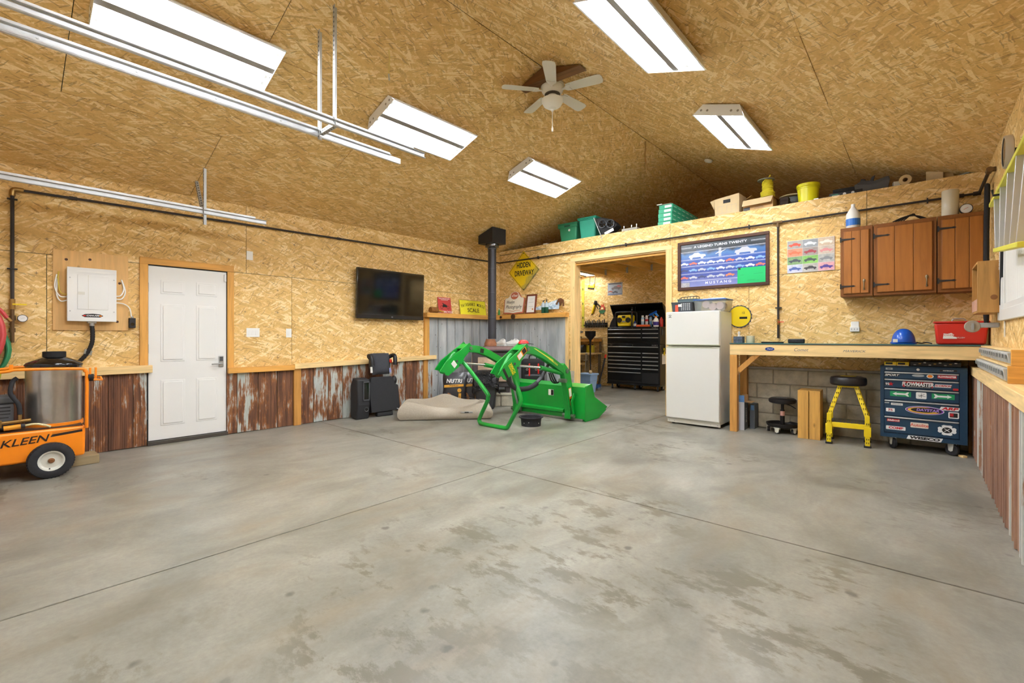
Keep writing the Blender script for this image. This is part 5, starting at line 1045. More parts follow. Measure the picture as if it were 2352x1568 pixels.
# wall cabinets
HG = mat('hinge_black', '#2f2c2a', .5, .4)
def cabinet(label, x0, x1, nb, handle):
    t = thing('wall_cabinet', label, 'cabinet', ((x0+x1)/2, 0, 1.712), 0, 'brown wall cabinets'); w_ = (x1-x0)/2; H_ = .815
    part('cabinet_body', B().box(-w_, w_, -.305, -.002, 0, H_), CABD, t, bev=.003)
    dw = w_-.028; d = part('cabinet_door', B().box(-dw, dw, -.318, -.306, .028, H_-.04), CABD, t, bev=.004)
    k = 2*dw/nb
    for i in range(nb): part('door_plank', B().box(-dw+k*i+.002+(.006 if i == 0 else 0), -dw+k*(i+1)-.002-(.006 if i == nb-1 else 0), -.325, -.318, .036, H_-.048), CAB, d, bev=.003)
    for z in (.12, H_-.14):
        part('strap_hinge', B().prism([(-dw-.03, -.326, z-.03), (-dw-.015, -.326, z-.03), (-dw-.012, -.326, z-.012), (-dw+.08, -.326, z-.007), (-dw+.10, -.326, z-.011), (-dw+.12, -.326, z), (-dw+.10, -.326, z+.011), (-dw+.08, -.326, z+.007), (-dw-.012, -.326, z+.012), (-dw-.015, -.326, z+.03), (-dw-.03, -.326, z+.03)], (0, -.004, 0)), HG, d)
    if handle: part('door_handle', B().tube([(dw-.05, -.326, .085), (dw-.05, -.345, .09), (dw-.05, -.35, .13), (dw-.05, -.345, .165), (dw-.05, -.326, .17)], .006, 8, 3).ball((dw-.05, -.328, .175), .014, (1, .4, 1.6), 10, 6).ball((dw-.05, -.328, .08), .010, (1, .4, 1.4), 10, 6), mat('antique_brass', '#8f8066', .35, .8), d, smooth=True)
    return t
cabinet('narrow brown plank-door wall cabinet under the white jug', 5.86, 6.165, 3, True)
cabinet('middle brown plank-door wall cabinet under the wire clamps', 6.172, 6.705, 3, True)
cabinet('right brown plank-door wall cabinet in the corner', 6.712, 7.09, 3, False)
# on the cabinets (top 2.527)
t = thing('plastic_jug', 'white plastic jug with a blue label on the narrow wall cabinet', 'jug', (5.975, -.22, 2.528))
part('jug_body', B().lathe([(.062, 0), (.068, .01), (.07, .12), (.068, .17), (.045, .215), (.022, .25), (.02, .265)], (0, 0, 0), 20), mat('jug_white', '#e2e0da', .45), t, smooth=True); part('jug_cap', B().cyl((0, 0, .262), (0, 0, .288), .021), WHITEP, t); lb = part('label', B().lathe([(.0705, .03), (.0712, .03), (.0712, .11), (.0705, .11)], (0, 0, 0), 20), mat('jug_label', '#2f6fc0', .4), t)
t = thing('wire_clamps', 'tangle of black wire clamps lying on the middle wall cabinet', 'clamps', (6.48, -.22, 2.528))
for k in range(5): part('clamp_arm', B().tube([(-.14+.02*k, -.03+.015*k, .01), (-.05+.02*k, -.02+.01*k, .05+.008*k), (.06, .0+.01*k, .055), (.15-.01*k, .02, .012)], .006, 6, 4), BLACK, t, smooth=True)
t = thing('plastic_roll', 'tall translucent white roll of plastic standing on the corner cabinet', 'roll', (6.815, -.20, 2.528)); part('roll', B().lathe([(.02, 0), (.068, 0), (.07, .004), (.07, .275), (.066, .28), (.02, .28), (.02, 0)], (0, 0, 0), 24), mat('roll_white', '#d9d2bd', .25), t, smooth=True); part('core', B().lathe([(.019, .281), (.0205, .281), (.0205, .27)], (0, 0, 0), 14), CARDB, t)
t = thing('pressure_gauge', 'round pressure gauge with a white dial on the corner cabinet', 'gauge', (6.935, -.24, 2.581)); part('gauge_case', B().lathe([(.0001, .03), (.052, .03), (.052, -.012), (.046, -.018)], (0, 0, 0), 22, 'y'), BLACK, t, smooth=True); part('dial', B().lathe([(.0001, -.015), (.046, -.015), (.046, -.013)], (0, 0, 0), 22, 'y'), WHITEP, t); part('needle', B().bar((-.02, -.0165, -.008), (.015, -.0165, .012), .002, .003), RED, t)

# workbench
t = thing('workbench', 'long pine workbench with a teal-edged top along the back wall', 'workbench', (5.9, -.3, 0))
T1 = Matrix.Translation((-5.9, .3, 0))
def wb(name, b, m, **k): return part(name, b.xf(T1), m, t, **k)
wb('bench_top', B().box(4.70, 7.09, -.605, -.015, 1.140, 1.146), mat('bench_top_dark', '#5c4e3a', .6)); wb('top_glass', B().box(4.70, 7.09, -.606, -.015, 1.147, 1.156), mat('teal_glass', '#2f6d6e', .12), bev=.001, seg=1)
fb = wb('front_beam', B().box(4.70, 7.09, -.60, -.562, 1.003, 1.139), PINE_X, bev=.004)
wb('back_beam', B().box(4.70, 7.09, -.055, -.018, 1.003, 1.139), PINE_X); wb('side_beam', B().box(4.70, 4.738, -.56, -.056, 1.003, 1.139), PINE_Y)
wb('leg', B().box(4.70, 4.79, -.60, -.52, 0, 1.002), OLDPINE_Z, bev=.004); wb('leg', B().box(4.70, 4.79, -.14, -.06, 0, 1.002), OLDPINE_Z, bev=.004); wb('leg', B().box(6.96, 7.0, -.14, -.06, 0, 1.002), OLDPINE_Z)
wb('brace', B().prism([(4.79, -.58, .74), (4.79, -.58, .83), (4.97, -.58, 1.003), (5.06, -.58, 1.003)], (0, .04, 0)), OLDPINE_Z, bev=.002)
EMB = mat('emblem_chrome', '#b9bcc2', .25, .7)
e_ = part('emblem', flat(oval(.052, .023, -.73, 1.085), f_back(0, -.3005, 0), .003), mat('emblem_blue', '#223f8c', .3), fb); text('Ford', .022, SW, e_, f_back(-.73, -.3037, 1.086), shear=.3)
text('Comet', .038, EMB, fb, f_back(-.40, -.3005, 1.08), name='emblem', shear=.35, ext=.002); text('MAVERICK', .026, EMB, fb, f_back(.115, -.3005, 1.073), name='emblem', shear=.3, ext=.002, sx=1.2)
# on the bench (1.157)
t = thing('tissue_box', 'floral tissue box at the left end of the bench', 'tissue box', (4.76, -.40, 1.157)); part('carton', B().box(-.055, .055, -.055, .055, 0, .085), mat('tissue_print', '#4a5566', .6, var=.8, vscale=45), t, bev=.002); part('tissue', B().lathe([(.02, .085), (.012, .11), (.018, .14), (.006, .155)], (0, 0, 0), 7), PAPER, t)
t = thing('candle_jar', 'cream candle in a glass jar beside the tissue box', 'candle', (4.89, -.36, 1.157)); part('jar', B().lathe([(.045, 0), (.05, .008), (.05, .095), (.046, .095), (.046, .07)], (0, 0, 0), 20), mat('candle_cream', '#d8d2b4', .35), t, smooth=True); part('wax', B().cyl((0, 0, .065), (0, 0, .072), .046, seg=18), PAPER, t)
single('black_tray', B().prism([(-.12, -.05, 0), (.12, -.05, 0), (.13, -.06, .016), (-.13, -.06, .016)], (0, .13, 0)), BLACK, 'thin black tray lying on the bench near the candle', 'tray', (5.15, -.36, 1.157), .15, bev=.002)
t = thing('speaker_box', 'small black speaker lying on the bench', 'speaker', (5.41, -.33, 1.157)); part('case', B().box(-.09, .09, -.03, .03, 0, .055), BLACK, t, bev=.012); text('JAWBONE', .014, DGREY, t, f_back(0, -.0305, .028))
t = thing('outlet_strip', 'white wall outlet with a six-way adapter above the bench', 'outlet', (5.975, -.001, 1.30)); part('cover_plate', B().box(-.04, .04, -.008, 0, .01, .125), WHITEP, t, bev=.003); part('adapter', B().box(-.048, .048, -.04, -.008, 0, .06), WHITE, t, bev=.006)
for k in range(3): part('socket', B().box(-.034+.028*k, -.026+.028*k, -.0415, -.04, .02, .04), GREY, t)
t = thing('hard_hat', 'shiny blue hard hat on the bench', 'hard hat', (6.435, -.38, 1.157)); part('shell', B().grid(lambda u, v: (.102*math.cos(2*math.pi*u)*math.cos(v*math.pi/2)**.9, .125*math.sin(2*math.pi*u)*math.cos(v*math.pi/2)**.9, .022+.148*math.sin(v*math.pi/2)), 32, 12), BLUE, t, smooth=True)
part('brim', B().lathe([(.098, .0), (.112, .003), (.115, .012), (.10, .03)], (0, 0, 0), 30), BLUE, t, smooth=True); part('sticker', B().box(-.085, -.045, -.112, -.108, .02, .055), PAPER, t, bev=.001)
part('chin_strap', B().tube([(.10, .02, .02), (.15, .0, .01), (.19, .03, .02), (.23, .0, .008)], .007, 6, 4), BLACK, t)
t = thing('red_tub', 'red plastic tub with a white logo on the bench in the corner', 'tub', (6.885, -.33, 1.157)); RTB = mat('tub_red', '#cf2a1c', .35)
part('tub_body', B().taper((0, 0), (.183, .11), (.200, .125), 0, .225), RTB, t, bev=.02); part('tub_lid', B().box(-.208, .208, -.133, .133, .222, .240), RTB, t, bev=.006)
part('lid_handle', B().tube([(-.06, 0, .235), (-.05, 0, .265), (.03, 0, .265), (.04, 0, .24)], .006, 8, 3), STEEL, t)
lg = part('logo', flat([(-.135, .06), (-.03, .06), (-.03, .075), (-.06, .085), (-.05, .10), (-.07, .12), (-.10, .11), (-.13, .115)], fr((0, -.1235, 0), (1, 0, 0), (0, -.066, 1)), .001), SW, t); text('POWER', .018, RED, lg, fr((-.095, -.130, .095), (1, 0, 0), (0, -.066, 1))); text('FLUSH', .014, SW, t, fr((-.0, -.1285, .07), (1, 0, 0), (0, -.066, 1)), shear=.2)
t = thing('paper_towel_arm', 'grey wall-mounted wheel hanger arm beside the red tub', 'wall bracket', (7.098, -1.12, 1.34)); part('arm', B().bar((0, 0, 0), (-.16, .02, .0), .02, .045), GREY, t, bev=.008); part('wheel', B().lathe([(.0001, -.02), (.05, -.02), (.055, -.012), (.055, .012), (.05, .02), (.0001, .02)], (-.17, .02, -.01), 22, 'y'), mat('wheel_beige', '#a79d8d', .6), t, smooth=True); part('axle_cap', B().cyl((-.17, -.002, -.01), (-.17, -.02, -.01), .012).box(-.178, -.162, -.03, -.01, -.04, .02), GREY, t)
single('night_sensor', B().box(-.03, 0, -.025, .025, 0, .07), WHITEP, 'small white sensor plugged beside the window corner', 'sensor', (7.099, -1.30, 1.375), bev=.008)
t = thing('cable_box', 'thin white cable trim strip hanging below the window corner', 'cable trim', (7.098, -1.46, 1.235)); part('strip', B().box(-.006, 0, -.012, .012, 0, .13), WHITEP, t)

# blue tool cart with stickers
t = thing('tool_cart', 'dark blue rolling tool cart covered in racing stickers', 'tool cart', (6.59, -.25, 0), math.radians(-1.0))
part('cart_body', B().box(-.347, .347, -.185, .19, .13, .905), NAVY, t, bev=.006); part('top_tray', B().box(-.349, .349, -.20, .192, .905, .918), NAVY, t, bev=.004); part('face_frame', B().box(-.347, -.315, -.2, -.185, .13, .905).box(.290, .347, -.2, -.185, .13, .905).box(-.315, .29, -.2, -.185, .13, .175).box(-.315, .29, -.2, -.185, .862, .905), NAVY, t)
ALU = mat('drawer_pull', '#c9cacb', .35, .6)
zs = [.858, .778, .675, .545, .365, .18]; DRS = []
for k in range(5):
    d = part('drawer', B().box(-.312, .287, -.198, -.186, zs[k+1]+.004, zs[k]-.006), NAVY, t, bev=.003); part('drawer_pull', B().box(-.310, .285, -.212, -.198, zs[k]-.020, zs[k]-.006), ALU, d, bev=.004); DRS.append(d)
part('lock', B().cyl((-.03, -.2, .885), (-.03, -.206, .885), .014, seg=16), CHROME, t)
def stk(par, x, z, w_, h, bg, txt=None, tc=SW, th=None, sx=1, sh=0, shape=None, y=-.1985, bold=.0006, rot=0):
    s_ = part('sticker', flat(shape if shape else rrect(w_, h, min(w_, h)*.15), f_back(x, y, z) @ Matrix.Rotation(rot, 4, 'Z'), .0006), bg, par)
    if txt: text(txt, th or h*.55, tc, s_, f_back(x, y-.0008, z) @ Matrix.Rotation(rot, 4, 'Z'), sx=sx, shear=sh, bold=bold)
    return s_
SR = mat('sticker_red', '#c8202a', .4); SG = mat('sticker_green', '#15945a', .4); SK = mat('sticker_black', '#17171a', .4); SWH = mat('sticker_white', '#efefef', .5); SP = mat('sticker_purple', '#7a35a8', .4); SY = mat('sticker_gold', '#e8b83a', .4); SGY = mat('sticker_grey', '#a9b0b5', .4)
par = lambda w_, h, k=.25: [(-w_/2, -h/2), (w_/2-h*k, -h/2), (w_/2, h/2), (-w_/2+h*k, h/2)]
stk(t, -.27, .885, .06, .022, SGY, 'Sears', SK, .010, y=-.2005); stk(t, .205, .883, .13, .020, SK, 'MASTERCRAFT', SWH, .009, y=-.2005)
stk(DRS[0], -.25, .815, .13, .026, SK, 'SPORT', SWH, .022, 1.3, .3, par(.13, .028)); stk(DRS[0], -.03, .820, .1, .028, SGY, None, shape=oval(.05, .014)); q = stk(DRS[0], .065, .818, .05, .05, SWH, None, shape=oval(.028, .021)); part('print', flat(oval(.02, .015), f_back(.065, -.1994, .818), .0005), ORANGE, q); stk(DRS[0], .195, .818, .145, .034, SR, 'FLOWMASTER', SWH, .018, .85, .1, bold=.001)
stk(DRS[1], -.285, .715, .05, .03, SK, '95', SWH, .026, y=-.1985); stk(DRS[1], -.255, .717, .05, .05, SR, None, shape=[((.026 if k % 2 == 0 else .011)*math.sin(2*math.pi*k/10), (.026 if k % 2 == 0 else .011)*math.cos(2*math.pi*k/10)) for k in range(10)], y=-.1996)
stk(DRS[1], -.035, .722, .245, .06, SR, None); stk(DRS[1], -.03, .712, .215, .046, SK, None, y=-.1993); text('FLOWMASTER', .040, SWH, DRS[1], f_back(-.035, -.2002, .724), sx=.72, shear=.12, bold=.002); text('PERFORMANCE EXHAUST SYSTEMS', .008, SWH, DRS[1], f_back(-.03, -.2002, .697), sx=1.1)
stk(DRS[1], .165, .722, .135, .03, SWH, 'SCORPION', SR, .018, 1.0, .2, par(.135, .032), bold=.001); stk(DRS[1], .26, .692, .04, .022, SR)
def arrow(x, flip):
    s_ = stk(DRS[2], x, .612, .175, .056, SG, None, shape=rect(.175, .056)); k = -1 if flip else 1
    pts = [(k*.068, 0), (k*.03, .02), (k*.036, .009), (-k*.04, .009), (-k*.058, .022), (-k*.072, .022), (-k*.06, 0), (-k*.072, -.022), (-k*.058, -.022), (-k*.04, -.009), (k*.036, -.009), (k*.03, -.02)]
    part('arrow', flat(pts, f_back(x, -.1993, .612), .0006), SWH, s_)
arrow(-.175, True); arrow(.165, False); q = stk(DRS[2], -.005, .608, .085, .07, SWH); part('print', B().tube([(-.03, -.1996, .612), (.03, -.1996, .60)], .002, 5).tube([(-.005, -.1996, .63), (-.005, -.1996, .585)], .002, 5).tube([(-.025, -.1996, .595), (.022, -.1996, .625)], .002, 5), SK, q)
stk(DRS[3], -.29, .508, .04, .012, SGY); stk(DRS[3], -.205, .498, .10, .024, SWH, 'BFGoodrich', SGY, .014, .8, .2)
q = stk(DRS[3], .02, .452, .3, .09, SWH, None, shape=oval(.155, .044, n=32)); part('ring', flat(oval(.150, .040, n=32), f_back(.02, -.1993, .452), .0004), SP, q); part('field', flat(oval(.137, .033, n=32), f_back(.02, -.1998, .452), .0004), SK, q)
part('crescent', flat([(.137*math.cos(a), .033*math.sin(a)) for a in [math.radians(70+10*k) for k in range(27)]]+[(-.02+.10*math.cos(a)+.01, .024*math.sin(a)+.002) for a in [math.radians(330-10*k) for k in range(26)]], f_back(.02, -.2003, .452), .0004), SY, q); text('DAYSTAR', .026, mat('sticker_lilac', '#b58ae0', .4), q, f_back(.045, -.2008, .455), sx=1.15, shear=.15, bold=.001)
stk(DRS[3], .215, .488, .16, .032, SWH, 'ARP', SR, .026, 1.8, .2, par(.165, .036, .5), bold=.002); stk(DRS[3], -.26, .430, .075, .04, SWH, '75', SR, .022, 1.4); q = stk(DRS[3], .245, .425, .08, .065, SWH, None); part('print', flat(rect(.06, .045), f_back(.245, -.1993, .425), .0005), SK, q); part('print', flat(rect(.026, .03, -.014), f_back(.245, -.1999, .428), .0005), SR, q)
stk(DRS[4], -.235, .318, .11, .030, SR, 'Edelbrock', SWH, .018, 1, .3); stk(DRS[4], -.02, .288, .145, .056, mat('sticker_cream', '#e6d8c8', .5), 'Autolite', mat('sticker_salmon', '#d8604a', .5), .032, 1.0, bold=.001); q = stk(DRS[4], -.215, .235, .165, .040, SWH, 'COMP', SR, .024, 1.3, .1, bold=.0015)
mc_ = []
for k in range(4):
    a = k*math.pi/2; mc_ += [(math.cos(a+d_)*r_, math.sin(a+d_)*r_) for d_, r_ in ((-.62, .072), (-.35, .076), (0, .068), (.35, .076), (.62, .072), (.785, .05))]
q = stk(DRS[4], .195, .265, .15, .11, SWH, None, shape=[(x, y*.74) for x, y in mc_]); part('print', flat(oval(.038, .030), f_back(.195, -.1993, .265), .0005), SK, q); part('print', B().tube([(.175, -.2, .25), (.215, -.2, .28)], .003, 5).tube([(.215, -.2, .25), (.175, -.2, .28)], .003, 5), SWH, q)
q = stk(t, .02, .152, .29, .036, SWH, None, shape=par(.29, .040, .4), y=-.2005); text('WISECO', .026, SK, q, f_back(.02, -.2013, .152), sx=1.75, shear=.15, bold=.002)
def caster(par, x, y, r=.055, ang=0, plate_z=.13):
    c = part('caster', B().lathe([(.0001, -.014), (r*.5, -.016), (r*.9, -.016), (r, -.010), (r, .010), (r*.9, .016), (r*.5, .016), (.0001, .014)], (0, 0, 0), 20, 'x').xf(Matrix.Translation((x, y, r)) @ Matrix.Rotation(ang, 4, 'Z')), RUBBER, par, smooth=True)
    part('caster_fork', B().prism([(-.022, -.03, plate_z-r), (-.022, .03, plate_z-r), (-.022, .02, -.01), (-.022, 0, -.02), (-.022, -.02, -.01)], (.003, 0, 0)).prism([(.019, -.03, plate_z-r), (.019, .03, plate_z-r), (.019, .02, -.01), (.019, 0, -.02), (.019, -.02, -.01)], (.003, 0, 0)).box(-.025, .025, -.035, .035, plate_z-r-.006, plate_z-r).xf(Matrix.Translation((x, y, r)) @ Matrix.Rotation(ang, 4, 'Z')), OFFW, c)
caster(t, -.24, -.14, .06, .5); caster(t, .235, -.14, .062, .9); caster(t, -.26, .14, .06, .2); caster(t, .26, .14, .06, .2)
for k in range(2):
    bxx = thing('parts_box', ('yellow parts box on the tool cart, at its left end', 'yellow parts box on the tool cart beside the black organiser')[k], 'box', (6.325+.105*k, -.36, .919), 0, 'yellow parts boxes on the cart'); part('carton', B().box(-.051, .051, -.07, .07, 0, .042), YELL, bxx, bev=.001, seg=1); part('label', B().box(-.04, .02, -.071, -.07, .014, .034), SK, bxx); part('label', B().box(-.045, .045, -.071, -.07, .002, .008), SWH, bxx)
t = thing('parts_organiser', 'black organiser full of small parts on the tool cart', 'organiser', (6.69, -.28, .919)); part('tray', B().box(-.20, .20, -.13, .13, 0, .05), BLACK, t, bev=.004)
for k in range(9): part('small_part', B().box(-.17+.04*k, -.15+.04*k, -.1315, -.13, .012+.012*(k % 3), .022+.012*(k % 3)), (GREY, BRASS, STEEL)[k % 3], t)
single('wood_offcut', B().box(-.02, .02, -.03, .03, 0, .02), PINE_X, 'small wood offcut on the floor right of the tool cart', 'offcut', (6.90, -.42, 0), .6, bev=.002)
# yellow stool
t = thing('bar_stool', 'yellow steel stool with a round black padded seat', 'stool', (5.945, -.40, 0), math.radians(4))
part('seat_pad', B().lathe([(.0001, .675), (.16, .675), (.172, .685), (.176, .70), (.176, .745), (.168, .765), (.12, .778), (.0001, .782)], (0, 0, 0), 36), mat('seat_vinyl', '#1d1c20', .38), t, smooth=True); part('seat_logo', flat(rrect(.15, .05, .02), fr((0, -.03, .7805), (1, 0, 0), (0, 1, 0)), .001), YELL, t)
part('seat_plate', B().box(-.10, .10, -.10, .10, .655, .675), YELL, t, bev=.005)
for sx_ in (-1, 1):
    for sy_ in (-1, 1):
        P = [Vector((sx_*.075, sy_*.075, .665)), Vector((sx_*.175, sy_*.16, .34)), Vector((sx_*.178, sy_*.165, .02))]
        lg = part('leg', B().bar(P[0], P[1]+Vector((0, 0, -.01)), .05, .04, (sx_, 0, .3)).bar(P[1]+Vector((0, 0, .012)), P[2], .052, .045, (1, 0, 0)).box(sx_*.178-.032, sx_*.178+.032, sy_*.163-.028, sy_*.163+.028, .12, .23), YELL, t, bev=.004)
        part('rubber_foot', B().box(sx_*.178-.034, sx_*.178+.034, sy_*.165-.03, sy_*.165+.03, 0, .022), BLACK, lg, bev=.004)
        if sy_ < 0:
            sb = B()
            for k in range(6):
                c = P[0].lerp(P[1], .08+.165*k)+Vector((0, -.028, 0)); 
                for dx in (-.009, .009): sb.prism([c+Vector((dx-.004, 0, .012)), c+Vector((dx+.005, 0, .012)), c+Vector((dx+.001, 0, -.014))], (0, -.003, 0))
            for z in (.26, .09, .05):
                for dx in (-.009, .009): sb.prism([(sx_*.178+dx-.004, -.19, z+.012), (sx_*.178+dx+.005, -.19, z+.012), (sx_*.178+dx+.001, -.19, z-.014)], (0, -.003, 0))
            part('leg_slot', sb, SK, lg, kind='stuff')
for a, c in (((-.178, -.165), (.178, -.165)), ((-.178, .165), (.178, .165)), ((-.178, -.165), (-.178, .165)), ((.178, -.165), (.178, .165))): part('stretcher', B().bar((a[0], a[1], .225), (c[0], c[1], .225), .03, .055), YELL, t, bev=.003)
wm = B()
for k in range(9): wm.tube([(-.16, -.14+.035*k, .255), (.16, -.14+.035*k, .255)], .0025, 5).tube([(-.14+.035*k, -.16, .252), (-.14+.035*k, .16, .252)], .0025, 5)
part('wire_shelf', wm, BLACK, t)
# wooden crate on end
t = thing('wooden_crate', 'upright wooden crate of pale planks between the two stools', 'crate', (5.56, -.33, 0), math.radians(2)); 
for x0, x1 in ((-.115, -.004), (.004, .115)): part('crate_plank', B().box(x0, x1, -.15, -.132, 0, .585), CRATE, t, bev=.002); part('crate_plank', B().box(x0, x1, .132, .15, 0, .585), CRATE, t, bev=.002)
for x0, x1 in ((-.115, -.098), (.098, .115)):
    for y0, y1 in ((-.131, -.003), (.003, .131)): part('crate_plank', B().box(x0, x1, y0, y1, .0, .565), CRATE, t, bev=.002)
part('crate_top', B().box(-.113, .113, -.131, .131, .566, .585), CRATE, t, bev=.002); part('crate_bottom', B().box(-.096, .096, -.131, .131, .0, .018), CRATE, t)
# mechanic stool
t = thing('rolling_stool', 'low black rolling mechanic stool under the bench', 'stool', (5.235, -.22, 0))
part('seat_pad', B().lathe([(.0001, .375), (.12, .375), (.15, .385), (.16, .405), (.155, .43), (.13, .445), (.0001, .45)], (0, 0, 0), 32), mat('seat_vinyl', '#1d1c20', .38), t, smooth=True); text('REESE', .02, SGY, t, fr((0, -.05, .4495), (1, 0, 0), (0, 1, 0)), sx=1.8)
part('gas_column', B().cyl((0, 0, .10), (0, 0, .29), .026).cyl((0, 0, .29), (0, 0, .38), .017), BLACK, t, smooth=True); part('warning_label', B().lathe([(.0262, .215), (.0268, .215), (.0268, .275), (.0262, .275)], (0, 0, 0), 16), mat('label_red', '#d8a59a', .5), t)
part('height_lever', B().tube([(.03, 0, .37), (.10, -.03, .355), (.16, -.05, .325)], .007, 6, 3), BLACK, t); part('tool_tray', B().lathe([(.0001, .088), (.165, .088), (.178, .115), (.188, .12), (.186, .105), (.17, .076), (.0001, .076)], (0, 0, 0), 32), BLACK, t, smooth=True)
for k in range(5): a = math.radians(-100+72*k); caster(t, .155*math.cos(a), .155*math.sin(a), .03, a, .078)
# beverage boxes
t = thing('carton_box', 'open white and blue carton standing behind the bench leg', 'carton', (4.75, -.305, 0), math.radians(3)); WBX = mat('carton_white', '#c9ccd4', .6); GBX = mat('carton_slate', '#5a626c', .6)
part('front_face', B().box(-.075, .075, -.125, -.122, 0, .37), WBX, t); part('side_face', B().box(.0752, .078, -.125, .10, 0, .37), GBX, t); part('back_face', B().box(-.075, .075, .10, .103, 0, .37), CARDB, t); part('side_face', B().box(-.078, -.0752, -.125, .10, 0, .37), GBX, t); part('carton_base', B().box(-.075, .075, -.122, .10, 0, .004), CARDB, t)
part('lid_flap', B().box(-.075, .075, -.124, -.121, .37, .46), mat('carton_blue', '#5f8fce', .6, var=.25, vscale=25), t); part('lid_flap', B().box(.079, .16, -.10, .08, .368, .371), CARDB, t); part('lid_flap', B().box(.0, .074, .098, .101, .37, .455), CARDB, t)
text('BUSCH', .05, OFFW, t, fr((.0785, -.02, .19), (0, 1, 0), (0, 0, 1)), rot=math.pi/2, sx=.9)
t = thing('slim_carton', 'slim dark carton pushed against the block wall under the bench', 'carton', (4.885, -.16, 0)); part('carton_shell', B().box(-.03, .03, -.09, .09, 0, .33), GBX, t, bev=.002, seg=1); part('carton_label', B().box(-.02, .02, -.0912, -.09, .25, .32), mat('carton_blue', '#5f8fce', .6, var=.25, vscale=25), t)

# right wall things
t = thing('parts_bin_rack', 'lower wooden rack of small grey parts bins on the right wall ledge', 'bin rack', (7.04, -1.62, .931))
part('rack_top', B().box(-.04, .058, -1.0, .98, .100, .115), PINE_Y, t, bev=.002); part('rack_base', B().box(-.03, .058, -1.0, .98, 0, .012), PINE_Y, t); part('rack_end', B().box(-.045, .058, -1.03, -1.001, 0, .115), AMBER_X, t, bev=.002); part('rack_back', B().box(.05, .058, -1.0, .98, .012, .1), PINE_Y, t)
for k in range(14):
    y = -.93+.135*k; bb = part('parts_bin', B().prism([(-.052, y-.06, .014), (-.066, y-.06, .09), (-.06, y-.06, .095), (.045, y-.06, .095), (.045, y-.06, .014)], (0, .12, 0)), mat('bin_grey_light', '#b9bab6', .5), t, bev=.003, seg=1); part('label_slot', B().box(-.071, -.066, y-.035, y+.035, .05, .08), mat('bin_slot_shade', '#8d8e8b', .5), bb)
t = thing('parts_bin_rack', 'upper wooden rack of grey parts bins stacked on the lower rack', 'bin rack', (7.055, -1.62, 1.047))
part('rack_top', B().box(-.04, .043, -1.0, .98, .088, .104), PINE_Y, t, bev=.002); part('rack_base', B().box(-.03, .043, -1.0, .98, 0, .010), PINE_Y, t); part('rack_end', B().box(-.045, .043, -1.03, -1.001, 0, .104), AMBER_X, t, bev=.002)
for k in range(12):
    y = -.92+.155*k; bb = part('parts_bin', B().prism([(-.048, y-.07, .012), (-.062, y-.07, .08), (-.056, y-.07, .085), (.04, y-.07, .085), (.04, y-.07, .012)], (0, .14, 0)), mat('bin_grey_light', '#b9bab6', .5), t, bev=.003, seg=1); part('label_slot', B().box(-.066, -.062, y-.04, y+.04, .042, .07), mat('bin_slot_shade', '#8d8e8b', .5), bb)
t = thing('plywood_box', 'open plywood box fixed to the right wall beside the window', 'wall box', (7.098, -1.34, 1.445)); PB2 = wood_material('fir_ply', '#b98a4b', 'z', var=.3)
part('near_side', B().box(-.155, 0, -.018, 0, 0, .445), PB2, t, bev=.002); part('far_side', B().box(-.155, 0, .50, .518, 0, .445), PB2, t, bev=.002); part('top', B().box(-.155, 0, .001, .499, .427, .445), PB2, t); part('bottom', B().box(-.155, 0, .001, .499, 0, .018), PB2, t); part('lower_front', B().box(-.157, -.140, .001, .499, .019, .12), mat('faded_pink', '#c99a86', .7, var=.2), t)
part('knot', B().lathe([(.0001, -.0188), (.012, -.0188), (.022, -.0184), (.022, -.018)], (-.055, 0, .13), 16, 'y').xf(Matrix.Translation((-.0, 0, 0))), mat('knot_brown', '#8a5a2a', .6), t)
t = thing('step_ladder', 'yellow fibreglass step ladder hung sideways on the right wall', 'ladder', (7.02, -2.6, 1.7)); LY_ = mat('ladder_yellow', '#d8d24a', .5); ALM = mat('aluminium', '#c4c5c6', .4, .6)
up = ((-.02, .72, .555), (-.02, -1.0, .58)); lo = ((-.02, .45, .17), (-.06, -1.0, .0))
up_at = lambda k: Vector(up[0]).lerp(Vector(up[1]), k); lo_at = lambda k: Vector(lo[0]).lerp(Vector(lo[1]), k)
part('side_rail', B().bar(up[0], up[1], .06, .028), LY_, t, bev=.004); part('side_rail', B().bar(lo[0], lo[1], .06, .028), LY_, t, bev=.004)
for k in range(5): a, c = up_at(.15+.2*k), lo_at(.05+.22*k); part('step', B().bar(a, c, .022, .05, (1, 0, 0)), ALM, t, bev=.002)
for k in range(3): a, c = up_at(.25+.3*k)+Vector((.055, 0, 0)), lo_at(.17+.3*k)+Vector((.055, .05, 0)); part('rear_brace', B().bar(a, c, .01, .02, (1, 0, 0)), ALM, t)
part('wall_hook', B().tube([(.078, .2, .52), (-.07, .2, .52), (-.075, .2, .56)], .008, 6), BLACK, t)
t = thing('round_mirror', 'round beige-rimmed mirror standing off the right wall', 'mirror', (7.098, -2.42, 2.50)); part('standoff', B().cyl((0, 0, 0), (-.06, 0, 0), .02), DGREY, t); part('rim', B().lathe([(.095, -.10), (.106, -.102), (.11, -.095), (.11, -.062), (.10, -.058), (.0001, -.058)], (0, 0, 0), 32, 'x'), mat('rim_beige', '#b8ab98', .5), t, smooth=True); part('glass', B().lathe([(.0001, -.097), (.098, -.097), (.098, -.092)], (0, 0, 0), 32, 'x'), mat('mirror_grey', '#8f8a84', .1, .9), t)
t = thing('black_cable_loop', 'loop of heavy black cable hanging in the right corner', 'cable', (7.06, -.62, 1.36))
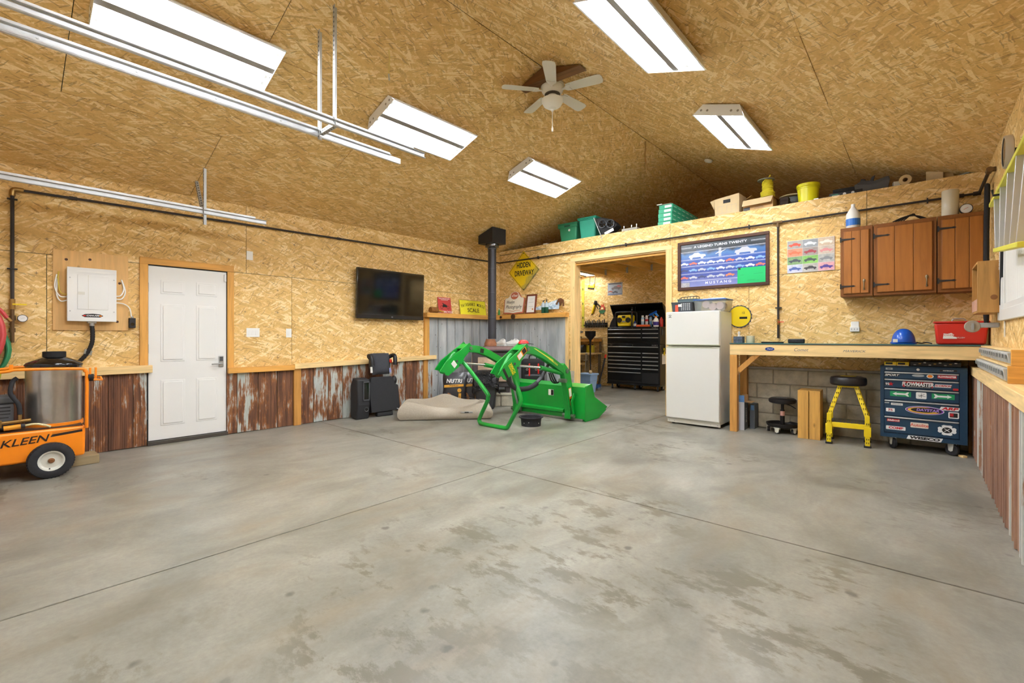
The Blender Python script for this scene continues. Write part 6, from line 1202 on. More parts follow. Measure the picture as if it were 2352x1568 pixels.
part('cable', B().tube([(.0, .05, 1.30), (-.005, .06, .75), (-.01, .05, .2), (-.005, .0, .02), (-.01, -.07, .03), (-.01, -.10, .2), (-.01, -.09, .8), (.0, -.05, 1.28), (.0, 0, 1.34)], .018, 8, 5, True), BLACKM, t, smooth=True)
t = thing('hockey_stick', 'black and white hockey stick hanging on the right wall behind the ladder', 'hockey stick', (7.075, -1.55, 1.50)); part('shaft', B().bar((0, .10, .0), (0, -.02, .78), .02, .03, (0, 1, 0)), BLACK, t, bev=.003); part('stick_blade', B().prism([(-.005, -.02, .76), (-.005, -.05, .80), (-.005, .22, .92), (-.005, .23, .86), (-.005, .02, .74)], (.012, 0, 0)), BLACK, t, bev=.002); text('SHERWOOD', .022, SWH, t, fr((-.0155, .04, .40), (0, .15, -1), (0, 1, .15)), sx=1.3)
# ================================================================== THINGS ON THE LOFT EDGE (deck top 3.006)
LZ = 3.006
TG = mat('tote_green', '#2f8a63', .45, var=.06); TG2 = mat('tote_teal', '#2e9a80', .45, var=.05)
def tote(label, x, y, w_, d_, h, m_, handle):
    t = thing('storage_tote', label, 'tote', (x, y, LZ), math.radians(3), 'green totes on the loft')
    part('tote_body', B().taper((0, 0), (w_*.84, d_*.84), (w_, d_), 0, h-.03), m_, t, bev=.03); part('rim', B().box(-w_-.014, w_+.014, -d_-.014, d_+.014, h-.09 if handle else h-.05, h-.028), m_, t, bev=.012); part('lid', B().box(-w_-.018, w_+.018, -d_-.018, d_+.018, h-.028, h), m_, t, bev=.012)
    if handle: part('handle_recess', B().box(-.06, .06, -d_-.017, -d_-.013, h-.075, h-.045), mat('recess_dark', '#174936', .7), t); part('sticker', flat(oval(.022, .022, .04, h-.14), f_back(0, -d_*.96-.012, 0), .002), PAPER, t)
    return t
tote('dark green storage tote with a handle recess at the loft end', 1.66, .22, .195, .15, .35, TG, True); tote('taller teal green storage tote beside the folded fan', 2.09, .20, .175, .15, .385, TG2, False)
single('small_carton', B().box(-.05, .05, -.04, .04, 0, .04), PAPER, 'small pale carton alone at the low end of the loft', 'carton', (1.15, .1, LZ), .1, bev=.002)
t = thing('box_fan', 'black twin fan unit leaning against the teal tote on the loft', 'fan', (2.60, .16, LZ+.004), (0, math.radians(-22), math.radians(8)))
part('panel_edge', B().box(-.20, -.185, -.14, .14, 0.0, .42), GREY, t, bev=.003)
part('fan_shell', B().prism([(-.184, -.13, 0), (.14, -.13, .10), (.10, -.13, .22), (-.06, -.13, .36), (-.184, -.13, .40)], (0, .24, 0)), BLACKM, t, bev=.02)
for c in ((-.09, .24), (.04, .17)):
    f = part('fan_ring', B().lathe([(.062, -.15), (.075, -.152), (.078, -.13)], (c[0], 0, c[1]), 20, 'y'), BLACK, t, smooth=True)
    for k in range(5): a = k*1.257; part('fan_blade', B().prism([(c[0], -.14, c[1]), (c[0]+.06*math.cos(a), -.138, c[1]+.06*math.sin(a)), (c[0]+.06*math.cos(a+.7), -.148, c[1]+.06*math.sin(a+.7))], (0, .002, 0)), BLACKG, f)
part('rating_label', B().box(-.12, .05, -.135, -.131, .035, .085), PAPER, t)
t = thing('bracket_plate', 'flat grey bracket with upright bolts on the loft', 'bracket', (2.93, .10, LZ)); part('plate', B().box(-.14, .14, -.06, .06, 0, .055), GREYSTONE, t, bev=.008)
for x in (-.11, .03, .12): part('bolt', B().cyl((x, -.03, .055), (x, -.03, .11), .007).cyl((x, -.03, .085), (x, -.03, .095), .012, seg=6), STEEL, t)
# green tile cartons
CG = mat('carton_green', '#2fa57c', .5, var=.06); 
names = ['bottom green tile carton of the stack on the loft', 'second green tile carton from the bottom of the loft stack', 'third green tile carton from the bottom of the loft stack', 'fourth green tile carton of the loft stack, under the loose sheet', 'top green tile carton of the loft stack']
zc_ = LZ
for k in range(5):
    h = .066; t = thing('tile_carton', names[k], 'carton', (3.548+.004*math.sin(k*2), .62, zc_), math.radians(-1.0+.5*k), 'green tile cartons on the loft')
    part('carton_shell', B().box(-.112, .112, -.57, .57, 0, h-.002), CG, t, bev=.002, seg=1); part('end_label', B().box(-.02, .09, -.5715, -.57, .012, .05), PAPER, t)
    for q in range(6): part('side_stripe', B().box(.112, .1128, -.52+.18*q, -.42+.18*q, .022, .030), SGY if False else PAPER, t)
    zc_ += h
single('loose_sheet', B().box(-.12, .10, -.58, .5, 0, .004).prism([(-.12, -.60, 0), (-.05, -.60, -.0), (-.05, -.60, .015), (-.14, -.60, .012)], (0, .2, 0)), OFFW, 'crumpled pale sheet on top of the green cartons', 'sheet', (3.548, .62, zc_), .01)
# cardboard boxes
t = thing('file_box', 'beige cardboard file box with a hand hole on the loft', 'box', (4.48, .20, LZ+.012), math.radians(-3))
part('pallet_sheet', B().box(-.20, .19, -.17, .17, -.012, -.001), CARDB, t); part('front_face', B().prism([(-.17, -.15, 0), (.17, -.15, 0), (.165, -.15, .275), (-.175, -.15, .245)], (0, .004, 0)), CARDB2, t); part('left_face', B().prism([(-.17, -.15, 0), (-.17, .15, 0), (-.185, .15, .25), (-.175, -.15, .245)], (.004, 0, 0)), CARDB2, t); part('right_face', B().box(.166, .17, -.15, .15, 0, .27), CARDB2, t); part('back_face', B().box(-.17, .17, .146, .15, 0, .25), CARDB2, t)
part('flap', B().prism([(-.176, -.14, .245), (-.25, -.12, .235), (-.20, -.12, .12), (-.185, -.13, .10)], (0, .20, 0)), CARDB2, t); part('hand_hole', B().box(-.05, .05, -.1515, -.1495, .165, .215), SK, t)
gp = B()
for x in (-.13, -.065, .0, .065, .13): gp.box(x-.001, x+.001, -.1508, -.15, .03, .13)
gp.box(-.13, .131, -.1508, -.15, .128, .13).box(-.13, .131, -.1508, -.15, .029, .031); part('printed_form', gp, GREY, t)
t = thing('cardboard_box', 'open brown cardboard box with raised flaps on the loft', 'box', (4.885, .20, LZ), math.radians(-2))
part('box_body', B().box(-.19, .19, -.15, .15, 0, .004).box(-.19, .19, -.15, -.146, .0, .16).box(-.19, .19, .146, .15, 0, .16).box(-.19, -.186, -.146, .146, 0, .16).box(.186, .19, -.146, .146, 0, .16), CARDB, t)
part('flap', B().prism([(-.19, -.151, .16), (.19, -.151, .165), (.18, -.21, .07), (-.19, -.21, .065)], (0, -.003, .001)), CARDB2, t); part('flap', B().prism([(-.185, -.15, .16), (-.185, .05, .16), (-.10, .04, .23), (-.09, -.12, .23)], (.004, 0, 0)), CARDB, t); part('flap', B().prism([(.19, -.15, .16), (.19, .15, .16), (.225, .13, .13), (.225, -.13, .13)], (.004, 0, 0)), mat('flap_amber', '#c58b3c', .8), t)
part('printed_panel', B().box(-.185, -.10, -.1515, -.15, .01, .06), DGREY, t); text('WINDSHIELD', .012, DGREY, t, f_back(.02, -.1505, .045)); text('PART # CREW SUPPLY', .010, DGREY, t, f_back(.02, -.1505, .028))
def coil(m_, r, z0, z1, n, rr, par, name='wound_cord'):
    pts = [(r*math.cos(a)*(1+.05*math.sin(a*.37)), r*math.sin(a), z0+(z1-z0)*k/(n*14)) for k in range(n*14) for a in [2*math.pi*k/14]]
    return part(name, B().tube(pts, rr, 6), m_, par, smooth=True)
t = thing('cord_reel', 'yellow cord wound on a reel standing in the cardboard box', 'cord reel', (4.97, .20, LZ+.005)); YC = mat('cord_yellow', '#e3d233', .5)
part('reel_core', B().cyl((0, 0, 0), (0, 0, .44), .05), CARDB, t); coil(YC, .062, .16, .41, 14, .010, t); coil(YC, .082, .18, .26, 4, .011, t); part('reel_rim', B().lathe([(.05, .425), (.105, .425), (.11, .43), (.105, .437), (.05, .437)], (-.02, 0, 0), 24), GREY, t, smooth=True); part('cord_end', B().tube([(-.06, -.03, .36), (-.03, -.07, .40), (.03, -.05, .45), (.04, -.04, .48)], .010, 6, 4), YC, t, smooth=True)
t = thing('cable_spool', 'spool of grey cable with a pale wooden flange on the loft', 'cable spool', (5.22, .50, LZ)); part('flange', B().cyl((0, 0, .0), (0, 0, .012), .16, seg=28), CARDD, t); part('flange', B().cyl((0, 0, .205), (0, 0, .222), .165, seg=28), mat('flange_pale', '#c9b68f', .7), t, bev=.003); part('drum', B().cyl((0, 0, .012), (0, 0, .205), .07), CARDB, t)
for k in range(9): part('cable_turn', B().lathe([(.085, .02+.0205*k), (.095, .015+.0205*k), (.105, .02+.0205*k), (.108, .025+.0205*k), (.105, .033+.0205*k), (.085, .033+.0205*k)], (0, 0, 0), 22), mat('cable_grey', '#8d9296', .5), t, smooth=True)
single('dark_crate', B().box(-.05, .05, -.06, .06, 0, .15).box(-.055, .055, -.065, .065, .10, .115), mat('crate_dark', '#3a2c24', .8), 'dark carton wedged between the cardboard box and the spool', 'carton', (5.175, .25, LZ), 0, bev=.003)
t = thing('plastic_pail', 'bright yellow plastic pail with lid on the loft edge', 'pail', (5.458, .19, LZ)); PY = mat('pail_yellow', '#e8e01e', .35); part('pail_body', B().lathe([(.0001, 0), (.105, 0), (.112, .006), (.126, .225), (.0001, .225)], (0, 0, 0), 30), PY, t, smooth=True); part('lid', B().lathe([(.0001, .262), (.125, .262), (.135, .255), (.136, .222), (.128, .215), (.126, .222)], (0, 0, 0), 30), PY, t, smooth=True); part('rim_band', B().lathe([(.124, .195), (.131, .197), (.131, .203), (.126, .205)], (0, 0, 0), 30), PY, t, smooth=True)
t = thing('hand_tools', 'small black hand tools lying beside the yellow pail', 'tools', (5.66, .08, LZ)); part('tool', B().bar((-.10, -.02, .012), (.06, .0, .016), .02, .018), BLACK, t, bev=.003); part('tool', B().bar((-.06, .03, .01), (.10, .02, .012), .018, .015), DGREY, t, bev=.003); part('tool_head', B().prism([(-.12, -.03, .004), (-.07, -.035, .004), (-.06, -.01, .004), (-.09, .0, .004)], (0, 0, .018)), STEEL, t)
t = thing('flat_carton', 'flat black carton with white icons on the loft', 'carton', (5.875, .20, LZ), math.radians(-1)); part('carton_shell', B().box(-.17, .17, -.13, .12, 0, .055), SK, t, bev=.002, seg=1)
for x in (-.01, .075): part('icon', flat(oval(.017, .017), f_back(x, -.1305, .028), .0006), PAPER, t)
part('icon', flat(rect(.07, .006), f_back(-.11, -.1305, .036), .0006), SG, t); part('icon', flat(rect(.08, .004), f_back(-.10, -.1305, .024), .0006), PAPER, t)
single('foam_block', B().box(-.15, .15, -.09, .09, 0, .06), BLACKM, 'black foam block lying on the flat black carton', 'foam block', (5.885, .22, LZ+.056), 0, bev=.004)
t = thing('gutter_bundle', 'bundle of black plastic channel pieces leaning on the loft', 'channel bundle', (6.15, .17, LZ+.01), (math.radians(14), math.radians(4), math.radians(-8))); GB = mat('gutter_black', '#38312c', .35)
for k in range(4): part('channel', B().prism([(-.16+.014*k, -.10+.035*k, .0), (.15-.01*k, -.10+.035*k, 0.0), (.17-.01*k, -.10+.035*k, .13+.012*k), (.155-.01*k, -.10+.035*k, .135+.012*k), (.0, -.10+.035*k, .10+.012*k), (-.165+.014*k, -.10+.035*k, .125+.012*k), (-.18+.014*k, -.10+.035*k, .115+.012*k)], (0, .012, 0)), GB, t, bev=.002, seg=1)
part('channel_edge', B().prism([(-.06, .02, .12), (-.02, .02, .12), (.0, .02, .2), (-.03, .02, .19)], (0, .02, 0)).prism([(-.16, .03, .12), (-.10, .03, .12), (-.10, .03, .17), (-.14, .03, .18)], (0, .02, 0)), BLACK, t)
t = thing('paper_roll', 'roll of beige paper lying endwise on the loft', 'paper roll', (6.455, .11, LZ+.062), math.radians(-8)); part('roll', B().lathe([(.024, -.08), (.058, -.08), (.060, -.075), (.060, .16), (.024, .16), (.024, -.08)], (0, 0, 0), 24, 'y'), mat('roll_beige', '#c7ac7c', .7), t, smooth=True); part('core', B().lathe([(.02, -.078), (.0245, -.081), (.0245, .1), (.02, .1)], (0, 0, 0), 20, 'y'), CARDD, t)
single('tea_box', B().box(-.03, .03, -.03, .03, 0, .07), PAPER, 'small white and red carton beside the paper roll', 'carton', (6.36, .10, LZ), .3, bev=.002)
for k, (x, a, m_, lb) in enumerate(((6.70, 3, CARDB2, 'pale ceramic tile leaning leftmost at the right end of the loft'), (6.79, 16, mat('tile_tan', '#b8965f', .6), 'tan tile tilted in the middle at the right end of the loft'), (6.86, 9, mat('tile_sand', '#c7a86c', .6), 'sand coloured tile standing rightmost on the loft'))):
    t = thing('spare_tile', lb, 'tile', (x, .10+.03*k, LZ+.004), (math.radians(-6), math.radians(-a*.4), math.radians(-5)), 'spare tiles on the loft'); part('tile', B().box(-.075, .075, -.006, .006, 0, .13+.02*k), m_, t, bev=.003); part('tile_edge', B().box(-.07, .07, -.012, -.006, .0, .10), m_, t, bev=.002)
t = thing('wire_scrap', 'bent scrap of steel wire hanging over the right end of the loft', 'wire', (6.98, .05, LZ)); part('wire', B().tube([(-.12, .02, .005), (-.05, 0, .02), (.02, -.03, .03), (.06, -.06, .05)], .006, 6, 4), STEEL, t, smooth=True)
# ================================================================== STOREROOM
t = thing('tool_chest', 'wide black drawer tool chest with an open lid in the storeroom', 'tool chest', (1.567, 2.87, 0), math.radians(1.5))
CB = mat('chest_black', '#141416', .3, var=.1); PUL = mat('chest_pull', '#b9babc', .3, .7)
def dr_(x0, x1, z0, z1, par, pull=True):
    d = part('drawer', B().box(x0, x1, -.012, .0, z0, z1), CB, par, bev=.003)
    if pull: part('drawer_pull', B().box(x0+.012, x1-.012, -.032, -.012, z1-.026, z1-.004), PUL, d, bev=.004)
part('cabinet_lower', B().box(-.655, .655, .0, .42, .14, 1.07), CB, t, bev=.006); part('cabinet_upper', B().box(-.655, .655, .0, .42, 1.075, 1.47), CB, t, bev=.006)
S1 = .235
dr_(-.635, .63, .90, 1.02, t)
for k in range(6): dr_(-.635, S1-.02, .31+.09*(5-k)+.03 if k < 5 else .21, .395+.09*(5-k)+.03 if k < 5 else .42, t)
part('fixed_panel', B().box(-.635, S1-.02, -.010, 0, .17, .335), mat('chest_panel', '#1d1d1f', .5), t)
for k in range(5): dr_(S1, .63, .40+.09*(4-k)+.03, .485+.09*(4-k)+.03, t)
part('cabinet_door', B().box(S1, .63, -.012, 0, .17, .42), mat('chest_panel', '#1d1d1f', .5), t, bev=.003)
for k in range(3): dr_(-.635, S1-.02, 1.10+.095*(2-k)+.04, 1.185+.095*(2-k)+.05, t); dr_(S1, .63, 1.10+.095*(2-k)+.04, 1.185+.095*(2-k)+.05, t)
text('HUSKY', .028, PUL, t, f_back(.53, -.0005, 1.445), shear=.2, sx=1.2); text('HUSKY', .028, PUL, t, f_back(.53, -.0005, 1.045), shear=.2, sx=1.2); text('52 in', .018, PUL, t, f_back(-.57, -.0005, 1.445)); text('52 in', .018, PUL, t, f_back(-.55, -.0005, 1.045))
for z in (1.445, 1.045): part('lock', B().cyl((.0, 0, z), (0, -.008, z), .012), CHROME, t)
ld = part('lid', B().prism([(-.655, .40, 1.47), (-.655, .415, 1.47), (-.655, .425, 1.88), (-.655, .12, 2.02), (-.655, .115, 2.00), (-.655, .41, 1.87)], (1.31, 0, 0)), CB, t, bev=.003)
part('lid_side', B().prism([(-.655, .415, 1.47), (-.655, .425, 1.88), (-.655, .12, 2.02), (-.655, .30, 1.75)], (.004, 0, 0)), CB, ld); part('lid_side', B().prism([(.651, .415, 1.47), (.651, .425, 1.88), (.651, .12, 2.02), (.651, .30, 1.75)], (.004, 0, 0)), CB, ld)
part('lid_note', B().box(-.40, -.33, .398, .399, 1.62, 1.71), PAPER, ld); part('lid_magnet', B().box(-.10, -.06, .14, .15, 1.72, 1.94), SK, ld)
for k in range(3): part('magnet_socket', B().cyl((-.08, .14, 1.76+.06*k), (-.08, .12, 1.76+.06*k), .014), (PUL, mat('guide_red', '#e0391c', .4), PUL)[k], ld)
part('side_shelf', B().box(-.665, -.655, .05, .4, 1.1, 1.4), CB, t); part('base_bumper', B().box(-.665, .665, -.015, .43, .115, .145), CB, t, bev=.005)
for x in (-.55, .03, .58):
    for y in (.06, .36): caster(t, x, y, .055, .4 if y < .2 else -.3, .115)
part('side_paper', B().box(.6555, .6565, .12, .34, .62, .85), PAPER, t); part('side_cable', B().tube([(.66, .1, 1.0), (.67, .16, .90), (.67, .22, .95), (.66, .3, 1.05)], .008, 6, 4), BLACK, t); part('side_clip', B().box(.656, .675, .2, .24, .82, .98), YELL, t)
part('side_switch', B().box(.656, .67, .1, .16, 1.28, 1.42), DGREY, t)
# on the chest (1.471)
t = thing('jobsite_radio', 'yellow and black jobsite radio on the tool chest', 'radio', (1.32, 3.02, 1.471), math.radians(-3)); t.scale = (1.2, 1.1, 1.15); part('radio_body', B().box(-.15, .15, -.10, .10, .02, .25), YELL, t, bev=.03, seg=3)
for sx_ in (-1, 1): part('speaker', B().lathe([(.0001, -.112), (.05, -.112), (.056, -.10), (.056, -.09)], (sx_*.095, 0, .145), 22, 'y'), SK, t, smooth=True)
for sx_ in (-1, 1):
    for k in range(4): part('grille_bar', B().box(sx_*.095-.045, sx_*.095+.045, -.115, -.112, .11+.02*k, .116+.02*k), DGREY, t)
part('display', B().box(-.035, .035, -.108, -.10, .19, .235), SK, t, bev=.003); part('button_panel', B().box(-.035, .035, -.106, -.10, .10, .13), GREY, t); part('lower_lip', B().box(-.12, .12, -.112, -.08, .02, .06), YELL, t, bev=.008); part('roll_cage', B().tube([(-.18, -.10, .0), (-.185, -.10, .26), (-.13, -.09, .31), (.13, -.09, .31), (.185, -.10, .26), (.18, -.10, .0)], .014, 8, 3).tube([(-.18, .1, .0), (-.185, .1, .26), (-.13, .09, .31), (.13, .09, .31), (.185, .1, .26), (.18, .1, .0)], .014, 8, 3), BLACK, t, smooth=True); part('antenna', B().cyl((.16, .08, .28), (.16, .08, .52), .004), BLACK, t); part('handle', B().box(-.10, .10, -.03, .03, .30, .33), GREY, t, bev=.008)
single('dark_bag', B().prism([(-.10, -.1, 0), (.09, -.1, 0), (.10, -.1, .23), (.02, -.1, .25), (-.06, -.1, .12)], (0, .22, 0)), BLACKM, 'black open case on the left end of the tool chest', 'case', (1.0, 3.05, 1.471), 0, bev=.012)
for k, (x, c, lb) in enumerate(((1.735, '#a9cbe0', 'pale blue spray can on the chest, leftmost of the three'), (1.82, '#d9d4d4', 'white spray can with red cap on the chest, middle of the three'), (1.905, '#6fa8d6', 'blue spray can on the chest below the blue blow gun'))):
    t = thing('spray_can', lb, 'spray can', (x, 3.04+.03*k, 1.471), 0, 'spray cans on the tool chest'); part('can', B().lathe([(.030, 0), (.033, .006), (.033, .20), (.024, .222), (.024, .225)], (0, 0, 0), 18), mat('can'+str(k), c, .35), t, smooth=True); part('can_band', B().lathe([(.0335, .13), (.0337, .13), (.0337, .18), (.0335, .18)], (0, 0, 0), 18), (SWH, SR, SGY)[k], t); part('can_cap', B().lathe([(.023, .222), (.025, .225), (.025, .262), (.02, .268), (.0001, .268)], (0, 0, 0), 16), (PAPER, SWH, DGREY)[k], t, smooth=True)
t = thing('blow_gun', 'blue spray gun with a long grey lance resting on the cans', 'spray gun', (1.98, 3.06, 1.78), (0, math.radians(-25), 0)); part('gun_body', B().box(-.10, .10, -.015, .015, -.02, .025), BLUE, t, bev=.01); part('grip', B().prism([(.03, -.014, -.02), (.08, -.014, -.02), (.10, -.014, -.12), (.06, -.014, -.12)], (0, .028, 0)), mat('gun_blue', '#2f86d8', .4), t, bev=.006); part('trigger', B().bar((-.03, 0, -.02), (-.02, 0, -.08), .015, .012), mat('gun_blue', '#2f86d8', .4), t); part('lance', B().cyl((-.30, 0, .01), (-.09, 0, .005), .008), GREY, t); part('hanger', B().cyl((0, 0, -.30), (0, 0, -.02), .006), STEEL, t)
single('orange_box', B().box(-.16, .16, -.04, .04, 0, .05), mat('box_orange', '#e2622e', .4), 'long orange plastic case lying on the front of the chest', 'case', (1.80, 2.93, 1.471), 0, bev=.008)
t = thing('cleaner_jug', 'white cleaner jug with an orange cap on the right end of the chest', 'jug', (2.10, 2.95, 1.471)); part('jug_body', B().lathe([(.055, 0), (.06, .01), (.06, .13), (.045, .18), (.02, .2), (.02, .215)], (0, 0, 0), 18), WHITEP, t, smooth=True); part('jug_cap', B().cyl((0, 0, .21), (0, 0, .24), .024), ORANGE, t); part('jug_label', B().lathe([(.0605, .03), (.061, .03), (.061, .11), (.0605, .11)], (0, 0, 0), 18), mat('label_violet', '#3f2f8a', .4), t); part('jug_handle', B().tube([(-.06, 0, .05), (-.085, 0, .07), (-.08, 0, .13), (-.05, 0, .15)], .008, 6, 3), WHITEP, t)
single('red_bottle', B().lathe([(.035, 0), (.04, .008), (.04, .16), (.02, .19), (.016, .22)], (0, 0, 0), 16), mat('bottle_red', '#c4322c', .4), 'red bottle at the back right corner of the chest', 'bottle', (2.16, 3.10, 1.471), smooth=True)
t = thing('blue_bottle', 'small navy bottle beside the radio on the chest', 'bottle', (1.56, 2.99, 1.471)); part('bottle', B().lathe([(.035, 0), (.038, .006), (.038, .09), (.02, .12), (.016, .14)], (0, 0, 0), 16), mat('bottle_navy', '#25408c', .35), t, smooth=True); part('label', B().lathe([(.0385, .02), (.039, .02), (.039, .08), (.0385, .08)], (0, 0, 0), 16), PAPER, t)
# wall things on the far wall (y = 3.3)
WY = YB-.002
t = thing('truck_poster', 'small grey tin poster of trucks on the storeroom wall', 'poster', (.873, WY, 2.285)); part('sheet', B().box(-.205, .205, -.003, 0, 0, .31), mat('poster_grey', '#9aa2ad', .5, var=.18, vscale=9), t); part('car_print', flat(car(.26, .03, .17), f_back(0, -.0032, 0), .0008), mat('print_steel', '#6b6468', .5), t); part('car_print', flat(car(.17, .09, .21, True), f_back(0, -.0032, 0), .0006), mat('print_rose', '#b0656a', .5), t); part('car_print', flat(car(.13, -.13, .09), f_back(0, -.0032, 0), .0008), mat('print_rustred', '#a2553c', .5), t); part('car_print', flat(car(.16, .0, .07, True), f_back(0, -.0032, 0), .0008), mat('print_dark', '#4d4d52', .5), t); part('title_bar', flat(rect(.36, .03, 0, .285), f_back(0, -.0032, 0), .0006), DGREY, t); part('title_bar', flat(rect(.38, .025, 0, .02), f_back(0, -.0032, 0), .0006), mat('print_bluegrey', '#6f7ea0', .5), t)
t = thing('spirit_level', 'long yellow spirit level hanging on the storeroom wall', 'spirit level', (-.055, WY, 1.49)); part('level_bar', B().box(-.03, .03, -.03, 0, 0, 1.22), mat('level_yellow', '#d8cf45', .45), t, bev=.003); part('level_groove', B().box(-.004, .004, -.0308, -.03, .02, 1.2), mat('level_shadow', '#9c9430', .5), t)
for z in (.25, .62, 1.0): part('vial', B().box(-.012, .012, -.0315, -.03, z-.03, z+.03), SK, t)
t = thing('hacksaw', 'hacksaw with a yellow handle hanging under the storeroom light', 'hacksaw', (.19, WY-.01, 2.48), (0, math.radians(8), 0)); part('saw_frame', B().tube([(-.07, 0, .10), (-.09, 0, .40), (.07, 0, .42), (.075, 0, .06)], .007, 6, 1), STEEL, t); part('saw_blade', B().box(-.072, -.070, -.004, .004, .08, .40), DGREY, t); part('handle', B().prism([(-.10, -.012, .03), (.09, -.012, .04), (.085, -.012, .13), (.05, -.012, .13), (.05, -.012, .085), (-.05, -.012, .08), (-.055, -.012, .11), (-.10, -.012, .10)], (0, .024, 0)), YELL, t, bev=.004); part('grip', B().box(-.10, .08, -.016, .014, 0, .04), SK, t, bev=.008)
t = thing('caulking_gun', 'yellow and black caulking gun hanging on the storeroom wall', 'caulking gun', (.22, WY-.03, 1.83), (0, math.radians(20), 0)); part('barrel', B().cyl((0, 0, .02), (0, 0, .26), .028, seg=16), YELL, t, smooth=True); part('nozzle', B().cyl((0, 0, -.03), (0, 0, .03), .006, .014), SK, t); part('gun_frame', B().box(-.03, .03, -.03, .03, .25, .36), SK, t, bev=.01); part('gun_handle', B().bar((.02, 0, .32), (.16, 0, .26), .022, .03), SK, t, bev=.006); part('gun_trigger', B().bar((.02, 0, .27), (.13, 0, .18), .015, .015), SK, t)
t = thing('grill_ornament', 'red and green barbecue grill wall ornament', 'wall ornament', (.505, WY, 1.77)); part('kettle_base', flat([(.09*math.cos(a), .09*math.sin(a)+.15) for a in [math.radians(180+10*k) for k in range(19)]], f_back(0, -.004, 0), .006), mat('ornament_green', '#2f6b45', .5), t); part('kettle_lid', flat([(.09*math.cos(a), .1*math.sin(a)+.16) for a in [math.radians(60+10*k) for k in range(13)]], f_back(0, -.004, 0), .006), mat('ornament_green', '#2f6b45', .5), t); part('flames', flat([(-.05, .16), (.085, .16), (.09, .22), (.06, .25), (.05, .32), (.02, .27), (-.01, .31), (-.02, .25), (-.05, .22)], f_back(0, -.008, 0), .005), mat('ornament_red', '#cf4a35', .5), t); part('inner_flame', flat([(-.03, .17), (.05, .17), (.03, .24), (.01, .21), (-.01, .23)], f_back(0, -.0135, 0), .002), mat('ornament_cream', '#e6d49a', .5), t); part('leg', B().bar((-.05, -.006, .07), (-.07, -.006, 0), .008, .008), SK, t); part('leg', B().bar((.05, -.006, .07), (.07, -.006, 0), .008, .008), SK, t); part('wheel', B().cyl((-.07, -.004, .0), (-.07, -.012, .0), .016), SK, t)
t = thing('screwdriver_rack', 'black wall rack filled with screwdrivers above the small bench', 'tool rack', (.33, WY, 1.50)); part('rack_plate', B().box(-.33, .33, -.09, 0, .03, .055), SK, t, bev=.004); part('rack_back', B().box(-.33, .33, -.01, 0, -.02, .10), SK, t)
for k in range(12):
    x = -.28+.05*k; sd = part('screwdriver', B().lathe([(.008, .055), (.014, .06), (.016, .09), (.014, .13+.02*((k*7) % 3)), (.006, .15+.02*((k*7) % 3))], (x, -.055, 0), 8), (SK, DGREY, mat('driver_dark', '#2b2426', .4))[k % 3], t, smooth=True); part('driver_shaft', B().cyl((x, -.055, -.06), (x, -.055, .055), .004, seg=6), STEEL, sd)
t = thing('oil_drain', 'black oil drain funnel on a tall pole by the storeroom bench', 'oil drain', (.62, 2.55, 0)); part('base', B().lathe([(.0001, .02), (.12, .02), (.13, .0)], (0, 0, 0), 20), BLACK, t); part('cone', B().lathe([(.02, .08), (.028, .14), (.125, .25), (.13, .36), (.125, .36), (.12, .255)], (0, 0, 1.02), 24), BLACK, t, smooth=True); part('spout', B().lathe([(.014, .02), (.016, .7), (.022, 1.12)], (0, 0, 0), 12), BLACK, t, smooth=True)
# small bench, things on it
t = thing('storeroom_bench', 'rough timber bench with a vice clamp in the storeroom corner', 'workbench', (.17, 2.95, 0)); RT = wood_material('rough_timber', '#8a7a5c', 'x')
part('bench_top', B().box(-.33, .34, -.33, .33, .80, .84), PINE_X, t, bev=.003); part('bench_apron', B().box(-.33, .33, -.32, -.28, .66, .80), RT, t); part('upper_shelf', B().box(-.33, .34, -.05, .33, 1.12, 1.20), AMBER_X, t, bev=.003); part('shelf_metal', B().box(-.33, .34, -.06, .33, 1.201, 1.21), STEEL, t); part('shelf_support', B().box(.29, .33, .28, .33, .84, 1.12), RT, t); part('lower_rail', B().box(-.33, .30, -.30, -.26, .55, .60), PINE_X, t)
for x in (-.31, .27):
    for y in (-.3, .26): part('leg', B().box(x, x+.05, y, y+.05, 0, .80), RT, t)
part('centre_post', B().cyl((.0, -.32, .0), (.0, -.32, .78), .022), OFFW, t); part('clamp', B().bar((.30, -.34, .84), (.30, -.34, .66), .04, .03).cyl((.30, -.36, .70), (.28, -.36, .40), .011).bar((.24, -.36, .66), (.34, -.36, .68), .03, .02), STEEL, t, bev=.002)
t = thing('bench_grinder', 'dark bench grinder on the small storeroom bench', 'grinder', (.12, 2.90, .841)); part('motor', B().cyl((-.10, 0, .11), (.08, 0, .11), .075), DGREY, t, bev=.01); part('wheel_guard', B().cyl((.08, 0, .11), (.12, 0, .11), .095, seg=22), SK, t, bev=.008); part('base', B().box(-.10, .12, -.08, .08, 0, .03), SK, t)
for k, (x, lb) in enumerate(((.28, 'yellow oil container on the small bench, beside the grinder'), (.39, 'yellow oil container at the bench end'))): t = thing('oil_container', lb, 'container', (x, 3.02, .841), 0, 'yellow oil containers'); part('body', B().box(-.045, .045, -.05, .05, 0, .19), mat('oil_yellow', '#b8a51f', .45), t, bev=.015); part('cap', B().cyl((0, 0, .19), (0, 0, .215), .02), SK, t)
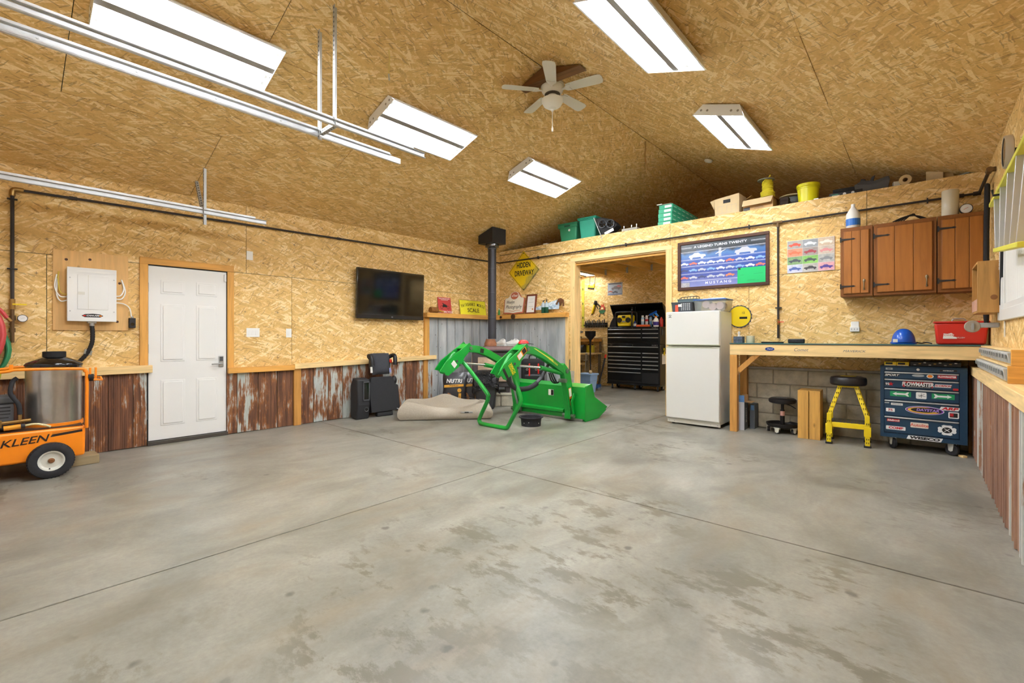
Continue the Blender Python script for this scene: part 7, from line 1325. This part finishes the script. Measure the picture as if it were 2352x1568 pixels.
t = thing('drill_stand', 'white and red clamp stand on the storeroom bench front', 'clamp', (.06, 2.70, .841)); part('frame', B().box(-.05, .05, -.02, .02, 0, .02).box(-.05, -.03, -.02, .02, .02, .15).box(-.05, .05, -.02, .02, .15, .17).box(.03, .05, -.02, .02, .08, .15), WHITEP, t, bev=.003); part('screw', B().cyl((-.0, 0, .02), (0, 0, .13), .012), mat('guide_red', '#e0391c', .4), t)
t = thing('cordless_drill', 'dark cordless drill on the storeroom shelf', 'drill', (-.02, 3.0, 1.211)); part('drill_body', B().box(-.09, .08, -.03, .03, .12, .19), SK, t, bev=.012); part('grip', B().box(.0, .05, -.022, .022, .03, .13), DGREY, t, bev=.008); part('battery', B().box(-.02, .08, -.035, .035, 0, .04), SK, t, bev=.006); part('chuck', B().cyl((.08, 0, .155), (.14, 0, .155), .018), DGREY, t)
t = thing('blue_bin', 'light blue plastic waste bin inside the opening', 'bin', (1.02, 1.80, 0)); t.scale = (.86, .86, .92); BL = mat('bin_lightblue', '#94b4da', .5)
part('bin_body', B().taper((0, 0), (.15, .13), (.20, .18), 0, .44), BL, t, bev=.02); part('bin_rim', B().box(-.215, .215, -.195, .195, .42, .465), BL, t, bev=.01); part('bin_groove', B().taper((0, 0), (.187, .167), (.189, .169), .285, .295), mat('bin_shade', '#7f9dc4', .5), t); part('tape_roll', B().cyl((.10, -.05, .465), (.14, -.09, .52), .04), CARDB2, t)
t = thing('floor_jack', 'blue and black floor jack with its handle raised by the chest', 'floor jack', (.82, 2.36, 0), math.radians(20)); part('jack_frame', B().box(-.17, .17, -.09, -.07, .03, .13).box(-.17, .17, .07, .09, .03, .13).box(-.05, .15, -.07, .07, .06, .12), mat('jack_blue', '#2b4f86', .4), t, bev=.004); part('lift_arm', B().bar((.0, 0, .10), (-.16, 0, .15), .06, .04), SK, t); part('saddle', B().cyl((-.16, 0, .15), (-.16, 0, .175), .04), SK, t)
for sx_ in (-.14, .15):
    for sy_ in (-.08, .08): part('wheel', B().cyl((sx_, sy_-.015, .03), (sx_, sy_+.015, .03), .03), STEEL, t)
part('jack_handle', B().tube([(.12, 0, .12), (.20, .06, .45), (.26, .12, .78)], .02, 8), SK, t); part('handle_grip', B().cyl((.255, .115, .74), (.27, .13, .82), .024), mat('guide_red', '#e0391c', .4), t)
